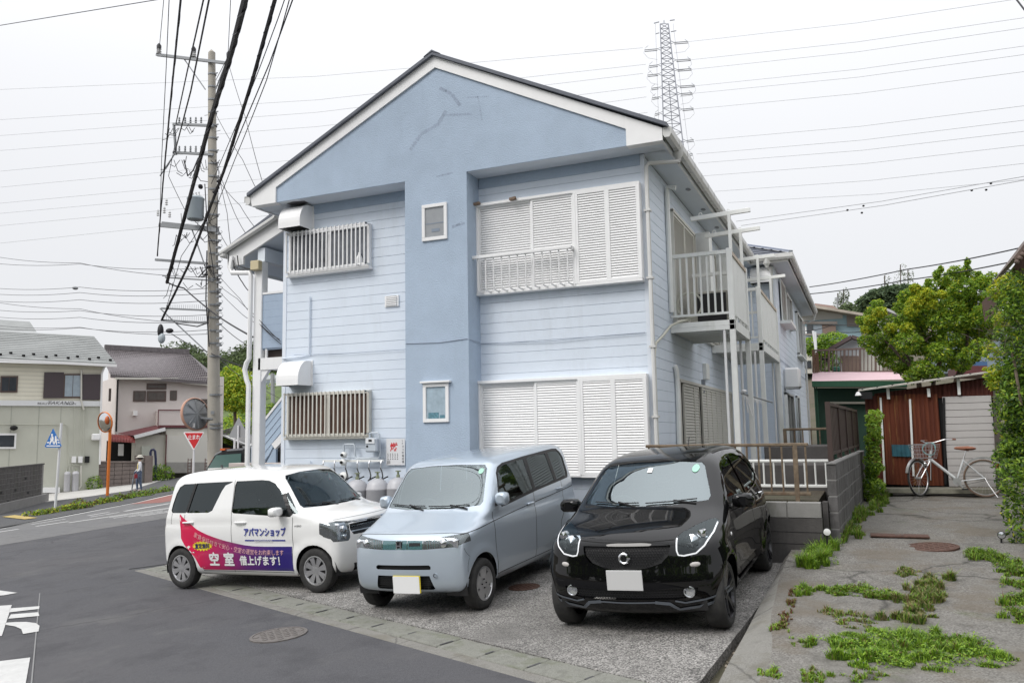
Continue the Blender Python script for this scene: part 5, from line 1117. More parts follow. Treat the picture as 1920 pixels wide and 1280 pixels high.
    place(t, -4.53, 9.411, -1.632); return t
silver_car()

# ---- black four-door city car
def black_car():
    t = thing('parked_car', 'glossy black rounded city car with blank grey number plate, parked rightmost by the ditch', 'car')
    AR = [(1.2475, .31, .335), (-1.2475, .31, .335)]
    C_ = CarBody([(1.60, .18), (1.69, .24), (1.735, .34), (1.745, .48), (1.715, .60), (1.69, .76), (1.63, .855), (1.42, .945), (1.12, 1.04), (1.02, 1.085), (.52, 1.41), (.36, 1.475), (.05, 1.52), (-.5, 1.535), (-1.1, 1.50), (-1.5, 1.42), (-1.62, 1.25), (-1.72, .95), (-1.745, .7), (-1.70, .35), (-1.6, .22), (1.4, .16)],
                 [(.16, .72), (.28, .79), (.5, .82), (.7, .832), (.88, .81), (1.0, .775), (1.1, .745), (1.42, .625), (1.55, .55)], [(-1.75, .86), (-1.45, .97), (-1.1, 1), (1.2, 1), (1.45, .985), (1.62, .93), (1.75, .82)], 3.50, .8325, 1.53, AR, sweep=(.21, .12), crown=.045, k=(.10, .15), flare=.032,
                 extra=lambda x, z: -.014*np.exp(-((z-.50)/.08)**2)*(np.abs(x) < .85))
    P = paint('black_car_paint', (.004, .004, .0045), .3, 0, .9, spec=.0)
    for s in (1, -1):
        sd = (lambda s: (lambda c, n: c.y*s > .42 and c.z < 1.47))(s)
        C_.mark('front_door', [(.80, .98), (.86, .62), (.82, .28), (-.30, .28), (-.34, .95), (-.30, 1.42), (.25, 1.38), (.55, 1.2)], 'xz', sd)
        C_.mark('rear_door', [(-.31, .28), (-.35, .95), (-.31, 1.43), (-.8, 1.41), (-1.22, 1.27), (-1.15, .72), (-.95, .55), (-.86, .28)], 'xz', sd)
        C_.mark('side_window', [(.62, 1.045), (.52, 1.16), (.30, 1.315), (.15, 1.37), (-.05, 1.40), (-.27, 1.41), (-.30, 1.01), (.1, .995), (.5, 1.0)], 'xz', sd)
        C_.mark('rear_window', [(-.36, 1.015), (-.345, 1.415), (-.6, 1.41), (-.85, 1.375), (-1.08, 1.29), (-1.30, 1.16), (-1.33, 1.12), (-1.2, 1.075), (-.8, 1.03)], 'xz', sd)
        for cx, cz, r in AR: C_.mark('opening', [(cx+r*cos(a), cz+r*sin(a)) for a in [2*pi*i/28 for i in range(28)]], 'xz', (lambda s: (lambda c, n: c.y*s > .38 and c.z < .85))(s))
    C_.mark('windscreen', [(-.62, 1.085), (-.30, 1.065), (.30, 1.065), (.62, 1.085), (.635, 1.12), (.53, 1.38), (.49, 1.415), (.2, 1.44), (-.2, 1.44), (-.49, 1.415), (-.53, 1.38), (-.635, 1.12)], 'yz', lambda c, n: c.x > .1 and n.x > .2 and c.z > .95)
    C_.mark('bonnet', [(1.05, -.60), (1.15, -.35), (1.18, 0), (1.15, .35), (1.05, .60), (1.40, .56), (1.56, .40), (1.62, 0), (1.56, -.40), (1.40, -.56)], 'xy', lambda c, n: c.z > .8 and n.z > .45 and c.x > 1.0)
    nose = lambda c, n: c.x > 1.15 and c.z < 1.05 and n.x > .1
    C_.mark('front_bumper', [(-.86, .1), (.86, .1), (.86, .58), (.5, .66), (.30, .60), (.0, .575), (-.30, .60), (-.5, .66), (-.86, .58)], 'yz', lambda c, n: c.x > 1.3)
    hl = chaikin([(.45, .80), (.455, .86), (.60, .925), (.71, .955), (.765, .93), (.76, .86), (.70, .76), (.62, .70), (.47, .685)], 1)
    for s in (1, -1): C_.mark('headlight', hl if s > 0 else mirr(hl), 'yz', nose)
    C_.mark('grille', [(-.41, .79), (.41, .79), (.395, .71), (.33, .645), (.2, .605), (0, .59), (-.2, .605), (-.33, .645), (-.395, .71)], 'yz', nose)
    C_.mark('lower_intake', [(-.47, .425), (.47, .425), (.62, .43), (.60, .36), (.45, .335), (-.45, .335), (-.60, .36), (-.62, .43)], 'yz', nose)
    C_.finish(t, {'body': P, 'side_window': glassmat('black_car_glass', (.2, .22, .22), .03), 'rear_window': g_priv, 'windscreen': g_ws, 'headlight': g_lampd, 'grille': m_trim, 'lower_intake': m_trim},
              inset={'side_window': .008, 'rear_window': .008, 'windscreen': .004, 'headlight': .001, 'grille': .03, 'lower_intake': .035}, delete=('opening',))
    for cx, cz, rr in AR:
        for s in (1, -1):
            arch_liner(t, cx, cz, rr+.01, s*.68, s*.5); wheel(t, cx, s*.715, .298, .19, s, 'big')
    interior(t, .78, .97, .70, m_seat, .05, -.8, 1.45)
    seams = MB()
    for s in (1, -1):
        for pts in ([(.74, 1.0), (.86, .72), (.86, .55), (.82, .28)], [(-.325, 1.42), (-.345, 1.0), (-.31, .28)], [(-1.26, 1.16), (-1.22, .9), (-1.13, .72), (-.96, .55), (-.86, .28)]):
            q = C_.ribbon(pts, 'xz', s, .007); seams.add(q.v, q.f)
        q = C_.ribbon([(.86, .24), (-.9, .24)], 'xz', s, .012); seams.add(q.v, q.f)
    q = C_.ribbon([(-.44, .83), (-.2, .82), (0, .818), (.2, .82), (.44, .83)], 'yz', 1, .008); seams.add(q.v, q.f)
    seams.build('door_seam', mat('seam_grey', (.0015, .0015, .0015), r=.9), t, local=True)
    b = MB()
    for s in (1, -1):
        q = C_.ribbon([(.62, 1.0), (.1, .985), (-.35, 1.0), (-.8, 1.02), (-1.2, 1.06), (-1.38, 1.115)], 'xz', s, .012, off=.003); b.add(q.v, q.f)
    b.build('window_strip', m_chr, t, local=True)
    m_sat = mat('satin_grey', (.16, .18, .21), r=.3, m=.5)
    b = MB()
    for s in (1, -1):
        for pts, w in (([(s*.80, .315), (s*.62, .265), (s*.44, .245), (s*.37, .30), (s*.25, .315)], .03), ([(s*.80, .36), (s*.66, .325), (s*.50, .305), (s*.42, .325)], .016)):
            q = C_.ribbon(pts, 'yz', 1, w, off=.008); b.add(q.v, q.f)
    q = C_.ribbon([(-.26, .315), (0, .31), (.26, .315)], 'yz', 1, .014, off=.008); b.add(q.v, q.f)
    b.build('splitter', m_sat, t, local=True)
    # honeycomb inserts
    for nm, (y0, y1, z0, z1), off, xo in (('grille_mesh', (-.40, .40, .60, .785), .05, 0), ('intake_mesh', (-.56, .56, .34, .42), .05, 0)):
        b = MB(); s_ = .026; j = 0; z = z0
        while z < z1:
            y = y0+(s_*.5 if j % 2 else 0)
            while y < y1:
                if nm[0] == 'i' or z > .60+.17*(abs(y)/.42)**3:
                    p, n = C_.hit(y, z, 'yz')
                    if p: 
                        pts = [p-n*.02+Vector((0, s_*.46*cos(pi/6+k*pi/3), s_*.46*sin(pi/6+k*pi/3))) for k in range(7)]; b.tube(pts, .0022, 3, caps=False)
                y += s_
            z += s_*.86; j += 1
        struct(b.build(nm, m_gloss, t, local=True), 'stuff')
    p, n = C_.hit(0, .69, 'yz'); x = p.x+.004
    b = MB(); b.tube([(x, .042*cos(a), .69+.042*sin(a)) for a in [.75+(2*pi-1.5)*i/18 for i in range(19)]], .011, 6); b.add([(x+.004, .022, .69+.032), (x+.004, .062, .69+.0), (x+.004, .022, .69-.032), (x+.012, .03, .69)], [(0, 1, 3), (1, 2, 3), (2, 0, 3)]); b.build('badge', m_chr, t, local=True, smooth=True)
    m_drl = mat('lamp_light_guide', (.85, .87, .9), r=.2)
    for s in (1, -1):
        b = MB(); path = [(s*.458, .84), (s*.462, .74), (s*.475, .705), (s*.52, .697), (s*.62, .712), (s*.69, .77), (s*.745, .86), (s*.752, .92)]
        q = C_.ribbon(path, 'yz', 1, .013, off=.003, step=.02); q.build('light_guide', m_drl, t, local=True)
        p, n = C_.hit(s*.60, .82, 'yz'); b = MB(); b.box(p.x-.22, p.x-.10, min(s*.48, s*.70), max(s*.48, s*.70), .71, .85); b.build('lamp_reflector', m_refl, t, local=True, bevel=.03)
        b = MB(); b.lathe((p.x-.06, s*.575, .80), [(.062, -.04), (.06, .02), (.035, .035), (.001, .05)], 18, 'x'); b.lathe((p.x-.08, s*.66, .86), [(.04, -.04), (.038, .02), (.001, .03)], 14, 'x'); b.build('lamp_bulb', m_chr, t, local=True, smooth=True)
        p, n = C_.hit(s*.61, .62, 'yz'); b = MB(); b.ball((0, 0, 0), .012, .052, .022); b.v = [tuple(Matrix.Rotation(-s*.5, 3, 'Z').inverted() @ Vector(v)+p) for v in b.v]; b.build('indicator_lamp', mat('clear_lens', (.5, .48, .46), r=.1), t, local=True, smooth=True)
        p, n = C_.hit(s*.545, .395, 'yz'); MB().lathe((p.x-.02, s*.545, .395), [(.05, -.01), (.05, .02), (.043, .022), (.04, .01), (.001, .015)], 18, 'x').build('fog_lamp', m_refl, t, local=True, smooth=True)
        mirror(t, .60, s*.90, 1.04, s, P, .22, .14, .12)
        handle(t, C_, -.18, .90, s, m_chr, .16); handle(t, C_, -1.0, .93, s, m_chr, .12)
        p, n = C_.hit(.97, .78, 'xz', s); MB().ball(p, .022, .008, .018).build('side_repeater', m_platew, t, local=True, smooth=True)
    p, n = C_.hit(0, .50, 'yz'); MB().box(p.x+.004, p.x+.014, -.165, .165, .42, .595).build('number_plate', m_plateg, t, local=True, bevel=.003)
    b = MB(); b.lathe((0, 0, 0), [(.035, 0), (.001, .001)], 16, 'x'); b.v = [(v[0], v[1]+.45, v[2]+1.36) for v in b.v]; C_.press(b, 'yz', 1, .002); b.build('round_sticker', MATS['green_sticker'], t, local=True)
    b = MB(); b.quad((0, -.03, 1.385), (0, .02, 1.385), (0, .02, 1.345), (0, -.03, 1.345)); C_.press(b, 'yz', 1, .002); b.build('square_sticker', m_platew, t, local=True)
    wiper(t, C_, [(.52, 1.095), (.3, 1.085), (.05, 1.08)]); wiper(t, C_, [(-.02, 1.085), (-.25, 1.085), (-.50, 1.095)])
    b = MB(); b.tube([(-1.15, 0, 1.50), (-1.25, 0, 1.60)], .006, 5); b.build('roof_antenna', m_trim, t, local=True)
    place(t, -1.9685, 8.931, -1.605); return t
black_car()
# ------------------------------------------------------------------ foliage
G_D = [mat('leaf_dark', (.045, .095, .017), r=.6, n=.2, ns=3), mat('leaf_mid', (.16, .29, .03), r=.55, n=.2, ns=3), mat('leaf_light', (.30, .44, .04), r=.55, n=.2, ns=3), mat('leaf_yellow', (.55, .56, .04), r=.55, n=.2, ns=3), mat('leaf_dry', (.16, .11, .045), r=.8, n=.2, ns=3), mat('leaf_bush', (.04, .085, .016), r=.5, n=.2, ns=3)]
for q_ in G_D: translucent(q_, .5)
m_bark = mat('bark', (.10, .075, .055), r=.9, n=.35, ns=12, b=.8, bs=40)
def leaves(blobs, n, size, wts, seed=1, up=.4, asp=.5, hang=0.0):
    """n small leaf faces through a set of ellipsoids (x,y,z,rx,ry,rz), denser near their skins"""
    rs = np.random.RandomState(seed); B = np.array([b[:6] for b in blobs], float); vol = (B[:, 3]*B[:, 4]*B[:, 5])**(2/3); k = rs.choice(len(B), n, p=vol/vol.sum())
    d = rs.normal(size=(n, 3)); d /= np.linalg.norm(d, axis=1)[:, None]; r = rs.uniform(.35, 1, n)**.45; r *= 1+.14*np.sin(d[:, 0]*7+B[k, 0]*5)*np.cos(d[:, 2]*6+B[k, 1]*3)
    P = B[k, :3]+d*B[k, 3:6]*r[:, None]
    N_ = rs.normal(size=(n, 3)); N_[:, 2] = np.abs(N_[:, 2])+up; N_ += d*.6; N_ /= np.linalg.norm(N_, axis=1)[:, None]
    A = np.cross(N_, rs.normal(size=(n, 3))); A /= np.linalg.norm(A, axis=1)[:, None]; C_ = np.cross(N_, A); s = size*rs.uniform(.55, 1.3, n)[:, None]
    V = np.stack([P-A*s, P-C_*s*asp*.8+A*s*.1, P+A*s, P+C_*s*asp*.8+A*s*.1], 1).reshape(-1, 3); F = np.arange(n*4).reshape(-1, 4)
    mi = rs.choice(len(wts), n, p=np.array(wts)/sum(wts))
    # leaf tones are drawn at random by weight
    return V, F, mi
def leafmesh(name, blobs, n, size, wts, parent=None, seed=1, mats=None, **k):
    V, F, mi = leaves(blobs, n, size, wts, seed, **k)
    if parent is not None:
        T = np.array(wm(parent).translation); V = V-T
    me = bpy.data.meshes.new(name); me.vertices.add(len(V)); me.vertices.foreach_set('co', V.ravel()); me.loops.add(len(V)); me.loops.foreach_set('vertex_index', F.ravel()); me.polygons.add(len(F))
    me.polygons.foreach_set('loop_start', np.arange(0, len(V), 4)); me.polygons.foreach_set('loop_total', np.full(len(F), 4)); me.update()
    for q in (mats or G_D): me.materials.append(q)
    me.polygons.foreach_set('material_index', mi); me.update(calc_edges=True)
    o = bpy.data.objects.new(name, me); COL.objects.link(o); o.parent = parent; return o
def RB(b, x0, y0, x1, y1, Y, th, back=0.0):
    q = [at(x0, y0, Y), at(x1, y0, Y), at(x1, y1, Y), at(x0, y1, Y)]; n = FAC[1] if FAC else Vector((0, -1, 0)); n = Vector((n.x, n.y, 0)).normalized()
    q[3] = Vector((q[0].x, q[0].y, q[3].z)); q[2] = Vector((q[1].x, q[1].y, q[2].z))
    return b.add([v+n*th for v in q]+[v-n*back for v in q], [(0, 1, 2, 3), (7, 6, 5, 4), (0, 4, 5, 1), (1, 5, 6, 2), (2, 6, 7, 3), (3, 7, 4, 0)])
def part(name, m, parent, x0, y0, x1, y1, Y, th=.05, bev=0, back=0.0): return RB(MB(), x0, y0, x1, y1, Y, th, back).build(name, m, parent, bevel=bev)
# ------------------------------------------------------------------ left: beauty salon house
m_cwall = mat('cream_siding', (.72, .69, .58), r=.7, n=.04, ns=1); m_gwall = mat('grey_green_wall', (.48, .485, .42), r=.7, n=.05, ns=.8)
m_rf1 = mat('grey_slate_roof', (.27, .28, .275), r=.8, n=.12, ns=1.5, b=.4, bs=8); m_shd = mat('dark_brown_shutter', (.06, .045, .05), r=.5)
Y1 = 32.6
FAC = (Vector((-38.7, 32.3, 0)), Vector((.866, -.5, 0)), Y1)
H1 = thing('salon_house', 'cream and grey-green two-storey beauty salon house with grey slate roof at far left', 'house', (-43, 35, -.4))
pr = at(190, 800, Y1); xr = pr.x
zt = at(150, 684, Y1).z; zb = at(150, 757, Y1).z; zg = -.9; du = Vector((.5, .866, 0)); 
def wallface(b, px0, px1, z0, z1, th, back):
    q0_, q1_ = at(px0, 760, Y1), at(px1, 760, Y1); n = FAC[1]
    return b.obox(((q0_+q1_)/2+n*(th-back)/2).to_2d().to_3d()+Vector((0, 0, (z0+z1)/2)), (q1_-q0_).to_2d().to_3d()/2, n*(th+back)/2, (0, 0, (z1-z0)/2))
wallface(MB(), -160, 190, zb, zt, 0, 7).build('upper_wall', m_cwall, H1); wallface(MB(), -160, 190, zg, zb, -.02, 7).build('lower_wall', m_gwall, H1)
for k in range(9):
    z = lerp(zb, zt, (k+1)/10); wallface(MB(), -150, 190, z-.015, z, .006, 0).build('board_joint', mat('joint_tan', (.35, .34, .28), r=.8), H1)
for px in (22, 74, 115): wallface(MB(), px-.3, px+.3, -.6, zb, -.008, .02).build('panel_joint', mat('joint_green', (.27, .29, .25), r=.8), H1)
wallface(MB(), -150, 190.5, zb-.12, zb+.16, .08, 0).build('name_band', mat('white_band', (.68, .69, .7), r=.5), H1)
b = MB()
for wd, px, sz_, sh_ in (('BEAUTY', 70, .17, 0), ('TAKANO', 88, .27, .3), ('SALON', 122, .15, 0)): q = at(px, 758.5, Y1-.085); b.text(wd, (q.x, q.y, zb-.05), du, (0, 0, 1), sz_, sx=1.1, shear=sh_); b.build('lettering', mat('sign_grey', (.1, .1, .11), r=.5), H1)
e0, e1 = at(-60, 666.5, Y1-.5), at(217.5, 680.5, Y1-.5); r1, r0 = at(176, 630, 36), at(-60, 617, 36); u1, u2, u0 = at(69, 622.5, 36), at(56, 603, 37.6), at(-60, 595, 37.6)
b = MB(); b.quad(e0, e1, r1, r0); b.quad(u1, u2, u0, r0); NB = -FAC[1]; b.quad(e1, r1, r1+NB*8+Vector((0, 0, -3)), e1+NB*8)
dz_ = Vector((0, 0, -.12)); b.quad(e0, e1, e1+dz_, e0+dz_); b.build('roof', m_rf1, H1)
b = MB()
for k in range(1, 15): t = k/15; b.beam(lerp(e0, r0, t)+Vector((0, -.01, .02)), lerp(e1, r1, t)+Vector((0, -.01, .02)), .03, .012)
b.build('slate_course', mat('slate_edge', (.19, .195, .195), r=.9), H1, kind='stuff')
for k in range(11):
    q = lerp(at(0, 669.5, Y1-.5), e1, .01+k*.095)+(r1-e1)*(.13 if k % 2 else .06); MB().box(q.x-.06, q.x+.06, q.y-.05, q.y+.05, q.z, q.z+.12).build('snow_guard', m_dark, H1)
b = MB(); b.beam(e0+Vector((0, .05, -.14)), e1+Vector((0, .05, -.14)), .14, .14); b.build('gutter', m_wht, H1)
pipe([e1+Vector((-1.0, .1, -.1)), at(195, 690, Y1-.15), at(191, 700, Y1-.12), at(187, 870, Y1-.12)], .05, 'downpipe', m_wht, 6, H1)
def win(par, x0, y0, x1, y1, Y, fm, gm=m_glass, mull=True, d=.06):
    o = part('window', fm, par, x0, y0, x1, y1, Y, d); w = (x1-x0)*.07+.6
    part('pane', gm, o, x0+w, y0+w, ((x0+x1)/2-.5 if mull else x1-w), y1-w, Y-d, .015)
    if mull: part('pane', gm, o, (x0+x1)/2+.5, y0+w, x1-w, y1-w, Y-d, .015)
m_brn = mat('brown_frame', (.09, .06, .05), r=.5)
win(H1, 1, 704.5, 34, 735.5, Y1, m_brn); part('shutter', m_shd, H1, 83, 698, 119.5, 746, Y1, .1); part('shutter', m_shd, H1, 155.5, 701.5, 188.5, 749, Y1, .1)
win(H1, 119.5, 700.5, 155, 746, Y1, m_brn, mat('curtained_glass', (.32, .38, .43), r=.15, n=.1, ns=4)); win(H1, -14, 812, 31, 841, Y1, m_wht, mull=False)
for px in (152.5,): pipe([at(px, 693, Y1-.12), at(px, 752, Y1-.12), at(157, 768, Y1-.1)], .045, 'pipe', m_slb, 6, H1)
for px, ya, yb in ((139.5, 762, 862), (150, 764, 862), (157, 766, 860), (163, 762, 800)): pipe([at(px, ya, Y1-.05), at(px, yb, Y1-.05)], .018, 'conduit', m_gwall, 5, H1)
pipe([at(-10, 795, Y1-.04), at(122, 795.5, Y1-.04), at(127, 798, Y1-.04), at(128, 870, Y1-.04)], .02, 'conduit', m_gwall, 5, H1)
b = MB(); q = at(26, 802, Y1-.2); b.ball(q, .17, .2, .13); b.build('wall_lamp', m_dark, H1, smooth=True)
part('vent_hood', m_wht, H1, 171, 813, 186, 825, Y1, .4, .05)
for px, py, m in ((138, 861, m_wht), (150, 861, m_wht), (163, 861, m_dark)): part('meter_box', m, H1, px-4, py-6, px+4, py+6, Y1, .18)
part('foundation', m_wht, H1, 78, 913, 111, 923, Y1, .3)
b = MB()
for i in range(3): b.tube([at(125+i*7, 887, Y1-.2), at(124+i*6, 876, Y1-.1), at(130+i*5, 870, Y1-.1), at(150, 872, Y1-.1)], .018, 5)
pipe([at(152, 872, Y1-.1), at(152, 910, Y1-.1), at(148, 917, Y1-.2)], .04, 'pipe', m_slb, 6, H1); b.build('gas_hose', m_gwall, H1, smooth=True)
sc = dup(cyl, (0, 0, 0), 0, 'grey gas cylinder outside the salon house, left one of two', 'gas cylinders by the salon house', scale=(.85, .85, .85)); sc.location = at(125, 921, Y1-.4)
sc = dup(cyl, (0, 0, 0), 1, 'grey gas cylinder outside the salon house, right one of two', 'gas cylinders by the salon house', scale=(.95, .95, .87)); sc.location = at(140.5, 921, Y1-.4)
FAC = None
# dark block wall in front
m_blkd = mat('dark_block', (.085, .08, .078), r=.9, n=.25, ns=5, b=.5, stain=(.045, .05, .03, .7, .5), ss=3)
m_mort = mat('mortar', (.22, .215, .21), r=.95, n=.1)
BW = thing('block_wall', 'dark stained concrete block wall with pierced blocks, in front of the salon house', 'wall', (-31.5, 22.6, -.5))
p0, p1 = Vector((-29.4, 19.8, 0)), Vector((-33.5, 25.05, 0)); d = (p1-p0).normalized(); L_ = (p1-p0).length; n_ = Vector((d.y, -d.x, 0))
zb0, zt0 = -.72, 1.08
b = MB(); b.obox((p0+p1)/2+Vector((0, 0, (zb0+zt0)/2-.01)), d*(L_/2-.02), n_*.05, (0, 0, (zt0-zb0)/2-.01)); b.obox((p0+p1)/2+Vector((0, 0, -.42))+n_*.06, d*(L_/2+.3), n_*.16, (0, 0, .2)); b.build('core', m_mort, BW)
bm_ = MB(); bm_.box(-.195, .195, -.06, .06, .008, .192); me_b = None
for k in range(8):
    off = 0
    for i in range(int(L_/.4)):
        c = p0+d*(.2+i*.4)
        if c.x < -31.2-2.6 or i < 0: pass
        if me_b is None:
            o = bm_.build('block', m_blkd, BW, local=True, bevel=.006); me_b = o.data; o.location = c+Vector((0, 0, zb0+.2+k*.2))-BW.location; o.rotation_euler.z = atan2(d.y, d.x)
        else: inst(me_b, 'block', BW, c+Vector((0, 0, zb0+.2+k*.2))-BW.location, atan2(d.y, d.x))
        if (i, k) in ((3, 3), (7, 3), (5, 1), (10, 5), (11, 2), (2, 1)):
            q = c+n_*.062+Vector((0, 0, zb0+.3+k*.2)); MB().obox(q, d*.11, n_*.004, (0, 0, .05)).build('piercing', m_dark, BW)
b = MB(); b.obox((p0+p1)/2+Vector((0, 0, zt0+.02)), d*(L_/2+.02), n_*.07, (0, 0, .03)); b.build('coping', m_blkd, BW)

# ------------------------------------------------------------------ left: tiled-roof house
m_pk = mat('pinkish_render', (.64, .59, .565), r=.8, n=.05, ns=.8); m_mar = mat('maroon_metal', (.13, .035, .04), r=.5, n=.1)
m_tile = mat('roof_tile_grey', (.13, .115, .12), r=.55, n=.3, ns=6)
Y2 = 40.0
FAC = (Vector((-42.0, 41.5, 0)), Vector((.866, -.5, 0)), Y2); NB = -FAC[1]
H2 = thing('tiled_house', 'pinkish white two-storey house with dark tiled roof and maroon porch roof behind the round mirror', 'house', (-44, 44, -.2))
b = MB(); RB(b, 219, 706, 420, 905, Y2, 0, 7); c0_, c1_, c2_ = at(203, 690, Y2+.6), at(219, 706, Y2), at(219, 905, Y2); b.build('wall', m_pk, H2)
b = MB(); b.quad(at(203, 692, Y2+3.5), at(219.5, 706, Y2), at(219.5, 905, Y2), at(203, 905, Y2+3.5)); b.build('gable_wall', m_pk, H2)
ea, eb = at(207, 703.5, Y2-.6), at(405, 717, Y2-.6); ra, rb = at(196, 653.5, Y2+3.6), at(354, 662, Y2+3.6); rr_ = at(402, 702, Y2+1.2)
b = MB(); ea2 = at(200, 688, Y2+.4)
b.add([ea, eb, rr_, rb, ra, ea2], [(0, 1, 2, 3, 4, 5)]); b.add([ea, eb, eb+Vector((0, 0, -.15)), ea+Vector((0, 0, -.15))], [(0, 1, 2, 3)]); b.build('roof', m_tile, H2)
b = MB(); nrm = (eb-ea).cross(ra-ea).normalized()
if nrm.z < 0: nrm = -nrm
for k in range(17):
    t = k/17; P0 = lerp(ea, ra, t); P1 = lerp(eb, rb+(eb-ea).normalized()*.0, t); P1 = lerp(eb, rb, t); n = 46
    for i in range(n):
        c = lerp(P0, P1, (i+.5)/n)+nrm*.03; w = (P1-P0)/n; up_ = (ra-ea)/17
        b.add([c-w*.45, c-w*.1+nrm*.05, c+w*.35, c+w*.35+up_*.95-nrm*.03, c-w*.1+up_*.95+nrm*.02, c-w*.45+up_*.95-nrm*.03], [(0, 1, 4, 5), (1, 2, 3, 4)])
struct(b.build('roof_tiles', m_tile, H2), 'stuff')
b = MB(); b.beam(ra+Vector((0, 0, .1)), rb+Vector((0, 0, .1)), .35, .34); b.build('ridge', m_tile, H2)
b = MB(); b.beam(ea+Vector((.3, .1, -.2)), at(334, 710, Y2-.45), .1, .12); b.beam(at(341, 717, Y2-.45), eb+Vector((0, .1, -.2)), .1, .12); b.build('gutter', m_slb, H2)
for r_ in ((275, 719, 312, 730), (250, 732.5, 273.5, 752.5), (275.5, 732.5, 311.5, 752.5), (319, 732, 331.5, 750), (376, 748, 392, 768), (204, 728, 208.5, 752)): win(H2, *r_, Y2, m_brn, mat('bronze_glass', (.09, .075, .065), r=.2, n=.2, ns=5))
pipe([at(226, 708, Y2-.3), at(221, 713, Y2-.1), at(218, 809, Y2-.1)], .05, 'downpipe', m_dark, 6, H2)
part('vent_hood', m_wht, H2, 249, 770, 256, 779, Y2, .3)
part('porch_block', m_pk, H2, 297, 770, 402, 798, Y2-.8, .05, back=.8)
b = MB(); RB(b, 296, 767.5, 402, 769.5, Y2-.8, .1); RB(b, 296, 769, 297.2, 797, Y2-.8, .1); RB(b, 296, 797, 402, 801.5, Y2-1.2, .5); b.build('maroon_trim', m_mar, H2)
b = MB(); b.quad(at(220, 812, Y2-.2), at(296, 796, Y2-.2), at(310, 802.5, Y2-2), at(252, 817, Y2-2)); b.build('lean_to_roof', m_mar, H2)
b = MB(); b.beam(at(252, 819, Y2-2), at(310, 804, Y2-2), .06, .22); b.build('fascia', m_wht, H2)
part('garage_wall', mat('cream_render', (.58, .56, .50), r=.8, n=.05), H2, 311, 803, 402, 868, Y2-1.5, .1, back=1.3); part('garage_door', mat('garage_cream', (.62, .60, .55), r=.6), H2, 313, 816, 391, 866, Y2-1.62, .05)
b = MB(); RB(b, 311, 814, 312.6, 885, Y2-1.7, .06); b.build('maroon_trim', m_mar, H2)
part('plinth', mat('plinth_grey', (.33, .32, .30), r=.9, n=.1), H2, 311, 866, 402, 886, Y2-1.5, .2, back=1.2); part('side_wall', MATS['cream_render'], H2, 254, 815, 311, 880, Y2-1.3, .1, back=1.0)
part('meter_cupboard', mat('meter_beige', (.42, .43, .38), r=.6), H2, 264, 836, 281, 854, Y2-1.7, .3); part('porch_recess', m_dark, H2, 200, 826, 252, 868, Y2-.05, .1); part('porch_board', m_wht, H2, 222, 832, 232, 854, Y2-.3, .05)
AW = part('awning', m_mar, H2, 203, 813, 204, 814, Y2-1, .02); b = MB()
for k in range(9):
    a0, a1 = k/9, (k+1)/9
    for j in range(5):
        t0, t1 = j/5*pi/2, (j+1)/5*pi/2; f = lambda a, t: at(lerp(206, 254, a), lerp(813.5, 816, a)+14*(1-cos(t)), Y2-1-1.0*sin(t))
        b.quad(f(a0+.01, t0), f(a1-.01, t0), f(a1-.01, t1), f(a0+.01, t1))
    b.tube([at(lerp(206, 254, a0), lerp(813, 815.5, a0)+14*(1-cos(t)), Y2-1.02-1.0*sin(t)) for t in (0, .4, .8, 1.2, 1.57)], .03, 5)
b.build('awning_shell', mat('red_awning', (.24, .04, .035), r=.45, n=.15, ns=3), AW)
# entrance block wall
FAC = (Vector((-38.3, 34.0, 0)), Vector((.866, -.5, 0)), 33.6)
BW2 = thing('block_wall', 'brownish block garden wall with gate pillar beside the pedestrian', 'wall', tuple(at(235, 910, 33.6)))
m_blkb = mat('brown_block', (.20, .165, .15), r=.9, n=.18, ns=3, b=.3)
q0, q1 = at(185, 866, 33.6), at(272, 862, 33.6); zt_, zb_ = at(230, 866, 33.6).z, at(230, 917, 33.6).z-.1
RB(MB(), 185, 867, 272, 917, 33.65, 0, .1).build('core', m_mort, BW2); me_b = None; nr = 7; hh = (zt_-zb_)/nr; ln = (q1-q0).to_2d().length; dv = (q1-q0).to_2d().to_3d().normalized()
for k in range(nr):
    for i in range(int(ln/.4)):
        bb_ = q0.to_2d().to_3d()+dv*(.2+i*.4)+Vector((0, 0, zb_+k*hh))-BW2.location; az_ = atan2(dv.y, dv.x)
        if me_b is None: o = MB().box(-.19, .19, -.08, .04, .01, hh-.01).build('block', m_blkb, BW2, local=True); me_b = o.data; o.location = bb_; o.rotation_euler.z = az_
        else: inst(me_b, 'block', BW2, bb_, az_)
b = MB(); RB(b, 271, 854, 285, 905, 33.6, .25, .2); RB(b, 185, 864, 272, 867, 33.6, .14, .1); RB(b, 254, 853.5, 271, 862, 33.7, .2, .2); b.build('gate_pillar', m_blkb, BW2)
t = thing('arched_hose_post', 'dark blue arched tube post standing in greenery near the garage', 'post', at(288, 890, 35))
MB().tube([at(282.5, 856, 35), at(282, 848, 35), at(284, 843, 35), at(288, 842, 35), at(291, 846, 35), at(292, 860, 35), at(292, 900, 35)], .07, 7).build('tube', mat('navy_tube', (.03, .035, .09), r=.5), t, smooth=True)
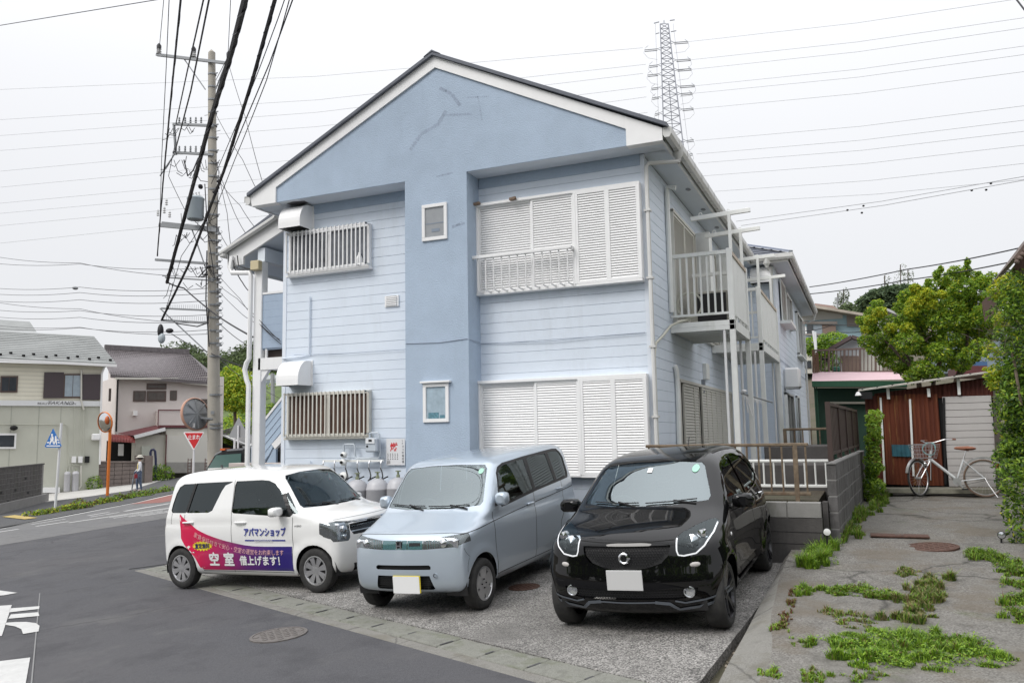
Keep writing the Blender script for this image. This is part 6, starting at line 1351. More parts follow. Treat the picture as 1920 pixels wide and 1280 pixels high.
# railings at the garage
t = thing('garden_railing', 'low brown railing panels in front of the garage wall', 'railing', at(370, 890, 36)); b = MB()
for x0, x1 in ((352, 359), (384, 391)):
    for yy in range(5): RB(b, x0, 861+yy*6, x1, 862+yy*6, 36, .05)
    RB(b, x0, 859, x0+1, 890, 36, .06); RB(b, x1-1, 859, x1, 890, 36, .06)
b.build('bars', mat('brown_rail', (.14, .07, .06), r=.6), t)
sh = thing('shrub', 'green shrub at the foot of the garage side wall', 'shrub', at(300, 885, 35)); c = at(300, 880, 35); leafmesh('foliage', [(c.x, c.y, c.z-.2, 1.0, .6, .55), (c.x-.6, c.y, c.z-.3, .6, .5, .5)], 900, .09, [3, 4, 3], sh, 3)

FAC = None
# ------------------------------------------------------------------ left: street furniture
m_post = mat('galvanised_white', (.68, .69, .70), r=.4); m_org = mat('orange_post', (.62, .17, .025), r=.45, n=.05); m_blue = mat('sign_blue', (.01, .13, .42), r=.4); m_signr = mat('sign_red_face', (.5, .01, .015), r=.4); m_gal = mat('galvanised', (.30, .31, .32), r=.5, m=.3)
t = thing('crossing_sign', 'blue triangular sign with two white walking children on a white post', 'road sign', (-27.56, 21.18, gz(-27.56, 21.18)))
B0 = Vector((-27.56, 21.18, gz(-27.56, 21.18))); tp = atX(107, 795, -27.5)
b = MB(); b.tube([B0, (-27.45, 21.2, at(109, 793, 21.2).z)], .045, 10); b.build('post', m_post, t, smooth=True)
Ys = 21.08; tri = [(100, 803.5), (115.3, 836), (112, 838.5), (87.5, 838.5), (84.5, 836.5)]; 
def P3(px, py, Y): q = at(px, py, Y); return (q.x, q.z)
b = MB(); b.prism([P3(x, y, Ys) for x, y in tri], 'y', Ys-.02, Ys+.01); pl_ = b.build('sign_plate', m_blue, t)
b = MB(); Y_ = Ys-.024
def pp_(l): b.add([(P3(x, y, Y_)[0], Y_, P3(x, y, Y_)[1]) for x, y in l], [tuple(range(len(l)))])
for x, y, r in ((97.5, 814.5, 1.9), (104.5, 818.5, 1.7)): pp_([(x+r*cos(a), y+r*sin(a)) for a in [2*pi*i/10 for i in range(10)]])
pp_([(96, 816.5), (99.5, 817), (101, 823), (100, 823.5), (101.5, 832), (99.5, 832), (98, 826), (94, 833), (92, 832), (95, 824)]); pp_([(103, 820), (106.5, 820.5), (108, 825), (106.5, 826), (107, 833), (105, 833), (104.5, 828), (102, 833), (100.5, 832.5), (102.5, 826)])
pp_([(93.5, 823), (96, 818), (97, 819), (95, 824)]); pp_([(106, 821), (111, 825), (110, 826.5), (106, 823)]); pp_([(88.5, 828), (92.5, 828), (91.5, 830.5), (87.8, 830.5)]); pp_([(108, 828), (111, 828), (112.5, 830.5), (108.5, 830.5)]); pp_([(87.5, 834.5), (112.5, 834.5), (113, 836.5), (87, 836.5)])
b.build('walking_figures', mat('sign_white_face', (.75, .75, .76), r=.4), t)
dd = ray(363, 826)*32.4; S0 = EYE+dd; Y_s = S0.y
t = thing('stop_sign', 'red inverted triangle stop sign with white Japanese characters on a white post', 'road sign', (S0.x, S0.y, gz(S0.x, S0.y)))
b = MB(); b.tube([(S0.x-.02, Y_s+.05, gz(S0.x, S0.y)), (S0.x-.02, Y_s+.05, S0.z+.35)], .04, 10); b.build('post', m_post, t, smooth=True)
def RT(l, Y, m, nm, th=.02): MB().prism([P3(x, y, Y) for x, y in l], 'y', Y-th, Y).build(nm, m, t)
RT([(344.5, 811), (346.5, 809.5), (380.5, 809.5), (382.8, 811), (365, 843), (362.5, 843)], Y_s, MATS['sign_white_face'], 'sign_border'); RT([(346.5, 811.2), (380.6, 811.2), (363.8, 841)], Y_s-.021, m_signr, 'sign_plate', .01)
b = MB(); q = at(363.5, 823, Y_s-.035); b.text('止まれ', (q.x, Y_s-.036, q.z), (1, 0, 0), (0, 0, 1), .215, align='CENTER', bold=.003); b.build('sign_characters', MATS['sign_white_face'], t)
def rmirror(t, c, r, ang, back=True, rim=m_org):
    M = Matrix.Translation(c) @ Matrix.Rotation(ang, 4, 'Z') @ Matrix.Rotation(radians(8), 4, 'X')
    b = MB().lathe((0, 0, 0), [(r, -.05), (r+.03, -.04), (r+.03, .02), (r, .04)], 32, 'y'); b.v = [tuple(M @ Vector(v)) for v in b.v]; b.build('rim', rim, t, smooth=True)
    b = MB().lathe((0, 0, 0), [(r, .0), (r*.75, .04), (r*.4, .07), (.001, .085)], 32, 'y'); b.v = [tuple(M @ Vector(v)) for v in b.v]; b.build('mirror_back', m_gal, t, smooth=True)
    b = MB().lathe((0, 0, 0), [(r, -.02), (r*.75, -.06), (r*.4, -.09), (.001, -.1)], 32, 'y'); b.v = [tuple(M @ Vector(v)) for v in b.v]; b.build('mirror_face', m_chr, t, smooth=True)
    b = MB()
    for k in range(4): a = k*pi/4; b.beam(M @ Vector((-r*.9*cos(a), .075, -r*.9*sin(a))), M @ Vector((r*.9*cos(a), .075, r*.9*sin(a))), .03, .03)
    b.build('bracket', m_gal, t); return M
t = thing('traffic_mirror', 'round traffic mirror on a bright orange post at the street corner', 'traffic mirror', (-31.44, 26.72, gz(-31.44, 26.72)))
mz = at(201, 791, 26.6); b = MB(); b.tube([(-31.44, 26.72, gz(-31.44, 26.72)), (-31.42, 26.72, mz.z+.2)], .065, 10); b.build('post', m_org, t, smooth=True); rmirror(t, Vector((mz.x-.12, 26.6, mz.z)), .44, radians(-2)); 
b = MB(); b.ball((mz.x+.12, 26.5, mz.z+.08), .10, .12, .2); b.build('mirror_cover', mat('orange_back', (.5, .12, .03), r=.5), t, smooth=True)

# pedestrian
def person():
    t = thing('person', 'pedestrian in a white jacket, yellow top and blue patterned trousers carrying a dark red bag', 'person', (-31.5, 28.5, gz(-31.5, 28.5)+.02)); t.rotation_euler = (0, 0, radians(-35))
    V = [(0, 0, .88), (0, 0, 1.05), (0, 0, 1.28), (0, 0, 1.36), (0, 0, 1.42), (0, .0, 1.52), (0, -.01, 1.60), (.09, 0, .84), (.11, .03, .46), (.10, .10, .08), (.11, -.06, .035), (-.09, 0, .84), (-.11, -.08, .46), (-.10, -.06, .08), (-.10, -.22, .035), (.18, 0, 1.30), (.25, -.0, 1.06), (.24, -.14, .86), (.23, -.17, .78), (-.18, 0, 1.30), (-.25, .0, 1.06), (-.22, -.16, .90), (-.2, -.2, .82)]
    E = [(0, 1), (1, 2), (2, 3), (3, 4), (4, 5), (5, 6), (0, 7), (7, 8), (8, 9), (9, 10), (0, 11), (11, 12), (12, 13), (13, 14), (2, 15), (15, 16), (16, 17), (17, 18), (2, 19), (19, 20), (20, 21), (21, 22)]
    R = [.15, .135, .15, .09, .055, .095, .075, .10, .07, .045, .04, .10, .07, .045, .04, .075, .05, .04, .035, .075, .05, .04, .035]
    me = bpy.data.meshes.new('body'); me.from_pydata(V, E, []); o = bpy.data.objects.new('body', me); COL.objects.link(o)
    m = o.modifiers.new('skin', 'SKIN'); s = o.modifiers.new('sub', 'SUBSURF'); s.levels = 1; s.render_levels = 1
    for i, r in enumerate(R): sv = me.skin_vertices[0].data[i]; sv.radius = (r, r*.85); sv.use_root = (i == 0)
    dg = bpy.context.evaluated_depsgraph_get(); m2 = bpy.data.meshes.new_from_object(o.evaluated_get(dg)); bpy.data.objects.remove(o)
    ms = [mat('skin_tone', (.42, .26, .18), r=.6), mat('white_jacket', (.62, .63, .66), r=.8), mat('blue_trousers', (.03, .05, .14), r=.8, n=.9, ns=35, c2=(.18, .24, .36)), mat('yellow_top', (.6, .45, .03), r=.8), mat('pale_shoe', (.45, .38, .33), r=.7)]
    m2.materials.clear()
    for q in ms: m2.materials.append(q)
    for p in m2.polygons:
        c = p.center; p.material_index = 4 if c.z < .09 else (2 if c.z < .93 else (0 if c.z > 1.40 or (c.z < .84 and abs(c.x) > .17) else (3 if (c.y < -.06 and abs(c.x) < .07 and c.z < 1.36) else 1))); p.use_smooth = True
    o = bpy.data.objects.new('body', m2); COL.objects.link(o); o.parent = t
    MB().ball((0, .01, 1.56), .13, .13, .10, 12, 8).build('hair', mat('hair_dark', (.05, .04, .035), r=.8), t, smooth=True, local=True)
    MB().lathe((0, 0, 1.585), [(.19, -.01), (.185, .0), (.12, .02), (.11, .07), (.07, .10), (.001, .11)], 14).build('sun_hat', mat('beige_hat', (.50, .48, .42), r=.9), t, smooth=True, local=True)
    b = MB(); b.ball((.034, -.105, 1.535), .01); b.ball((-.034, -.105, 1.535), .01); b.ball((0, -.125, 1.505), .013); b.build('face', mat('face_dark', (.12, .06, .05), r=.6), t, local=True)
    b = MB(); b.box(.16, .34, -.24, -.12, .62, .80); b.tube([(.2, -.18, .8), (.22, -.18, .88), (.3, -.18, .8)], .01, 5); b.build('bag', mat('dark_red_bag', (.25, .02, .03), r=.6), t, local=True, bevel=.02)
    b = MB(); b.tube([(-.2, -.2, .82), (-.24, -.24, .45), (-.27, -.27, .02)], [.02, .045, .02], 7); b.build('umbrella', mat('navy_umbrella', (.02, .025, .05), r=.8, n=.9, ns=30, c2=(.4, .42, .45)), t, local=True)
person()
# guard rail near the apartment, dark off-road car behind it
t = thing('guard_rail', 'low white tubular guard rail between the white car and the dark off-road car', 'guard rail', (-12, 12.7, 0)); m_grw = m_whd
MB().beam((-12.15, 12.7, 1.41), (-9.45, 12.7, 1.50), .06, .07).build('top_rail', m_grw, t); MB().beam((-12.15, 12.7, .3), (-9.45, 12.7, .42), .04, .05).build('bottom_rail', m_grw, t)
for i in range(14): 
    x = -12.1+i*.2; MB().box(x-.018, x+.018, 12.68, 12.72, .25, 1.41+.033*(x+12.15)).build('bar', m_grw, t)
t = thing('off_road_car', 'black boxy off-road car mostly hidden behind the apartment post and guard rail', 'car', (-14.6, 16.8, 0))
m_jk = paint('dark_car_paint', (.018, .018, .022), .3, 0, .8)
b = MB(); b.prism([(-16.55, .55), (-16.5, 1.0), (-15.65, 1.12), (-15.25, 1.66), (-15.0, 1.76), (-13.2, 1.86), (-12.9, 1.7), (-12.85, .55)], 'y', 16.1, 17.6); b.build('body', m_jk, t, bevel=.05)
b = MB(); b.prism([(-15.5, 1.16), (-15.15, 1.62), (-14.35, 1.66), (-14.35, 1.16)], 'y', 16.07, 16.1); b.build('side_window', mat('green_window', (.10, .17, .155), r=.08, spec=.8), t); b = MB(); b.prism([(-14.2, 1.16), (-14.2, 1.66), (-13.2, 1.7), (-13.2, 1.16)], 'y', 16.07, 16.1); b.build('side_window', m_glass, t)
b = MB(); b.beam((-14.4, 16.1, 1.86), (-13.0, 16.1, 1.94), .05, .04); b.beam((-14.4, 17.5, 1.86), (-13.0, 17.5, 1.94), .05, .04)
for k in range(4): b.beam((-14.3+k*.4, 16.1, 1.87+k*.022), (-14.3+k*.4, 17.5, 1.87+k*.022), .03, .03)
b.build('roof_rack', m_trim, t); b = MB(); b.box(-15.05, -14.9, 16.1, 16.3, 1.74, 1.79); b.build('marker_lamp', mat('orange_lamp', (.6, .12, .03), r=.4), t)
for x in (-15.8, -13.7): 
    for y in (16.15, 17.4): MB().lathe((x, y, .33), [(.001, -.1), (.34, -.1), (.36, -.07), (.36, .07), (.34, .1), (.001, .1)], 20, 'y').build('wheel', m_tyre, t, smooth=True)
t = thing('notice_box', 'pinkish metal box with black openings behind the guard rail', 'box', (-11.4, 13.4, .3)); MB().box(-12.2, -10.7, 13.3, 13.6, .9, 1.52).build('case', mat('pinkish_metal', (.48, .42, .39), r=.6), t, bevel=.01); MB().box(-11.5, -11.3, 13.29, 13.3, 1.3, 1.45).build('opening', m_dark, t)
MB().box(-10.95, -10.8, 13.29, 13.3, 1.32, 1.46).build('opening', m_dark, t)
# triangular sign seen from behind on the climbing street
c = EYE+ray(447, 805)*40; t = thing('triangular_sign', 'grey back of a triangular road sign beside the climbing street', 'road sign', (c.x, c.y, c.z-1.6))
b = MB(); b.prism([P3(x, y, c.y) for x, y in ((447, 782), (464, 814), (462, 819.5), (431, 820), (430, 815))], 'y', c.y, c.y+.02); b.build('sign_plate', m_gal, t)
b = MB(); q = at(447, 797, c.y-.05); b.tube([(q.x, c.y-.05, q.z), (q.x, c.y-.05, q.z-1.9)], .045, 8); q = at(440, 820, c.y-.3); b.tube([(q.x, c.y-.3, q.z), (q.x, c.y-.3, q.z-1.2)], .05, 8); b.build('post', m_post, t, smooth=True)

# kerb weeds on the left
for k, (x, y, nn, w) in enumerate(((-26.4, 20.4, 1500, [1, 2, 3, 2, 3]), (-27.2, 22.4, 1500, [1, 3, 2, 1, 4]), (-27.8, 24.6, 1600, [2, 3, 2, 0, 3]), (-28.6, 26.6, 1000, [2, 3, 2, 0, 2]))):
    z = gz(x, y); t = thing('weed_patch', ['weeds at the foot of the blue sign post', 'reddish weeds between the two posts on the kerb', 'low weeds in front of the orange post', 'thin weeds at the far end of the kerb strip'][k], 'weeds', (x, y, z), 0, 'weeds along the kerb'); struct(leafmesh('foliage', [(x+random.uniform(-.15, .15), y+j*.3-1, z+.05, .22, .3, random.uniform(.08, .3)) for j in range(8)], nn, .06, w, t, k+5, up=0), 'stuff')
    t['kind'] = 'stuff'
sh = thing('shrub', 'green shrub against the wall corner right of the salon gas cylinders', 'shrub', at(177, 915, 32)); c = at(177, 911, 32); leafmesh('foliage', [(c.x, c.y, c.z+.1, .5, .4, .5)], 500, .07, [2, 3, 3], sh, 3)
# ------------------------------------------------------------------ left: green slope and wooded hill
b = MB(); sp = []
rows = [(-8, 62, 2.0), (-8, 66, 3.6), (-6, 72, 6.6), (-6, 82, 9.4), (-6, 100, 11.5)]
xs2 = [-120, -100, -85, -72, -60, -50, -42, -34, -24, -12]
for _, y, z in rows:
    for x in xs2: b.v.append((x, y+abs(x+60)*.12, z+.5*sin(x*.3)+(x+60)*-.01))
for j in range(len(rows)-1):
    for i in range(len(xs2)-1): b.f.append((j*10+i, j*10+i+1, (j+1)*10+i+1, (j+1)*10+i)); b.mi.append(0)
struct(b.build('bank', mat('bank_grass', (.08, .115, .035), r=.9, n=.35, ns=.6), smooth=True))
b = MB(); b.beam(at(400, 818, 60), at(470, 794, 63), .5, .55); t = thing('retaining_wall', 'low concrete retaining wall at the foot of the green slope', 'wall', at(440, 810, 61)); b.build('wall', m_conc, t)
bl = []; rs = random.Random(4)
for i in range(60):
    px, py = rs.uniform(395, 560), rs.uniform(700, 800); Y = 62+(800-py)*.22; q = at(px, py, Y); bl.append((q.x, q.y, q.z-.6, rs.uniform(1.2, 2.6), 1.5, rs.uniform(.8, 1.6)))
struct(leafmesh('slope_shrubs', bl, 26000, .20, [2, 4, 5, 2], None, 9), 'stuff')
t = thing('tree', 'light yellow-green tree on the slope just right of the concrete pole', 'tree', at(440, 790, 58)); bl = [(*at(px, py, 58), r, r, r*.8) for px, py, r in ((432, 715, 1.5), (450, 722, 1.6), (440, 742, 1.9), (458, 750, 1.5), (424, 745, 1.4), (436, 700, 1.0))]
leafmesh('crown', bl, 9000, .16, [0, 2, 5, 4], t, 10); q = at(440, 750, 58); MB().tube([at(441, 800, 58), q], .15, 7).build('trunk', m_bark, t)
bl = []
for i in range(46):
    px = rs.uniform(330, 560); py = 672+14*sin(px*.05)+rs.uniform(-6, 30); q = at(px, py, 140); bl.append((q.x, q.y, q.z-2, rs.uniform(3, 7), 4, rs.uniform(2, 4.5)))
for i in range(36):
    px = rs.uniform(345, 600); py = 700+rs.uniform(-15, 40); q = at(px, py, 130); bl.append((q.x, q.y, q.z-2, rs.uniform(4, 8), 4, rs.uniform(3, 6)))
HM = [translucent(mat('far_leaf_dark', (.085, .115, .06), r=.9)), translucent(mat('far_leaf', (.12, .165, .07), r=.9)), translucent(mat('far_leaf_light', (.12, .16, .06), r=.9))]
struct(leafmesh('wooded_hill', bl, 60000, .5, [3, 4, 2], None, 12, mats=HM), 'stuff')
t = thing('far_building', 'pale flat building on the slope seen under the corridor beside the post', 'building', at(505, 720, 80)); b = MB(); RB(b, 470, 703, 560, 745, 80, .2, 6); b.build('wall', mat('far_white', (.55, .58, .62), r=.8), t)
for px in (475, 488, 500, 512, 524, 538): part('window', mat('far_glass', (.2, .23, .27), r=.3), t, px, 712, px+6, 719, 79.8, .05); part('window', MATS['far_glass'], t, px, 727, px+6, 734, 79.8, .05)
t = thing('far_utility_pole', 'small dark utility pole in front of the pale far building', 'utility pole', at(512, 760, 70)); b = MB(); b.tube([at(512, 770, 70), at(511, 700, 70)], .22, 8); b.beam(at(500, 712, 70), at(524, 709, 70), .12, .12); b.beam(at(503, 724, 70), at(522, 722, 70), .1, .1); b.build('pole', m_gal, t)
# ------------------------------------------------------------------ right: walls, fences, railings beside the bay
m_blk = mat('grey_block', (.135, .13, .13), r=.9, n=.3, ns=5, b=.5, bs=60, stain=(.04, .038, .036, .85, .44), ss=3.2)
m_blkl = mat('pale_block', (.25, .245, .235), r=.9, n=.12, ns=4, b=.4, bs=60, stain=(.13, .125, .09, .7, .52), ss=4)
m_blkk = mat('damp_concrete', (.075, .07, .068), r=.9, n=.25, ns=3, b=.4, stain=(.03, .03, .03, .7, .5), ss=2)
m_rail = mat('rusty_brown_rail', (.16, .12, .08), r=.75, n=.35, ns=15, stain=(.11, .055, .03, .7, .5), ss=8)
LW = thing('low_block_wall', 'low retaining wall behind the black car with one pale block course on dark damp concrete', 'wall', (-1.5, 10.7, .5))
MB().box(-3.2, -.56, 10.60, 10.78, .1, .925).build('base', m_blkk, LW)
for i in range(7): MB().box(-3.34+i*.397+.006, -3.34+(i+1)*.397-.004, 10.615, 10.765, .93, 1.115).build('block', m_blkl, LW, bevel=.006)
MB().box(-3.2, -.57, 10.63, 10.75, .92, 1.105).build('mortar', m_mort, LW); b = MB()
for z in (.62, .76): b.box(-3.2, -.559, 10.597, 10.6, z, z+.006)
b.build('joint', m_dark, LW)
MB().box(-3.3, -.60, 10.9, 14, .2, 1.12).build('raised_bed', m_soil, LW)
def railing(nm, lb, x0, x1, y, z0, z1, m, step, r=.016, posts=(), grp=None, top=.04):
    t = thing(nm, lb, 'railing', ((x0+x1)/2, y, z0)); MB().box(x0, x1, y-.02, y+.02, z1-top, z1).build('top_rail', m, t, bevel=.008); MB().box(x0, x1, y-.02, y+.02, z0, z0+.04).build('bottom_rail', m, t, bevel=.006)
    n = int((x1-x0)/step)
    for i in range(n+1): x = x0+.04+i*(x1-x0-.08)/n; MB().tube([(x, y, z0+.03), (x, y, z1-.02)], r*.8, 6, caps=False).build('bar', m, t, smooth=True)
    for x in posts: MB().box(x-.025, x+.025, y-.025, y+.025, z0-.2, z1-.01).build('post', m, t)
    return t
railing('brown_railing', 'rusty brown metal railing above the low wall behind the black car', -2.75, -.68, 10.87, 1.18, 1.83, m_rail, .145, posts=(-.84,))
railing('white_railing', 'short white metal railing behind the rusty brown one', -2.2, -.50, 11.9, 1.21, 1.59, m_whd, .14, posts=())
railing('brown_railing', 'farther small brown railing by the wing doors of the apartment house', -1.3, -.55, 14.6, 1.35, 2.02, m_rail, .13, posts=(-1.28,))
t = thing('step_block', 'dark concrete steps and planter behind the white railing', 'steps', (-.9, 13.2, .9)); MB().box(-1.75, -.5, 12.6, 13.4, .5, 1.5).build('step', m_blkk, t, bevel=.02); MB().box(-1.5, -.5, 13.4, 14.2, .5, 1.75).build('step', m_blkk, t, bevel=.02); MB().box(-3, -.6, 14.2, 21, .6, 1.0).build('terrace', m_fnd, t)
TW = thing('tall_block_wall', 'tall grey concrete block wall running back along the driveway, topped by a brown fence', 'wall', (-.4, 13.5, .6))
w0, w1 = Vector((-.435, 11.0, 0)), Vector((-.12, 17.2, 0)); wd = (w1-w0).normalized(); wn = Vector((wd.y, -wd.x, 0)); wl = (w1-w0).length; az = atan2(wd.y, wd.x)
b = MB(); b.obox((w0+w1)/2+Vector((0, 0, .93)), wd*(wl/2-.01), wn*.048, (0, 0, .63)); b.build('core', m_mort, TW); me_b = None
for k in range(6):
    for i in range(int(wl/.4)+1):
        c = w0+wd*(.2+i*.4)+Vector((0, 0, .365+k*.2)); 
        if c.y > 17.1: continue
        if me_b is None: o = MB().box(-.194, .194, -.055, .06, .006, .194).build('block', m_blk, TW, local=True, bevel=.008); me_b = o.data; o.location = c-TW.location; o.rotation_euler.z = az
        else: o = inst(me_b, 'block', TW, c-TW.location+wn*random.uniform(-.003, .003), az)
b = MB(); b.obox((w0+w1)/2+Vector((0, 0, 1.567)), wd*(wl/2+.01), wn*.055, (0, 0, .006)); b.build('mortar_cap', m_mort, TW)
m_fen = mat('dark_brown_fence', (.055, .035, .03), r=.5, n=.15, ns=3)
FN = thing('brown_fence', 'dark brown slatted screen fence on top of the tall block wall', 'fence', (-.4, 13.5, 1.58)); fl = 5.2
f0 = w0+wd*.03; gap = 1.3
for i in range(5):
    c = f0+wd*i*gap; MB().obox(c+Vector((0, 0, 1.97)), wd*.03, wn*.03, (0, 0, .37)).build('post', m_fen, FN)
me_s = None
for i in range(52):
    c = f0+wd*(.05+i*.1); 
    if me_s is None: o = MB().box(-.044, .044, -.006, .006, 0, .58).build('slat', m_fen, FN, local=True); me_s = o.data; o.location = c+Vector((0, 0, 1.70))-FN.location; o.rotation_euler.z = az
    else: inst(me_s, 'slat', FN, c+Vector((0, 0, 1.70))-FN.location+wn*(.004 if i % 2 else 0), az)
b = MB(); b.obox(f0+wd*2.6+Vector((0, 0, 2.31)), wd*2.62, wn*.028, (0, 0, .02)); b.build('top_rail', m_fen, FN); b = MB(); b.obox(f0+wd*2.6+Vector((0, 0, 1.69)), wd*2.62, wn*.024, (0, 0, .018)); b.build('bottom_rail', m_fen, FN)
t = thing('block_pillar', 'dark gap pillar between the low wall and the tall block wall', 'pillar', (-.5, 11, .6)); MB().box(-.56, -.5, 10.9, 11.1, .3, 1.1).build('pillar', m_blkk, t)
# solar spike lights
for i, (px, py, pz, lb) in enumerate(((1551, 996, 1022, 'small round garden spike light at the foot of the tall block wall'), (1877, 1002, 1040, 'black garden spike light among the weeds at the right edge'))):
    Y = 10.3 if i == 0 else 11.6; p = at(px, py, Y); q = at(px+(0 if i == 0 else 2), pz, Y)
    t = thing('spike_light', lb, 'garden light', (q.x, q.y, q.z), 0); MB().tube([q, p], .012, 6).build('spike', m_trim, t)
    MB().lathe((p.x, p.y-.02, p.z), [(.001, .03), (.03, .03), (.045, .0), (.047, -.02), (.04, -.022)], 16, 'y').build('housing', m_trim, t, smooth=True); MB().lathe((p.x, p.y-.04, p.z), [(.041, 0), (.02, -.006), (.001, -.008)], 16, 'y').build('lens', m_platew if i == 0 else m_refl, t, smooth=True)
# ------------------------------------------------------------------ rusty shed
m_rust = mat('rusted_corrugated_iron', (.11, .022, .012), r=.85, n=.35, ns=5, c2=(.19, .05, .018), stain=(.48, .30, .10, .85, .56), ss=8, sz=.09, b=.4)
m_rust2 = mat('rusted_dark_iron', (.075, .018, .012), r=.85, n=.3, ns=3, stain=(.22, .06, .03, .6, .5), ss=2)
m_tealp = mat('teal_patch', (.04, .13, .17), r=.6, n=.25, ns=10, stain=(.03, .06, .06, .6, .5), ss=9)
SY = 17.2
SHD = thing('rusty_shed', 'rusty corrugated iron shed with pale slatted shutter and sloping sheet roof at the driveway end', 'shed', (1.1, 18, .75))
def corr(name, px0, py0t, py0b, px1, py1t, py1b, Y, m, pitch=.076, amp=.016):
    a, c = at(px0, py0b, Y), at(px1, py1b, Y); a2, c2 = at(px0, py0t, Y), at(px1, py1t, Y); w = c.x-a.x; n = max(4, int(w/pitch*4)); b = MB(); vs = []
    for i in range(n+1):
        t = i/n; x = a.x+w*t; y = Y-amp*(1+sin(x/pitch*2*pi)); vs += [(x, y, lerp(a.z, c.z, t)), (x, y, lerp(a2.z, c2.z, t))]
    b.add(vs, [(2*i, 2*i+2, 2*i+3, 2*i+1) for i in range(n)]); return b.build(name, m, SHD, smooth=True)
corr('sheet', 1632, 742, 905, 1655, 742, 906, SY, m_rust2); corr('sheet', 1655, 742, 907, 1709, 740, 909, SY, m_rust); corr('sheet', 1709, 738, 909, 1771, 738, 910, SY-.01, m_rust)
corr('gable_sheet', 1640, 738, 748, 1862, 706, 744, SY+.03, m_rust2)
corr('gable_sheet', 1770, 722, 745, 1864, 708, 745, SY-.012, m_rust2)
corr('patch', 1673, 833, 855, 1713, 834, 856, SY-.03, m_tealp)
SB = part('back_panel', m_dark, SHD, 1634, 742, 1864, 912, SY+.05, .01, back=2.2)
m_shut = mat('pale_shutter_board', (.47, .45, .44), r=.65, n=.05, ns=3, stain=(.33, .24, .12, .55, .60), ss=2.2); me_b = None
zt_, zb_ = at(1815, 742, SY-.04).z, at(1815, 912, SY-.04).z; xa, xb = at(1771, 800, SY-.04).x, at(1863, 800, SY-.04).x
for k in range(13):
    h = (zt_-zb_)/13; z = zb_+k*h
    if me_b is None: me_b = MB().add([(xa, 0, .002), (xb, 0, .002), (xb, -.012, .006), (xa, -.012, .006), (xa, -.012, h-.008), (xb, -.012, h-.008), (xb, 0, h-.003), (xa, 0, h-.003)], [(0, 1, 2, 3), (3, 2, 5, 4), (4, 5, 6, 7)]).build('shutter_slat', m_shut, SHD, local=True); me_b.location = (-SHD.location.x, SY-.04-SHD.location.y, z-SHD.location.z); me_b = me_b.data
    else: inst(me_b, 'shutter_slat', SHD, (-SHD.location.x, SY-.04-SHD.location.y, z-SHD.location.z))
MB().box(xa, xb, SY-.04, SY-.03, zb_, zt_).build('shutter_back', m_dark, SHD)
b = MB(); p, q = at(1868, 725, SY-.06), at(1874, 915, SY-.06); b.beam((p.x, p.y, p.z), (q.x, q.y, q.z), .11, .08, up=(0, 1, 0)); b.build('corner_post', mat('grey_brown_post', (.085, .07, .06), r=.8, n=.2, ns=6), SHD)
b = MB(); b.beam(at(1769.5, 745, SY-.05), at(1773, 908, SY-.05), .035, .05, up=(0, 1, 0)); b.build('door_jamb', m_dark, SHD)
for a, c in (((1651, 745), (1659, 905)), ((1706, 748), (1713, 892)), ((1745, 850), (1745, 900))):
    b = MB(); w = .035 if a[0] < 1740 else .012; b.beam(at(*a, SY-.05), at(*c, SY-.05), w, .03, up=(0, 1, 0)); b.build('batten', m_whd if a[0] < 1740 else m_shut, SHD)
for px, y0, y1 in ((1664.5, 727, 748), (1740.5, 728, 744), (1796, 709, 740)): part('rafter_end', m_whd, SHD, px-2.8, y0, px+2.8, y1, SY-.06, .04)
r0, r1 = at(1609, 733.5, SY-.28), at(1872, 696.5, SY-.28); b = MB(); b.add([r0, r1, r1+Vector((0, 2.6, .12)), r0+Vector((0, 2.6, .12)), r0+Vector((0, 0, .028)), r1+Vector((0, 0, .028)), r1+Vector((0, 2.6, .15)), r0+Vector((0, 2.6, .15))], [(0, 1, 5, 4), (1, 2, 6, 5), (2, 3, 7, 6), (3, 0, 4, 7), (4, 5, 6, 7), (3, 2, 1, 0)]); b.build('roof', mat('shed_roof_sheet', (.42, .40, .36), r=.8, n=.2, ns=5), SHD)
for i in range(9): 
    q = lerp(r0, r1, (i+.3)/9); MB().ball(q+Vector((0, .02, .035)), .02, .03, .012).build('roof_hook', m_trim, SHD)
b = MB(); p, q = at(1640, 916, SY-.25), at(1868, 922, SY-.25); b.box(p.x, q.x-.1, SY-.45, SY-.1, q.z-.02, p.z+.02); b.build('sill', mat('old_timber_sill', (.27, .26, .21), r=.9, n=.25, ns=8), SHD)
b = MB(); q = at(1609, 737, SY-.3); b.lathe(q+Vector((0, 0, -.02)), [(.001, .05), (.03, .04), (.06, -.02), (.055, -.03)], 12); b.build('lamp', m_platew, SHD, smooth=True); part('bracket', m_dark, SHD, 1611, 735, 1635, 748, SY-.2, .1)
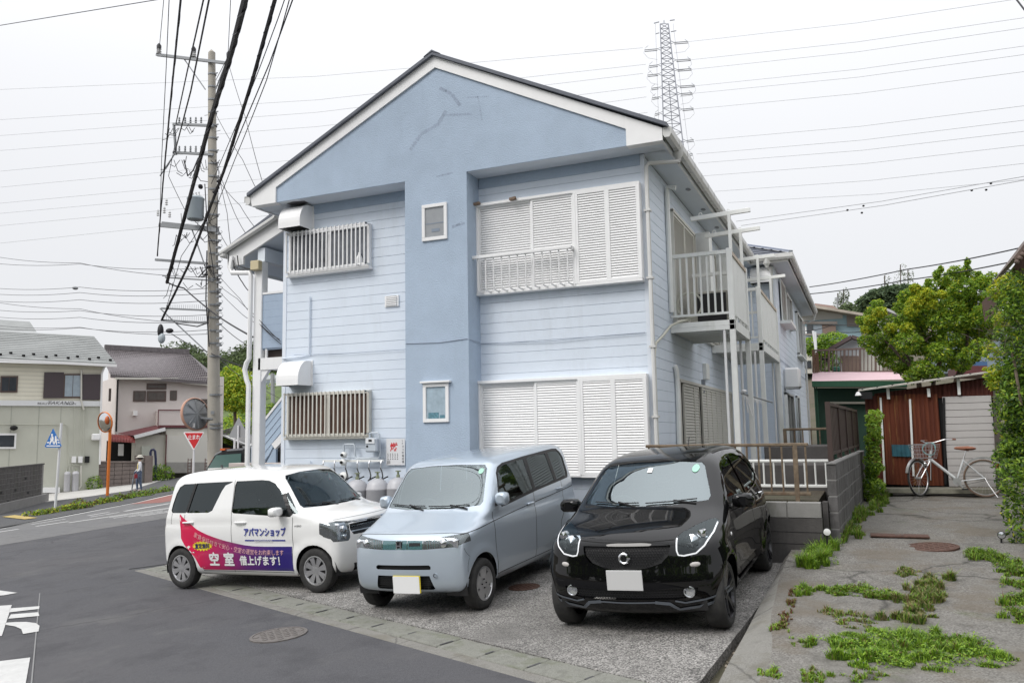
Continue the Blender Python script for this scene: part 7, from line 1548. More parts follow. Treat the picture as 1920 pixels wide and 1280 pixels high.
# ------------------------------------------------------------------ bicycle
def bicycle():
    t0 = EYE+ray(1846, 896)*14.3; gr_ = (t0.x, t0.y, dz(t0.y)+.02); t = thing('bicycle', 'white city bicycle with wire basket and brown saddle leaning by the pale shutter', 'bicycle', gr_)
    t.rotation_euler = (radians(-4), 0, radians(4))
    R_ = .33; m_bw = mat('bicycle_white', (.62, .64, .65), r=.3, coat=.5); m_al = m_alu; m_tan = mat('tan_leather', (.26, .10, .055), r=.6); m_spk = mat('spoke_steel', (.55, .55, .56), r=.3, m=.8)
    def whl(M_, nm, tyrem):
        e = bpy.data.objects.new('wheel', None); COL.objects.link(e); e.parent = t; e.location = M_.translation; e.rotation_euler = M_.to_euler()
        def ringp(r, n=40): return [(r*cos(2*pi*k/n), 0, r*sin(2*pi*k/n)) for k in range(n+1)]
        MB().tube(ringp(R_-.017), .018, 6, caps=False).build('tyre', tyrem, e, smooth=True, local=True); MB().tube(ringp(R_-.04), .010, 5, caps=False).build('rim', m_al, e, smooth=True, local=True)
        b = MB()
        for k in range(28): a = 2*pi*k/28; b.tube([(.02*cos(a+.6), .03*(1 if k % 2 else -1), .02*sin(a+.6)), ((R_-.045)*cos(a), 0, (R_-.045)*sin(a))], .0013, 3, caps=False)
        b.build('spokes', m_spk, e, local=True, kind='stuff'); MB().lathe((0, 0, 0), [(.001, -.045), (.02, -.045), (.022, .045), (.001, .045)], 10, 'y').build('hub', m_al, e, local=True)
    tan_ = mat('tan_tyre', (.16, .11, .08), r=.8); whl(Matrix.Translation((0, 0, R_)), 'rear', tan_)
    fx = -1.05; st = radians(52)
    whl(Matrix.Translation((fx, -.03, R_)) @ Matrix.Rotation(st, 4, 'Z'), 'front', m_tyre)
    hd, hb = Vector((-.80, 0, .80)), Vector((-.86, 0, .60)); bb_ = Vector((-.44, 0, .27)); sc_ = Vector((-.30, 0, .66))
    b = MB(); b.tube([hd+Vector((0, 0, .02)), hb], .022, 8); b.tube([Vector((-.82, 0, .66)), bb_+Vector((.02, 0, .02))], .026, 8); b.tube([bb_, sc_], .017, 8); b.tube([bb_+Vector((0, .03, 0)), (0, .06, R_)], .010, 6); b.tube([bb_+Vector((0, -.03, 0)), (0, -.06, R_)], .010, 6); b.tube([sc_+Vector((0, .02, -.03)), (0, .06, R_)], .008, 6); b.tube([sc_+Vector((0, -.02, -.03)), (0, -.06, R_)], .008, 6); b.build('frame', m_bw, t, smooth=True, local=True)
    F_ = Vector((fx, -.03, R_)); ax_ = Vector((sin(st), -cos(st), 0))*.05; dirf = Vector((-sin(st)*0-cos(st), -sin(st), 0))
    b = MB(); b.tube([F_+Vector((.0, 0, 0))-ax_.cross(Vector((0, 0, 1)))*0+Vector((-ax_.y, ax_.x, 0))*0+ax_.normalized()*0+Vector((cos(st+pi/2), sin(st+pi/2), 0))*.05, hb+Vector((cos(st+pi/2), sin(st+pi/2), 0))*.05+Vector((-.02, 0, .03)), hb+Vector((0, 0, .05))], .011, 6); b.tube([F_-Vector((cos(st+pi/2), sin(st+pi/2), 0))*.05, hb-Vector((cos(st+pi/2), sin(st+pi/2), 0))*.05+Vector((-.02, 0, .03)), hb+Vector((0, 0, .05))], .011, 6); b.build('fork', m_al, t, smooth=True, local=True)
    hv = Vector((cos(st+pi/2), sin(st+pi/2), 0)); fw = Vector((-cos(st), -sin(st), 0)); top = hd+Vector((.01, 0, .16))
    b = MB(); b.tube([hd, top], .012, 7); b.tube([top+hv*.26-fw*.22+Vector((0, 0, .06)), top+hv*.22-fw*.05+Vector((0, 0, .05)), top+hv*.08+fw*.04, top-hv*.08+fw*.04, top-hv*.22-fw*.05+Vector((0, 0, .05)), top-hv*.26-fw*.22+Vector((0, 0, .06))], .011, 7); b.build('handlebar', m_al, t, smooth=True, local=True)
    b = MB()
    for s in (1, -1): b.tube([top+hv*.26*s-fw*.22+Vector((0, 0, .06)), top+hv*.265*s-fw*.32+Vector((0, 0, .06))], .016, 7)
    b.build('grip', m_tan, t, smooth=True, local=True)
    # basket
    bc = hd+fw*.22+Vector((0, 0, .02)); b = MB()
    for k, (z, sx_, sy_) in enumerate(((-.14, .15, .11), (-.07, .165, .125), (0, .18, .14), (.06, .19, .15), (.10, .2, .16))):
        P = [bc+Vector((0, 0, z))+hv*sx_*a+fw*sy_*c for a, c in ((1, 1), (-1, 1), (-1, -1), (1, -1), (1, 1))]; b.tube(P, .005 if k in (0, 4) else .0025, 4, caps=False)
    for i in range(24):
        s = i/24*4; k = int(s); f_ = s-k; C4 = [(1, 1), (-1, 1), (-1, -1), (1, -1), (1, 1)]; a, c = lerp(C4[k][0], C4[k+1][0], f_), lerp(C4[k][1], C4[k+1][1], f_)
        b.tube([bc+Vector((0, 0, -.14))+hv*.15*a+fw*.11*c, bc+Vector((0, 0, .10))+hv*.2*a+fw*.16*c], .0024, 3, caps=False)
    for i in range(-4, 5): b.tube([bc+Vector((0, 0, -.14))+hv*.036*i+fw*.11, bc+Vector((0, 0, -.14))+hv*.036*i-fw*.11], .0024, 3, caps=False)
    b.build('basket', mat('basket_wire', (.34, .32, .33), r=.4, m=.4), t, local=True)
    b = MB(); b.tube([bc+hv*(.12*cos(a))+Vector((0, 0, .03+.11*sin(a)))+fw*(-.17+.02*cos(a*2)) for a in [2*pi*i/22 for i in range(26)]], .010, 6); b.build('cable_lock', mat('teal_lock', (.18, .42, .42), r=.4), t, smooth=True, local=True)
    b = MB(); b.tube([sc_, sc_+Vector((.05, 0, .15))], .012, 7); b.build('seat_post', m_al, t, smooth=True, local=True)
    b = MB(); b.ball(sc_+Vector((.12, 0, .19)), .10, .085, .035, 12, 6); b.tube([sc_+Vector((.1, 0, .19)), sc_+Vector((-.10, 0, .20)), sc_+Vector((-.13, 0, .195))], [.045, .025, .012], 8); b.build('saddle', m_tan, t, smooth=True, local=True)
    b = MB(); n = 22
    for nm_, c0_, a0, a1, rr in (('r', Vector((0, 0, R_)), .05, 2.75, R_+.03),):
        pts = [c0_+Vector((rr*cos(a), 0, rr*sin(a))) for a in [lerp(a0, a1, i/n) for i in range(n+1)]]
        for p, q in zip(pts, pts[1:]): b.beam(p, q, .05, .028, up=(p-c0_))
    b.build('rear_mudguard', m_al, t, smooth=False, local=True); b = MB()
    pts = [F_+(fw*cos(a)+Vector((0, 0, 1))*sin(a))*(R_+.025) for a in [lerp(.25, 2.2, i/14) for i in range(15)]]
    for p, q in zip(pts, pts[1:]): b.beam(p, q, .045, .02, up=(p-F_))
    b.build('front_mudguard', m_al, t, local=True)
    b = MB(); b.lathe(bb_, [(.001, -.05), (.07, -.05), (.07, -.045), (.001, -.045)], 22, 'y'); b.beam(bb_+Vector((0, -.07, 0)), bb_+Vector((.10, -.07, -.13)), .02, .012, up=(0, 1, 0)); b.beam(bb_+Vector((0, .07, 0)), bb_+Vector((-.10, .07, .13)), .02, .012, up=(0, 1, 0)); b.build('crank', m_al, t, local=True)
    b = MB(); b.box(bb_.x+.06, bb_.x+.15, -.17, -.08, bb_.z-.145, bb_.z-.12); b.box(bb_.x-.15, bb_.x-.06, .08, .17, bb_.z+.12, bb_.z+.145); b.build('pedal', m_trim, t, local=True)
    b = MB(); b.beam((bb_.x, -.05, bb_.z+.085), (0, -.05, R_+.04), .006, .008, up=(0, 1, 0)); b.beam((bb_.x, -.05, bb_.z-.085), (0, -.05, R_-.04), .006, .008, up=(0, 1, 0)); b.build('chain', m_trim, t, local=True)
    b = MB(); b.tube([(0, -.07, R_), (.04, -.12, R_-.12), (.14, -.22, 0)], .008, 6); b.build('kickstand', m_al, t, local=True)
    b = MB(); c = hb+fw*.12+Vector((0, 0, -.02)); b.ball(c, .035); b.build('headlamp', m_chr, t, smooth=True, local=True); MB().box(.20, .24, -.03, .03, R_+.18, R_+.24).build('rear_reflector', m_redl, t, local=True)
bicycle()
# ------------------------------------------------------------------ houses behind on the right
m_grn = mat('green_steel', (.018, .085, .045), r=.55, n=.1, ns=3); m_grnw = mat('dark_green_wall', (.02, .06, .038), r=.7, n=.1, ns=2); m_pinkr = mat('pink_roof_edge', (.60, .42, .45), r=.6, n=.06, ns=2)
GB = thing('green_garage', 'low dark green building with a pink roof edge behind the fence', 'building', (0, 23, .8)); GY = 22
part('wall', m_grnw, GB, 1526, 727, 1700, 905, GY+.5, .02, back=3); part('fascia', m_grn, GB, 1522.5, 714.5, 1700, 725, GY, .1, back=.3)
b = MB(); b.quad(at(1522, 714.5, GY-.1), at(1700, 711, GY-.1), at(1700, 697, GY+2), at(1524, 697, GY+2)); b.build('roof', m_pinkr, GB)
for px in (1527, 1531): part('corner_pipe', m_grn, GB, px-1, 726, px+1, 800, GY+.2, .06)
part('window_band', mat('band_cream', (.45, .42, .36), r=.7), GB, 1548, 753, 1640, 757, GY+.4, .1)
RY = 24; t = thing('roof_railing', 'brown metal railing on the roof terrace above the pink roof edge', 'railing', (-.4, RY, 3.2)); m_rb = mat('brown_terrace_rail', (.13, .095, .08), r=.7)
b = MB(); b.beam(at(1524, 657, RY), at(1700, 650.5, RY), .04, .05); b.build('top_rail', m_rb, t); b = MB(); b.beam(at(1524, 699, RY), at(1700, 695, RY), .04, .04); b.build('bottom_rail', m_rb, t)
for i in range(24): px = 1525+i*7.3; MB().tube([at(px, 656-.035*(px-1525), RY), at(px, 698, RY)], .014 if i % 4 else .03, 5, caps=False).build('bar', m_rb, t)
t = thing('wooden_screen', 'vertical brown slatted wooden screen at the left end of the roof terrace', 'screen', at(1530, 697, RY-.5)); 
for k in range(4): part('slat', mat('brown_timber', (.13, .075, .045), r=.8, n=.2, ns=6), t, 1522+k*3.3, 656+k*2, 1524.8+k*3.3, 699, RY-.4+k*.1, .03)
# white gable store with brown door
WG = thing('white_gable_store', 'small white gabled store with dark barge boards and brown shutter above the green building', 'building', at(1592, 690, 32)); WY = 32
b = MB(); c = [at(x, y, WY) for x, y in ((1566, 655), (1598, 633.5), (1611.5, 637), (1611.5, 700), (1566, 700))]; b.add(c+[v+Vector((0, 3, 0)) for v in c], [(0, 1, 2, 3, 4), (0, 5, 6, 1), (1, 6, 7, 2), (2, 7, 8, 3)]); b.build('wall', mat('store_white', (.66, .66, .67), r=.7), WG)
b = MB(); b.beam(at(1555, 656, WY-.3), at(1597, 632, WY-.3), .5, .12, up=(0, 0, 1)); b.beam(at(1597, 632, WY-.3), at(1613, 637, WY-.3), .5, .12); b.build('roof', mat('store_roof_brown', (.09, .06, .06), r=.6), WG)
part('shutter', mat('store_shutter_brown', (.2, .14, .11), r=.7, n=.1), WG, 1577, 667, 1610, 700, WY-.02, .04); part('side_panel', mat('store_cream', (.5, .48, .43), r=.7), WG, 1612, 640, 1650, 700, WY+.2, .05)
# light blue house on the slope
BH = thing('blue_house', 'light blue hillside house with brown verandah windows and low tiled gable', 'house', at(1560, 640, 55)); HY = 55; m_lb = mat('faded_light_blue', (.35, .50, .56), r=.8, n=.1, ns=1)
part('wall', m_lb, BH, 1500, 590, 1612, 640, HY, .02, back=5); b = MB(); c = [at(x, y, HY-.05) for x, y in ((1502, 592), (1527, 579), (1580, 588), (1580, 597), (1502, 602))]; b.add(c, [(0, 1, 2, 3, 4)]); b.build('gable', mat('gable_white', (.6, .6, .57), r=.8), BH)
b = MB(); 
for (a, c) in (((1500, 590), (1528, 577)), ((1528, 577), (1648, 597))): b.beam(at(*a, HY-.6), at(*c, HY-.6), 1.4, .16)
b.build('roof_edge', mat('weathered_roof_edge', (.36, .32, .27), r=.9, n=.3, ns=1.5), BH); b = MB(); b.quad(at(1524, 577, HY), at(1528, 568.5, HY+5), at(1562, 573, HY+5), at(1580, 585, HY)); b.build('roof', mat('brown_tiled_roof', (.17, .10, .075), r=.8, n=.2, ns=3), BH)
for x0, x1, m in ((1505, 1512, m_wht), (1513, 1524, m_glass), (1525, 1541, mat('verandah_glass', (.28, .33, .37), r=.3)), (1541.5, 1567, mat('verandah_wood', (.22, .16, .13), r=.8))): part('window', m, BH, x0, 609 if x0 > 1512 else 612, x1, 626, HY-.3, .1)
b = MB(); RB(b, 1503, 603, 1570, 608, HY-.35, .2); RB(b, 1503, 626, 1570, 629, HY-.5, .2); RB(b, 1587, 590, 1612, 612, HY-.1, .1); b.build('verandah_beam', mat('grey_wood', (.27, .24, .22), r=.9), BH)
t = thing('grey_terrace_house', 'low grey retaining house front under the light blue house', 'building', at(1520, 650, 50)); part('wall', mat('grey_render', (.36, .36, .35), r=.9, n=.12, ns=1), t, 1498, 632, 1556, 662, 50, .1, back=3); part('wall', mat('cream_low', (.5, .48, .43), r=.9), t, 1498, 662, 1524, 700, 46, .1, back=2); part('window', m_glass, t, 1508, 676, 1521, 690, 45.9, .05)
# grey roofed house between the trees
t = thing('grey_gabled_house', 'pale grey gabled house seen between the yellow tree and wooded hill', 'house', at(1660, 600, 75)); b = MB(); c = [at(x, y, 75) for x, y in ((1645, 592), (1660, 581.5), (1692, 594), (1692, 625), (1645, 625))]; b.add(c+[v+Vector((0, 6, 0)) for v in c], [(0, 1, 2, 3, 4), (0, 5, 6, 1), (1, 6, 7, 2)]); b.build('wall', mat('pale_grey_wall', (.5, .5, .5), r=.8), t)
b = MB(); b.beam(at(1643, 593, 74.6), at(1660, 580.5, 74.6), 1, .2); b.beam(at(1660, 580.5, 74.6), at(1694, 594, 74.6), 1, .2); b.build('roof_edge', mat('pale_grey_roof', (.42, .42, .43), r=.8), t)
# house behind the garden tree
t = thing('blue_grey_house', 'blue grey house with white window frames half hidden behind the garden tree', 'house', at(1790, 680, 27)); part('wall', mat('blue_grey_render', (.20, .25, .29), r=.8, n=.1), t, 1752, 592, 1900, 700, 28, .05, back=3); part('wall', mat('pinkish_panel', (.5, .42, .42), r=.8), t, 1738, 598, 1754, 640, 27.8, .05)
for x0, y0, x1, y1 in ((1758, 606, 1776, 625), (1782, 606, 1812, 622), (1820, 630, 1846, 650)): win(t, x0, y0, x1, y1, 27.9, m_wht, m_glass)
part('lean_to_roof', m_mar, t, 1790, 686, 1850, 702, 24, .1, back=2); part('blue_tarpaulin', mat('blue_sheet', (.05, .12, .25), r=.6), t, 1826, 678, 1850, 687, 24.5, .1, back=.5)
# tiled eaves at the right edge
t = thing('tiled_eaves_house', 'brown tiled house gable poking in at the right edge above the hedge', 'house', at(1940, 600, 14)); b = MB(); EY = 14
for i in range(12): 
    p, q = at(1880+i*5, 512-i*6.6, EY), at(1880+(i+1)*5, 512-(i+1)*6.6, EY); b.beam(p, q, 2.2, .05); b.ball(p+Vector((.02, -1.1, -.04)), .035)
b.build('roof', mat('brown_tile', (.11, .075, .06), r=.6, n=.25, ns=8), t); b = MB(); c = [at(x, y, EY+.3) for x, y in ((1888, 515), (1945, 440), (1990, 520), (1990, 560), (1895, 560))]; b.add(c+[v+Vector((0, 3, 0)) for v in c], [(0, 1, 2, 3, 4), (0, 4, 9, 5)]); b.build('wall', mat('dark_brown_boards', (.10, .055, .04), r=.8, n=.25, ns=8, sz=.1), t)
part('white_trim', m_wht, t, 1903, 533, 1925, 540, EY, .2)
# ------------------------------------------------------------------ far wood and hazy trees on the right
HM = [MATS['far_leaf_dark'], MATS['far_leaf'], MATS['far_leaf_light']]; rs = random.Random(8)
t = thing('tree', 'dark spreading tree on the hilltop left of the garden tree', 'tree', at(1650, 590, 95)); bl = []
for px, py, r in ((1630, 562, 1.6), (1648, 553, 2.0), (1670, 548, 2.2), (1690, 545, 2.2), (1712, 548, 2.2), (1640, 572, 1.8), (1662, 568, 2.2), (1690, 565, 2.4), (1715, 565, 2.2)): q = at(px, py, 95); bl.append((q.x, q.y, q.z-.3, r*.85, 2, r*.45))
leafmesh('crown', bl, 16000, .3, [4, 4, 1], t, 21, mats=[translucent(mat('pine_dark', (.07, .11, .055), r=.8)), translucent(mat('pine_mid', (.10, .15, .07), r=.8)), HM[1]]); b = MB(); b.tube([at(1668, 600, 95), at(1662, 565, 95)], .25, 6); b.tube([at(1690, 600, 95), at(1694, 560, 95)], .2, 6); b.build('trunk', m_bark, t)
bl = []
for i in range(26): q = at(rs.uniform(1500, 1760), rs.uniform(578, 600), 105); bl.append((q.x, q.y, q.z-1.2, rs.uniform(1.5, 3.5), 2, rs.uniform(1, 2)))
struct(leafmesh('hilltop_wood', bl, 20000, .4, [2, 4, 3], None, 22, mats=HM), 'stuff')
for k, (px, py) in enumerate(((1572, 573), (1583, 566), (1690, 520), (1660, 540), (1704, 530))):
    t = thing('thin_tree', ['sparse pale young tree above the blue house roof', 'taller sparse pale tree above the blue house roof', 'faint thin bare tree rising above the dark hilltop tree', 'faint bare pole-like sapling on the hilltop', 'faint slim sapling right of the thin bare tree'][k], 'tree', at(px, 590, 110))
    q = at(px, py, 110); leafmesh('crown', [(q.x, q.y, q.z-.5, .7 if k < 2 else .9, .7, 1.6), (q.x+.3, q.y, q.z+1, .4, .4, .9)], 700 if k < 2 else 260, .12, [1, 2, 2], t, 30+k, mats=HM); MB().tube([at(px, 600, 110), q+Vector((0, 0, 1.6))], .06, 5).build('trunk', m_bark, t)
t = thing('far_antenna_pole', 'small distant antenna pole on the ridge above the blue house', 'pole', at(1570, 580, 105)); b = MB(); b.tube([at(1571, 582, 105), at(1569.5, 557, 105)], .09, 5); b.beam(at(1565, 559, 105), at(1575, 559.5, 105), .12, .12); b.beam(at(1566, 563, 105), at(1574, 563, 105), .1, .1); b.build('pole', m_gal, t)
for px, py, n, r, sd in ((1520, 648, 900, .7, 1), (1560, 640, 1200, .8, 2), (1540, 655, 900, .7, 3)):
    t = thing('shrub', ['', 'green bush left of the terrace below the blue house', 'green leafy bush in front of the blue house wall', 'middle green bush between terrace and blue house'][sd], 'shrub', at(px, py+12, 42)); q = at(px, py, 42); leafmesh('foliage', [(q.x, q.y, q.z, r, .8, r*.6)], n, .09, [1, 3, 3], t, 40+sd)
t = thing('potted_shrub', 'leafy shrub in a green pot on the roof terrace', 'plant', at(1567, 697, RY+.6)); q = at(1567, 677, RY+.6); leafmesh('foliage', [(q.x, q.y, q.z, .16, .15, .2)], 260, .035, [3, 3, 1], t, 44); part('pot', mat('green_pot', (.04, .16, .11), r=.5), t, 1560, 688, 1575, 697, RY+.6, .2, .02)
t = thing('potted_shrub', 'low green planting at the left of the roof terrace', 'plant', at(1545, 697, RY+.6)); q = at(1548, 690, RY+.6); leafmesh('foliage', [(q.x, q.y, q.z, .25, .15, .12), (q.x-.1, q.y, q.z+.12, .14, .1, .12)], 420, .035, [2, 4, 2], t, 45)

# ------------------------------------------------------------------ garden tree behind the shed
TR = thing('tree', 'bright green garden tree with yellow young leaves and forked trunk behind the rusty shed', 'tree', tuple(at(1745, 740, 20.2)))
TY = 20.2; rs = random.Random(5); bl = []; by = []
def tb(px, py, r, y=0, k=.8): q = at(px, py, TY+y); return (q.x, q.y, q.z, r, r*.9, r*k)
for a in ((1640, 590, .24), (1632, 612, .22), (1650, 632, .3), (1668, 655, .28), (1690, 680, .3), (1660, 675, .2), (1700, 640, .32), (1705, 600, .3), (1735, 575, .32), (1745, 620, .3), (1770, 560, .34), (1765, 600, .3), (1800, 560, .36), (1795, 600, .34), (1826, 570, .3), (1830, 610, .32), (1850, 590, .3), (1720, 560, .26), (1700, 555, .2), (1755, 535, .24), (1785, 525, .28), (1805, 540, .3), (1840, 548, .24), (1760, 660, .3), (1800, 650, .26), (1730, 690, .26), (1840, 650, .24), (1700, 690, .22), (1862, 560, .26), (1668, 605, .22), (1720, 600, .3), (1745, 590, .3), (1780, 630, .3), (1815, 635, .3), (1720, 650, .26), (1745, 650, .26), (1785, 580, .3), (1850, 625, .26), (1690, 575, .2), (1820, 590, .3), (1775, 680, .22), (1685, 620, .26), (1800, 680, .24), (1750, 700, .22), (1710, 705, .2), (1820, 665, .24), (1845, 530, .2), (1825, 520, .2), (1790, 508, .16), (1862, 600, .22), (1615, 600, .14), (1625, 640, .2), (1640, 655, .2), (1645, 570, .14), (1860, 520, .16)): bl.append(tb(*a, rs.uniform(-.5, .6)))
leafmesh('crown', bl, 60000, .036, [1, 5, 6, 1.2], TR, 51)
by = [tb(x, y, r, -.5) for x, y, r in ((1718, 568, .2), (1735, 553, .2), (1708, 583, .17), (1650, 585, .15), (1632, 600, .14), (1745, 570, .15), (1670, 615, .14), (1700, 615, .15), (1716, 540, .12), (1622, 618, .1), (1765, 552, .12))]
leafmesh('young_leaves', by, 14000, .034, [0, 1, 3, 5], TR, 52)
tp = [tb(x, y, r, 0, 1.4) for x, y, r in ((1756, 515, .08), (1764, 505, .06), (1812, 505, .09), (1814, 490, .06), (1800, 520, .1), (1828, 530, .1), (1775, 528, .08), (1740, 530, .07), (1846, 530, .07), (1835, 515, .06))]
leafmesh('top_shoots', tp, 3600, .036, [0, 3, 5, .5], TR, 53)
b = MB()
for pts, r in (([(1728, 760), (1722, 712), (1712, 690), (1690, 672), (1672, 650), (1650, 630)], .06), ([(1722, 712), (1738, 670), (1735, 640), (1722, 600), (1716, 570)], .045), ([(1745, 760), (1752, 705), (1765, 670), (1768, 630), (1775, 590), (1770, 550)], .05), ([(1780, 760), (1795, 706), (1822, 680), (1840, 660), (1842, 630), (1835, 600)], .06), ([(1795, 706), (1812, 660), (1815, 610), (1812, 570), (1800, 530)], .045), ([(1712, 690), (1702, 668), (1682, 645), (1676, 620)], .035), ([(1735, 640), (1755, 610), (1765, 580)], .03), ([(1768, 630), (1790, 600), (1800, 575)], .03)):
    P = [at(x, y, TY+.05*i) for i, (x, y) in enumerate(pts)]; b.tube(P, [r*lerp(1, .35, i/(len(P)-1)) for i in range(len(P))], 8)
b.build('trunk', m_bark, TR, smooth=True)
# hedge and climbing plants along the right side
HG = thing('hedge', 'tall leafy hedge with climbers and dead twigs along the right edge of the driveway', 'hedge', tuple(at(1890, 960, 13.5)))
bl = []; rs = random.Random(11)
for i in range(46):
    Y = rs.uniform(9.6, 15.5); x = 2.35+.02*Y+rs.uniform(-.05, .5)-(.25 if Y < 11 else 0)*0; z = dz(Y)+rs.uniform(.1, 2.4); bl.append((x, Y, z, rs.uniform(.25, .42), rs.uniform(.3, .5), rs.uniform(.25, .42)))
pxb = [(1885, 760, .22, 14.5), (1893, 800, .22, 14), (1890, 850, .2, 13.8), (1896, 900, .22, 13), (1905, 860, .3, 13), (1905, 950, .2, 12.4), (1908, 760, .3, 13), (1900, 720, .25, 14), (1912, 680, .3, 13.5), (1905, 1000, .12, 11.6), (1915, 960, .25, 12), (1918, 900, .3, 12), (1890, 620, .22, 14.5), (1912, 560, .3, 13.5), (1870, 545, .2, 15.5), (1890, 570, .22, 14.6), (1905, 530, .2, 14.4), (1868, 590, .16, 15), (1875, 650, .15, 14.6), (1868, 700, .12, 14.5), (1856, 715, .1, 14.3), (1880, 705, .14, 14.2)]
pxb += [(1898+6*(i % 5), 520+19*i, .15+.05*(i % 3), 14.2-.06*i) for i in range(20)]+[(1918, 540+30*i, .28, 13.2) for i in range(12)]
for px, py, r, Y in pxb: q = at(px, py, Y); bl.append((q.x, q.y, q.z, r, r, r))
bl = [v for v in bl if (lambda P: 1)(v)]
leafmesh('foliage', bl, 56000, .034, [5, 5, 3, .3], HG, 61)
bl2 = [(*at(px, py, 13.6), .14, .14, .14) for px, py in ((1862, 700), (1870, 545), (1880, 600), (1900, 585), (1868, 716), (1910, 545), (1858, 660), (1885, 530))]
leafmesh('young_leaves', bl2, 1500, .036, [0, 1, 3, 4], HG, 62)
b = MB(); q = at(1893, 640, 13.3)
for i in range(170):
    a = Vector((rs.gauss(0, .2), rs.gauss(0, .15), rs.gauss(0, .17))); d = Vector((rs.uniform(-1, 1), rs.uniform(-.5, .5), rs.uniform(-.6, .9))).normalized()*rs.uniform(.06, .2); b.tube([q+a, q+a+d*.5+Vector((0, 0, .01)), q+a+d], .0035, 3, caps=False)
b.build('dead_twigs', mat('dead_twig', (.10, .08, .06), r=.9), HG); b = MB(); b.tube([at(1915, 760, 12.9), at(1905, 700, 13), at(1898, 660, 13.2)], .02, 6); b.tube([(2.9, 13, .6), (2.85, 13.1, 1.8), (2.8, 13.2, 3.4)], .05, 7); b.tube([(2.8, 11.3, .6), (2.8, 11.3, 1.8), (2.75, 11.4, 2.6)], .04, 7); b.build('stem', m_bark, HG, smooth=True)
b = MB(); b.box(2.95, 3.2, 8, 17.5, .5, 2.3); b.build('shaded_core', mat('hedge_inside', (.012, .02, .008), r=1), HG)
CL = thing('climbing_plant', 'bright climber growing up the end of the tall block wall beside the shed', 'plant', (-.02, 16.2, .75)); bl = [(.0+.02*i, 16.0+.1*(i % 3), .85+i*.19, .13+.03*(i % 2), .3, .15) for i in range(8)]+[(.14, 15.6, 1.0, .12, .2, .12), (.12, 15.9, 1.3, .14, .2, .08)]
leafmesh('foliage', bl, 3600, .036, [1, 4, 4], CL, 63); MB().tube([(-.02, 16.2, .7), (.0, 16.2, 1.5), (.02, 16.1, 2.3)], .012, 5).build('stem', m_bark, CL)

# ------------------------------------------------------------------ weeds and grass on the driveway
m_g = [mat('grass_green', (.13, .25, .022), r=.6, n=.2, ns=3), mat('grass_bright', (.25, .40, .03), r=.6, n=.2, ns=3), mat('grass_straw', (.26, .22, .10), r=.8, n=.2, ns=3), mat('weed_red', (.15, .06, .035), r=.8), mat('grass_mid', (.06, .12, .016), r=.6, n=.2, ns=3)]
for q_ in m_g: translucent(q_, .3)
def grass(nm, lb, spots, wts, seed, cat='weeds', grp=None):
    rs = np.random.RandomState(seed); cx, cy = spots[0][0], spots[0][1]; t = thing(nm, lb, cat, (cx, cy, drz(cx, cy)), 0, grp); V = []; F = []; MI = []
    spots = [(x+rs.normal()*rx*.55, y+rs.normal()*ry*.7, rx*rs.uniform(.12, .5), ry*rs.uniform(.12, .5), int(n*rs.uniform(.05, .2)), h*rs.uniform(.45, 1.5)) for x, y, rx, ry, n, h in spots for _ in range(11)]
    for (x, y, rx, ry, n, h) in spots:
        for i in range(n):
            a, r = rs.uniform(0, 2*pi), rs.uniform(0, 1)**.6; px, py = x+rx*r*cos(a), y+ry*r*sin(a); z = drz(px, py)-.01; hh = h*rs.uniform(.5, 1.2)*(1-.45*r); la = rs.uniform(0, 2*pi); le = rs.uniform(.2, .9)*hh; w = rs.uniform(.0025, .006)
            dx, dy = cos(la), sin(la); o = len(V); V += [(px-dy*w-cx, py+dx*w-cy, z-t.location.z), (px+dy*w-cx, py-dx*w-cy, z-t.location.z), (px+dx*le*.35+dy*w*.8-cx, py+dy*le*.35-dx*w*.8-cy, z+hh*.62-t.location.z), (px+dx*le*.35-dy*w*.8-cx, py+dy*le*.35+dx*w*.8-cy, z+hh*.62-t.location.z), (px+dx*le-cx, py+dy*le-cy, z+hh*rs.uniform(.7, 1)-t.location.z)]
            F += [(o, o+1, o+2, o+3), (o+3, o+2, o+4)]; k = rs.choice(len(wts), p=np.array(wts)/sum(wts)); MI += [k, k]
    me = bpy.data.meshes.new(nm); me.from_pydata(V, [], F)
    for q in m_g: me.materials.append(q)
    me.polygons.foreach_set('material_index', MI); o = bpy.data.objects.new('blades', me); COL.objects.link(o); o.parent = t; o['kind'] = 'stuff'; t['kind'] = 'stuff'
    return t
def leafy(t, spots, n, size, wts, seed):
    rs_ = random.Random(seed); spots = [(x+rs_.gauss(0, rx*.75), y+rs_.gauss(0, ry*.8), rx*rs_.uniform(.2, .5), ry*rs_.uniform(.2, .5), h*rs_.uniform(.5, 1.5)) for x, y, rx, ry, h in spots for _ in range(6)]
    o = leafmesh('leaves', [(x, y, drz(x, y)+h*.4, rx, ry, h) for x, y, rx, ry, h in spots], n, size, wts, t, seed, mats=m_g, up=.8); o['kind'] = 'stuff'
def dp(px, py):                       # point of the driveway under a pixel of the first sketch, rounded into place
    z = .4
    for _ in range(6): q = atZ(px, py, z); z = dz(q.y)
    return round(q.x, 2), round(q.y, 2)
P = [dp(*p) for p in ((1590, 1205), (1650, 1215), (1700, 1195), (1740, 1200), (1610, 1230), (1680, 1235), (1800, 1222), (1830, 1230))]
t = grass('weed_patch', 'largest bright green weed patch across the near driveway', [(x, y, .22, .16, 1500, .085) for x, y in P], [4, 5, .5, .3, 2], 1); leafy(t, [(x, y, .2, .15, .05) for x, y in P], 6000, .012, [3, 6, .3, .3, 2], 1)
P = [dp(*p) for p in ((1570, 1110), (1600, 1103), (1635, 1112), (1660, 1120), (1580, 1106))]
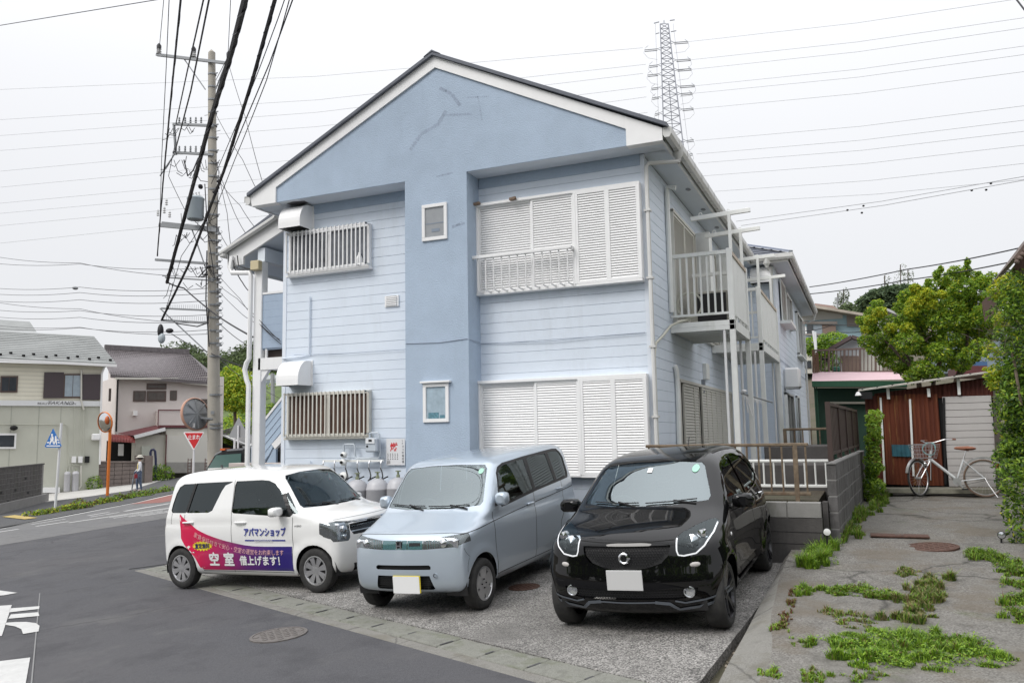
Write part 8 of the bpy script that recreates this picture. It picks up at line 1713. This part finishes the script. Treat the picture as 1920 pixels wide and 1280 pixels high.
t = grass('weed_patch', 'small green weed strip left of the straw coloured tuft', [(x, y, .15, .08, 700, .06) for x, y in P], [4, 4, 1, 1, 2], 2); leafy(t, [(x, y, .14, .07, .03) for x, y in P], 1800, .011, [3, 5, .3, .6, 2], 2)
P = [dp(*p) for p in ((1758, 1090), (1745, 1105), (1740, 1120), (1725, 1130), (1715, 1145), (1755, 1122), (1700, 1160))]
grass('grass_tuft', 'straw coloured dry grass tuft running down the middle of the driveway', [(x, y, .13, .11, 1100, .10) for x, y in P], [2, 1.5, 5, .2, 2], 3, 'grass')
P = [dp(*p) for p in ((1704, 1070), (1700, 1078))]; grass('grass_tuft', 'small isolated straw and green tuft behind the big dry tuft', [(x, y, .10, .08, 420, .06) for x, y in P], [2, 1, 5, .2, 2], 4, 'grass')
P = [dp(*p) for p in ((1600, 1160), (1585, 1150), (1610, 1170), (1570, 1145))]; grass('grass_tuft', 'thin fading grass between the green strip and the largest weed patch', [(x, y, .15, .1, 330, .05) for x, y in P], [2, 1, 3, 1, 1], 5, 'grass')
P = [dp(*p) for p in ((1523, 1060), (1535, 1045), (1545, 1030), (1540, 1055), (1530, 1040), (1555, 1015))]; t = grass('weed_patch', 'tall bright weeds in the ditch at the foot of the low block wall', [(x, y, .10, .12, 900, .16) for x, y in P], [4, 6, .5, 0, 2], 6); leafy(t, [(x, y, .09, .1, .09) for x, y in P], 2200, .014, [3, 6, .3, .0, 2], 6)
P = [dp(*p) for p in ((1511, 1105), (1500, 1112), (1505, 1100))]; grass('weed_patch', 'round green clump on the ditch edge beside the reddish weeds', [(x, y, .07, .07, 500, .07) for x, y in P], [4, 5, .5, .5, 2], 7)
P = [dp(*p) for p in ((1592, 990), (1600, 975), (1615, 965), (1630, 955), (1640, 945), (1600, 1000), (1580, 1010), (1650, 940), (1660, 932))]; grass('grass_strip', 'long soft grass strip along the foot of the tall block wall', [(x, y, .14, .3, 900, .15) for x, y in P], [4, 3, 2, .3, 2], 8, 'grass')
P = [dp(*p) for p in ((1850, 1045), (1870, 1050), (1890, 1060), (1905, 1075), (1910, 1100), (1915, 1130), (1835, 1040), (1912, 1160))]; t = grass('weed_patch', 'green weeds around the black spike light at the right edge', [(x, y, .14, .16, 700, .09) for x, y in P], [3, 4, .6, 1, 3], 9); leafy(t, [(x, y, .13, .15, .06) for x, y in P], 4000, .013, [3, 5, .3, .6, 3], 9)
P = [dp(*p) for p in ((1480, 1130), (1470, 1155), (1462, 1175), (1490, 1110))]; grass('weed_patch', 'reddish brown dry weeds in the crack beside the ditch', [(x, y, .05, .12, 350, .05) for x, y in P], [.5, .3, 2, 5, .3], 10)
P = [dp(*p) for p in ((1440, 1265), (1530, 1262), (1600, 1270), (1640, 1262), (1520, 1275), (1465, 1175), (1500, 1205))]; grass('weed_patch', 'thin green weeds at the very front of the driveway cracks', [(x, y, .08, .08, 300, .05) for x, y in P], [4, 4, 1.5, .5, 1], 11)
P = [dp(*p) for p in ((1690, 922), (1760, 925), (1640, 928), (1850, 925), (1800, 918), (1720, 916))]; grass('grass_strip', 'mossy grass along the old timber sill of the shed', [(x, y, .25, .1, 420, .05) for x, y in P], [4, 3, 1, .2, 3], 12, 'grass')
# litter
m_lit = mat('crumpled_white_plastic', (.62, .64, .67), r=.5, b=.6, bs=60)
for k, (x, y, z, s, lb) in enumerate(((-1.02, 7.86, .22, .05, 'crumpled white plastic lump in the ditch nearer the camera'), (-.96, 9.4, .33, .045, 'round white plastic lump in the ditch beside the black car'), (-.55, 5.6, .30, .03, 'small pale stone chip on the near concrete edge'))):
    t = thing('litter', lb, 'litter', (x, y, z)); MB().ball((0, 0, .02), s*1.2, s, s*.7, 9, 6, jit=.3).build('scrap', m_lit, t, local=True, smooth=True)
rs = random.Random(3); b = MB()
for i in range(420):
    y = rs.uniform(5.2, 10.6); x = lerp(-1.24, -.96, (y-5)/6)+rs.uniform(.0, .14)+.03; s = rs.uniform(.006, .022); b.obox((x, y, gz(x, y)-.06+rs.uniform(0, .015)), Vector((rs.uniform(-1, 1), rs.uniform(-1, 1), .3)).normalized()*s, Vector((rs.uniform(-1, 1), rs.uniform(-1, 1), -.3)).normalized()*s*.7, (0, 0, .003))
struct(b.build('dead_leaves', mat('dead_leaf', (.16, .12, .08), r=.9, n=.6, ns=60, c2=(.34, .30, .24))), 'stuff')
# air conditioner and things on the first balcony
t = thing('air_conditioner', 'dark fronted outdoor air conditioner on the nearer upstairs balcony', 'air conditioner', (-2.4, 14.0, 3.72)); MB().box(-2.62, -2.0, 13.75, 14.1, 3.74, 4.34).build('casing', mat('beige_casing', (.50, .48, .42), r=.5), t, bevel=.01); MB().box(-2.5, -2.02, 13.735, 13.75, 3.78, 4.30).build('fan_front', mat('dark_grille', (.02, .018, .02), r=.6), t)
t = thing('garden_hose', 'coiled beige hose hanging on the nearer balcony', 'hose', (-2.5, 13.1, 3.8)); MB().tube([(-2.5+.2*cos(a), 13.05, 4.02+.2*sin(a)) for a in [2*pi*i/24 for i in range(26)]], .018, 6).build('coil', MATS['hose_beige'], t, smooth=True)
t = thing('laundry_pole', 'dark laundry pole with white string and pegs tied between the balcony posts', 'pole', (-1.75, 15.5, 2.6)); MB().tube([(-1.9, 14.1, 2.62), (-1.72, 17.2, 2.55)], .016, 7).build('pole', m_gal, t, smooth=True); b = MB()
for i in range(14): y = 14.2+i*.18; b.tube([(-1.88, y, 2.6), (-1.87+.03*sin(i), y+.04, 2.5), (-1.88, y+.1, 2.6)], .006, 4)
b.tube([(-1.88, 14.5, 2.6), (-1.86, 14.52, 2.3)], .012, 5); b.tube([(-1.88, 14.5, 2.6), (-1.8, 14.6, 2.25)], .01, 5); b.ball((-1.88, 14.3, 2.66), .05, .05, .035); b.build('string', m_wht, t)
# ------------------------------------------------------------------ concrete utility pole
PY = 19.0
m_cp = mat('pole_concrete', (.36, .335, .29), r=.85, n=.08, ns=2, stain=(.2, .19, .17, .5, .52), ss=1.2)
m_arm = mat('crossarm_steel', (.24, .25, .26), r=.5, m=.4); m_cab = mat('black_cable', (.012, .011, .015), r=.6); m_cab2 = mat('grey_cable', (.10, .10, .11), r=.7); m_hv = mat('far_power_line', (.38, .39, .41), r=.8)
def A(px, py, y=PY): return at(px, py, y)
UP = thing('utility_pole', 'tall concrete utility pole carrying crossarms, transformer and many cables left of the apartment house', 'utility pole', (A(403, 900).x, PY, gz(-18.2, 19)))
bx = A(404, 903); tx = A(397, 105); b = MB(); b.tube([(bx.x, PY, -.4), (lerp(bx.x, tx.x, .33), PY, lerp(-.4, tx.z, .33)), (tx.x, PY, tx.z), (tx.x, PY, tx.z+.1), A(396.5, 93)], [.205, .175, .11, .11, .01], 16); b.build('shaft', m_cp, UP, smooth=True)
b = MB()
for y in list(range(140, 660, 24))+[668, 740, 795, 802]: c = A(397.5+.009*(y-100), y); rr = lerp(.115, .185, (y-100)/700); b.lathe(c, [(rr, -.025), (rr+.012, -.025), (rr+.012, .025), (rr, .025)], 14); b.beam(c+Vector((rr, -.02, 0)), c+Vector((rr+.12, -.02, 0)), .03, .03)
b.build('band', m_arm, UP)
for y in range(180, 860, 34): c = A(398+.009*(y-100), y); s = 1 if (y//34) % 2 else -1; MB().tube([c+Vector((s*.1, 0, 0)), c+Vector((s*.32, -.02, 0))], .009, 5).build('step_bolt', m_arm, UP)
def arm(x0, y0, x1, y1, w=.075, nm='crossarm'): b = MB(); b.beam(A(x0, y0, PY-.15), A(x1, y1, PY-.15), w, w); return b.build(nm, m_arm, UP)
arm(294, 103, 427, 119, .085); arm(325, 233, 400, 236); arm(325, 286, 400, 290); arm(326, 232, 330, 290, .06); arm(300, 422, 408, 432, .12); arm(304, 417, 400, 427, .05); arm(292, 487, 388, 494); arm(310, 520, 400, 526, .04); arm(303, 578, 392, 582, .05); arm(305, 600, 392, 605, .05)
for a, c in (((346, 112), (385, 168)), ((424, 118), (404, 168)), ((330, 285), (300, 330)), ((360, 430), (392, 520)), ((396, 494), (372, 520)), ((300, 578), (388, 660))): b = MB(); b.beam(A(*a, PY-.1), A(*c, PY-.05), .03, .03); b.build('brace', m_arm, UP)
def insul(px, py, h=.26, r=.06, m=None):
    c = A(px, py, PY-.15); MB().lathe(c, [(r*.3, 0), (r, .02), (r*.5, .06), (r*.95, .09), (r*.5, .13), (r*.85, .16), (r*.4, .2), (r*.5, h), (.005, h+.02)], 10).build('insulator', m or mat('porcelain', (.55, .55, .55), r=.2, coat=.5), UP, smooth=True)
for px, py in ((298, 102), (363, 108), (429, 117)): insul(px, py, .32, .09); c = A(px, py-8, PY-.15); MB().lathe(c+Vector((0, 0, .1)), [(.07, -.1), (.075, .05), (.03, .12)], 8).build('cap', m_cab, UP, smooth=True)
for px in (336, 347, 357, 367, 377): insul(px, 231, .12, .04, m_arm); insul(px, 285, .12, .04, m_arm)
for px in range(312, 392, 4): 
    for py in (579, 601): c = A(px, py, PY-.16); MB().tube([c, c+Vector((0, 0, .13))], .006, 4).build('pin', m_arm, UP)
c = A(366, 412, PY-.35); MB().lathe(c, [(.001, -.0), (.23, 0), (.25, .03), (.25, .62), (.265, .64), (.265, .67), (.22, .72), (.001, .74)], 22).build('transformer', mat('transformer_grey', (.36, .41, .44), r=.45, n=.05), UP, smooth=True)
for dx in (-.12, .0, .12): MB().lathe(c+Vector((dx, 0, .72)), [(.03, 0), (.045, .04), (.025, .08), (.03, .14)], 8).build('bushing', MATS['porcelain'], UP, smooth=True)
for px, py in ((308, 400), (318, 408), (296, 405), (312, 385)): insul(px, py, .2, .05)
b = MB(); rs = random.Random(2)
for i in range(60):
    p = A(rs.uniform(318, 395), rs.choice((240, 300, 320, 400, 440, 500, 530)), PY-.2); q = p+Vector((rs.uniform(-.5, .5), rs.uniform(-.1, .1), rs.uniform(-.5, .1))); m_ = (p+q)/2+Vector((0, 0, -.15)); b.tube([p, lerp(p, m_, .6), m_, lerp(q, m_, .5), q], .011, 4)
b.tube([A(345, 300, PY-.2), A(352, 330, PY-.2), A(362, 320, PY-.25), A(372, 296, PY-.2)], .022, 6); b.tube([A(392, 580, PY-.2), A(390, 605, PY-.25), A(370, 612, PY-.2), A(330, 606, PY-.2)], .02, 6)
b.build('jumper_wires', m_cab, UP)
for (px, py, rx, rz, m) in ((301, 620, .10, .22, m_cab), (303, 634, .13, .17, MATS['transformer_grey']), (318, 620, .14, .08, m_cab), (353, 405, .04, .05, m_cab), (376, 350, .06, .08, m_cab)): c = A(px, py, PY-.2); MB().ball(c, rx, .09, rz).build('splice_closure', m, UP, smooth=True)
part('number_plate', m_arm, UP, 396, 770, 402, 776, PY-.2, .02)
# round mirror clamped to the pole
RM = thing('traffic_mirror', 'large round traffic mirror seen from its grey back, clamped to the concrete pole', 'traffic mirror', tuple(A(366, 776, PY-.3)))
rmirror(RM, A(366.5, 776, PY-.35), .47, radians(-97), rim=mat('pink_orange_rim', (.5, .28, .2), r=.5)); b = MB(); b.beam(A(378, 783, PY-.25), A(400, 785, PY-.1), .16, .05); b.build('clamp_arm', m_arm, RM); part('white_label', m_platew, RM, 361.5, 793, 365.5, 801, PY-.5, .01)

# ------------------------------------------------------------------ overhead cables
def cable(name, lb, pts, r, m, sag=0.0, n=14, grp=None, cat='cable', tw=0):
    """pts: (px, py, y) sketch points turned into world points; straight runs sag between them"""
    P = [at(*p) for p in pts]; Q = []
    for a, c in zip(P, P[1:]):
        for i in range(n): t = i/n; Q.append(lerp(a, c, t)+Vector((0, 0, -4*sag*t*(1-t))))
    Q.append(P[-1]); mid = Q[len(Q)//2]
    if pts[-1][1] < -15 and pts[-1][2] < 14: dv = (P[-1]-P[-2]).normalized(); Q += [P[-1]+dv*k*1.5+Vector((0, 0, -.05*k)) for k in range(1, 13)]
    t = thing(name, lb, cat, tuple(mid), 0, grp); MB().tube(Q, r, 5).build('strand', m, t, smooth=True)
    if tw:
        b = MB(); W_ = []
        for i in range(len(Q)-1):
            for k in range(4): s = (i+k/4); c = lerp(Q[i], Q[i+1], k/4); W_.append(c+Vector((r*1.2*cos(s*tw), 0, r*1.2*sin(s*tw))))
        b.tube(W_, r*.35, 4); b.build('spiral_binding', m, t)
    return t
cable('thick_cable_bundle', 'thickest black cable bundle crossing in front of the concrete pole', [(313, 530, PY-.2), (352, 385, 16.5), (395, 225, 13), (435, 95, 10.5), (467, -30, 8.6)], .05, m_cab, 0, 10, tw=2.2)
cable('cable_bundle', 'second thick black cable bundle right of the thickest one', [(303, 600, PY-.2), (352, 500, 17.5), (420, 320, 14), (475, 145, 11.5), (524, -30, 9.5)], .034, m_cab, 0, 10, tw=2.4)
cable('service_cable', 'rightmost thin black cable fanning away from the second bundle', [(388, 400, 17), (450, 250, 14), (505, 120, 12), (556, -20, 10)], .012, m_cab, 0, 10)
cable('service_cable', 'wavy black cable hanging left of the pole top', [(295, 480, PY-.2), (306, 340, 16), (322, 170, 12.5), (341, -20, 9.5)], .02, m_cab, 0, 10, tw=1.6)
cable('service_cable', 'left one of two wavy cables rising from the second crossarm', [(330, 232, PY-.2), (352, 130, 15), (366, 70, 13), (386, -20, 11)], .018, m_cab, .0, 8)
cable('service_cable', 'right one of two wavy cables rising from the second crossarm', [(328, 285, PY-.2), (358, 170, 15), (376, 80, 13), (396, -20, 11)], .020, m_cab, .0, 8)
for i, (a, c, y) in enumerate((((298, 100), (308, -10), 15), ((427, 116), (433, -10), 15))): cable('high_wire', ['thin wire rising from the left end of the top crossarm', 'thin wire rising from the right end of the top crossarm'][i], [(*a, PY-.15), (*c, y)], .010, m_cab)
for i, pts in enumerate(([(428, 118, PY), (460, 220, 18), (493, 345, 16)], [(405, 215, PY), (455, 300, 17), (520, 430, 14)], [(404, 300, PY), (440, 400, 17), (470, 450, 15)], [(404, 330, PY), (450, 385, 17), (490, 440, 15)], [(405, 420, PY), (432, 470, 16), (445, 500, 12.5)], [(405, 300, PY), (426, 400, 17), (434, 470, 13)])):
    cable('drop_wire', ('long drop wire from the pole top crossarm to the roof edge', 'drop wire starting above the second crossarm toward the roof edge', 'steeper drop wire starting below the third crossarm', 'drop wire just under the steeper one from the third crossarm', 'short drop wire from beside the transformer to the corridor eaves', 'drop wire ending lowest at the corridor roof tip')[i], pts, .009, m_cab, .05, 8, 'drop wires from the pole to the apartment eaves')
cable('service_cable', 'black cable sloping down right from the pole to behind the corridor post', [(315, 530, PY-.2), (345, 540, PY-.2), (405, 590, 18), (475, 632, 14)], .022, m_cab, .02, 8)
cable('service_cable', 'thin cable looping from the splice closures down past the pole', [(322, 626, PY-.2), (392, 660, PY-.1), (470, 690, 18)], .014, m_cab, .05, 8)
cable('service_cable', 'slack cable from the eaves box across to the parapet corner', [(437, 495, 12), (455, 530, 12), (473, 550, 11.95)], .010, m_cab, .03, 6)
for i, pts in enumerate(([(405, 510, PY), (450, 560, 15), (480, 600, 12), (527, 645, 11.9)], [(405, 540, PY), (455, 590, 15), (490, 610, 12), (524, 636, 11.9)], [(405, 530, PY), (445, 560, 15), (480, 592, 12), (526, 640, 11.9)])): cable('parapet_wire', 'the %s thin wire drooping from the pole onto the blue corridor parapet' % ('highest', 'lowest', 'middle')[i], pts, .007, m_cab, .02, 8, 'wires onto the corridor parapet')
for i, (y0, y1) in enumerate(((537, 540), (548, 549), (561, 563), (577, 590), (560, 607), (590, 602), (605, 626), (612, 618), (475, 520), (490, 502))):
    cable('street_wire', 'street wire running left from the pole, %s of ten counted from the top' % ('third', 'fourth', 'fifth', 'sixth', 'seventh', 'eighth', 'ninth', 'tenth', 'first', 'second')[i], [(-40, y0, 24), (150, (y0*.6+y1*.4), 22), (395, y1, PY)], .010, m_cab2, .12, 8, 'street wires running left from the pole')
t = thing('wire_ball', 'small grey ball on a street wire left of the pole', 'marker', tuple(at(141, 540, 22))); MB().ball(at(141, 540, 22), .09, .12, .07).build('ball', m_gal, t, smooth=True)
cable('street_wire', 'single dark wire across the top left corner of the view', [(-30, 53, 14), (300, -1, 12), (330, -6, 11.8)], .010, m_cab2)
for i, pts in enumerate(([(1518, 538, 26), (1700, 505, 22), (1925, 462, 17)], [(1519, 551, 26), (1700, 525, 22), (1925, 485, 17)])): cable('street_wire', ['upper of two dark wires passing above the garden tree', 'lower of two dark wires passing above the garden tree'][i], pts, .014, m_cab, .03, 8)
cable('street_wire', 'short dark wire cutting the top right corner', [(1900, -8, 10), (1926, 26, 10)], .010, m_cab2)
for i, (y0, y1) in enumerate(((636, 627), (650, 640))): cable('hillside_wire', ('upper', 'lower')[i]+' dark wire in front of the light blue hillside house', [(1500, y0-16, 45), (1560, y1-18, 44), (1650, y1-28+i*4, 42)], .02, m_cab, .1, 8, 'wires before the blue house')
t = thing('hillside_pole', 'white forked utility pole standing below the blue house', 'utility pole', tuple(at(1528, 656, 38))); b = MB(); b.tube([at(1531, 665, 38), at(1524.5, 620, 38)], .05, 7); b.tube([at(1531, 665, 38), at(1529, 622, 38)], .04, 7); b.build('pole', m_post, t, smooth=True)

# ------------------------------------------------------------------ lattice tower and its lines
TYY = 110.0
m_tow = mat('tower_steel', (.30, .31, .35), r=.6, m=.1)
TW_ = thing('lattice_tower', 'tall steel lattice transmission tower rising behind the roof', 'transmission tower', tuple(at(1262, 330, TYY)))
def T(px, py, d=0): return at(px, py, TYY+d)
def half(y): return 7.5+(y-45)*.046
def cxn(y): return 1245.5+(y-45)*.078
lv = [45, 54, 63, 72, 81, 90, 100, 110, 120, 131, 142, 153, 165, 177, 190, 203, 217, 232, 248, 266, 290, 320]
b = MB()
for s in (-1, 1):
    for d in (-.9, .9):
        b.tube([T(cxn(y)+s*half(y), y, d*(1+(y-45)*.006)) for y in lv], .085, 5)
b.tube([T(1243, 45), T(1245, 38), T(1247, 45)], .05, 4); b.build('leg', m_tow, TW_, kind='stuff')
b = MB()
for y0, y1 in zip(lv, lv[1:]):
    for d in (-.9, .9):
        k0, k1 = d*(1+(y0-45)*.006), d*(1+(y1-45)*.006); L0, R0, L1, R1 = T(cxn(y0)-half(y0), y0, k0), T(cxn(y0)+half(y0), y0, k0), T(cxn(y1)-half(y1), y1, k1), T(cxn(y1)+half(y1), y1, k1)
        for p, q in ((L0, R1), (R0, L1), (L0, R0)): b.tube([p, q], .05, 4)
    for s in (-1, 1): b.tube([T(cxn(y0)+s*half(y0), y0, -.9), T(cxn(y1)+s*half(y1), y1, 1.2)], .04, 4); b.tube([T(cxn(y0)+s*(half(y0)+9), y0, 0), T(cxn(y1)+s*(half(y1)+9), y1, 0)], .02, 4)
    if y0 > 150: b.tube([T(cxn(y0), y0), T(cxn(y1), y1)], .06, 4)
b.build('bracing', m_tow, TW_, kind='stuff')
for yl, yr, wl, wr in ((92, 80, 40, 42), (122, 113, 34, 44), (139, 131, 38, 44), (164, 162, 33, 48), (182, 176, 33, 42), (212, 205, 30, 42), (240, 264, 20, 38), (262, 290, 14, 34)):
    for s, y, w in ((-1, yl, wl), (1, yr, wr)):
        c = cxn(y); b = MB(); inner = c+s*half(y); tip = inner+s*7; b.tube([T(inner, y-3), T(tip, y), T(inner, y+3)], .05, 4); b.build('crossarm', m_tow, TW_)
        b = MB(); e = c+s*w; b.tube([T(tip, y), T(e, y+(2 if s < 0 else -2))], .065, 6); b.tube([T(tip, y+3), T(e, y+(5 if s < 0 else 1))], .065, 6)
        b.tube([T(e, y), T(e+s*2, y+8), T(e-s*6, y+17), T(tip, y+20)], .02, 4); b.tube([T(e-s*6, y-6), T(e, y-1)], .03, 4); b.build('insulator_string', mat('insulator_grey', (.30, .31, .33), r=.5), TW_)
b = MB(); b.beam(T(1226, 44), T(1236, 41.5), .12, .12); b.beam(T(1256, 39), T(1265, 37.5), .12, .12); b.beam(T(1229, 64), T(1236, 62), .1, .1); b.beam(T(1258, 60), T(1268, 58), .1, .1); b.build('top_arm', m_tow, TW_)
ORD = ('topmost', 'second', 'third', 'fourth', 'fifth', 'sixth', 'seventh', 'eighth', 'ninth', 'tenth', 'eleventh', 'lowest')
def hv(pts, i, side): cable('power_line', '%s thin grey high-voltage line running %s from the lattice tower, counted from above' % (ORD[i], side), pts, .023, m_hv, 0, 10, 'high-voltage lines %s of the tower' % side, 'power line')
for i, (a, b_) in enumerate((((1288, 79), (1925, -4)), ((1291, 113), (1925, 33)), ((1293, 131), (1925, 52)), ((1297, 162), (1925, 86)), ((1294, 176), (1925, 102)), ((1297, 205), (1925, 134)), ((1304, 264), (1925, 198)), ((1306, 289), (1925, 225)), ((1309, 306), (1925, 246)), ((1318, 330), (1925, 272)), ((1340, 359), (1925, 306)), ((1365, 380), (1925, 336)))):
    m_ = ((a[0]+b_[0])/2, (a[1]+b_[1])/2+6); hv([(*a, TYY), (*m_, 95), (*b_, 82)], i, 'right')
for i, (a, b_) in enumerate((((1205, 90), (-20, 169)), ((1211, 121), (-20, 226)), ((1206, 138), (-20, 256)), ((1212, 163), (-20, 284)), ((1212, 182), (-20, 323)), ((1214, 211), (-20, 353)), ((1225, 240), (-20, 383)), ((1230, 262), (-20, 402)), ((1235, 280), (-20, 425)), ((1240, 300), (-20, 458)))):
    m_ = ((a[0]+b_[0])/2, (a[1]+b_[1])/2+14); hv([(*a, TYY), (*m_, 100), (*b_, 92)], i, 'left')
for i, (a, b_) in enumerate((((1380, 415), (1925, 330)), ((1390, 423), (1925, 337)))):
    cable('marker_line', ['upper', 'lower'][i]+' of two thin lines carrying small dark markers at the right', [(*a, 60), ((a[0]+b_[0])/2, (a[1]+b_[1])/2+5, 52), (*b_, 44)], .02, m_hv, 0, 8)
for px, py in ((1589, 394), (1616, 399), (1619, 386), (1822, 357), (1849, 356), (1858, 344)): t = thing('line_marker', 'small dark marker on the thin right-hand lines, '+{1589: 'leftmost of six', 1616: 'second from the left, on the lower line', 1619: 'third, on the upper line', 1822: 'fourth from the left', 1849: 'fifth from the left', 1858: 'rightmost of six'}[px], 'marker', tuple(at(px, py, 50)), 0, 'markers on the thin lines'); MB().ball(at(px, py, 50), .07, .07, .06).build('marker', m_cab, t)
# ------------------------------------------------------------------ unseen wooded bank added behind the viewer to darken reflections in the car paint
b = MB(); struct(sheet('bank', [(-40, -26), (30, -26), (30, -14), (-40, -14)], .1, mat('added_bank_floor', (.04, .05, .03), r=1), zf=lambda x, y: 0))
bl = [(x+rs.uniform(-2, 2), -19+rs.uniform(-3, 3), rs.uniform(.5, 5), 3.4, 3, 2.8) for x in range(-44, 32, 3) for _ in range(2)]
struct(leafmesh('added_bank_wood', bl, 30000, .5, [5, 4, 2], None, 77), 'stuff')
# more fittings on the pole
b = MB()
for y in range(440, 660, 13): c = A(399.5+.009*(y-100), y, PY-.2); b.box(c.x+.12, c.x+.24, PY-.3, PY-.2, c.z-.03, c.z+.03); b.tube([c+Vector((.24, 0, 0)), c+Vector((.3, 0, .06)), c+Vector((.24, 0, .1))], .008, 4)
b.build('cable_hooks', m_arm, UP, kind='stuff')
for (x0, y0, x1, y1, r) in ((384, 345, 402, 520, .016), (388, 470, 392, 650, .02), (410, 330, 409, 560, .012)): MB().tube([A(x0, y0, PY-.22), A((x0+x1)/2-4, (y0+y1)/2, PY-.3), A(x1, y1, PY-.22)], r, 5).build('riser_cable', m_cab, UP, smooth=True)
for px, py in ((410, 340), (408, 352), (392, 500), (386, 515), (402, 360)): c = A(px, py, PY-.25); MB().ball(c, .07, .06, .05).build('clamp', m_cab, UP)
for i, pts in enumerate(([(405, 600, PY), (480, 655, 24), (560, 700, 30)], [(405, 665, PY), (470, 715, 26), (560, 760, 34)])): cable('street_wire', ('upper', 'lower')[i]+' wire sloping down right behind the corridor post', pts, .012, m_cab2, .1, 8)
for i, pts in enumerate(([(300, 410, PY-.2), (303, 300, 17), (312, 120, 14), (318, -20, 12)], [(405, 150, PY), (450, 60, 15), (470, -20, 13)], [(396, 345, PY-.2), (470, 170, 14), (512, 60, 12), (540, -20, 10.5)], [(392, 420, PY-.2), (440, 300, 16), (500, 150, 12.5), (548, -20, 10)], [(330, 260, PY-.2), (316, 330, PY-.2), (350, 400, PY-.3), (395, 440, PY-.2)], [(305, 600, PY-.2), (340, 480, PY-.3), (392, 400, PY-.2)])):
    cable('service_cable', ('thin grey cable left of the pole rising beside the wavy one', 'thin grey cable rising right of the pole top', 'thin cable just right of the second bundle near its top', 'thin cable hugging the second bundle on its right', 'slack cable crossing the pole between second and third crossarms', 'cable crossing diagonally up to the pole from the lowest comb arm')[i], pts, .010, m_cab if i > 1 else m_cab2, .02, 8)
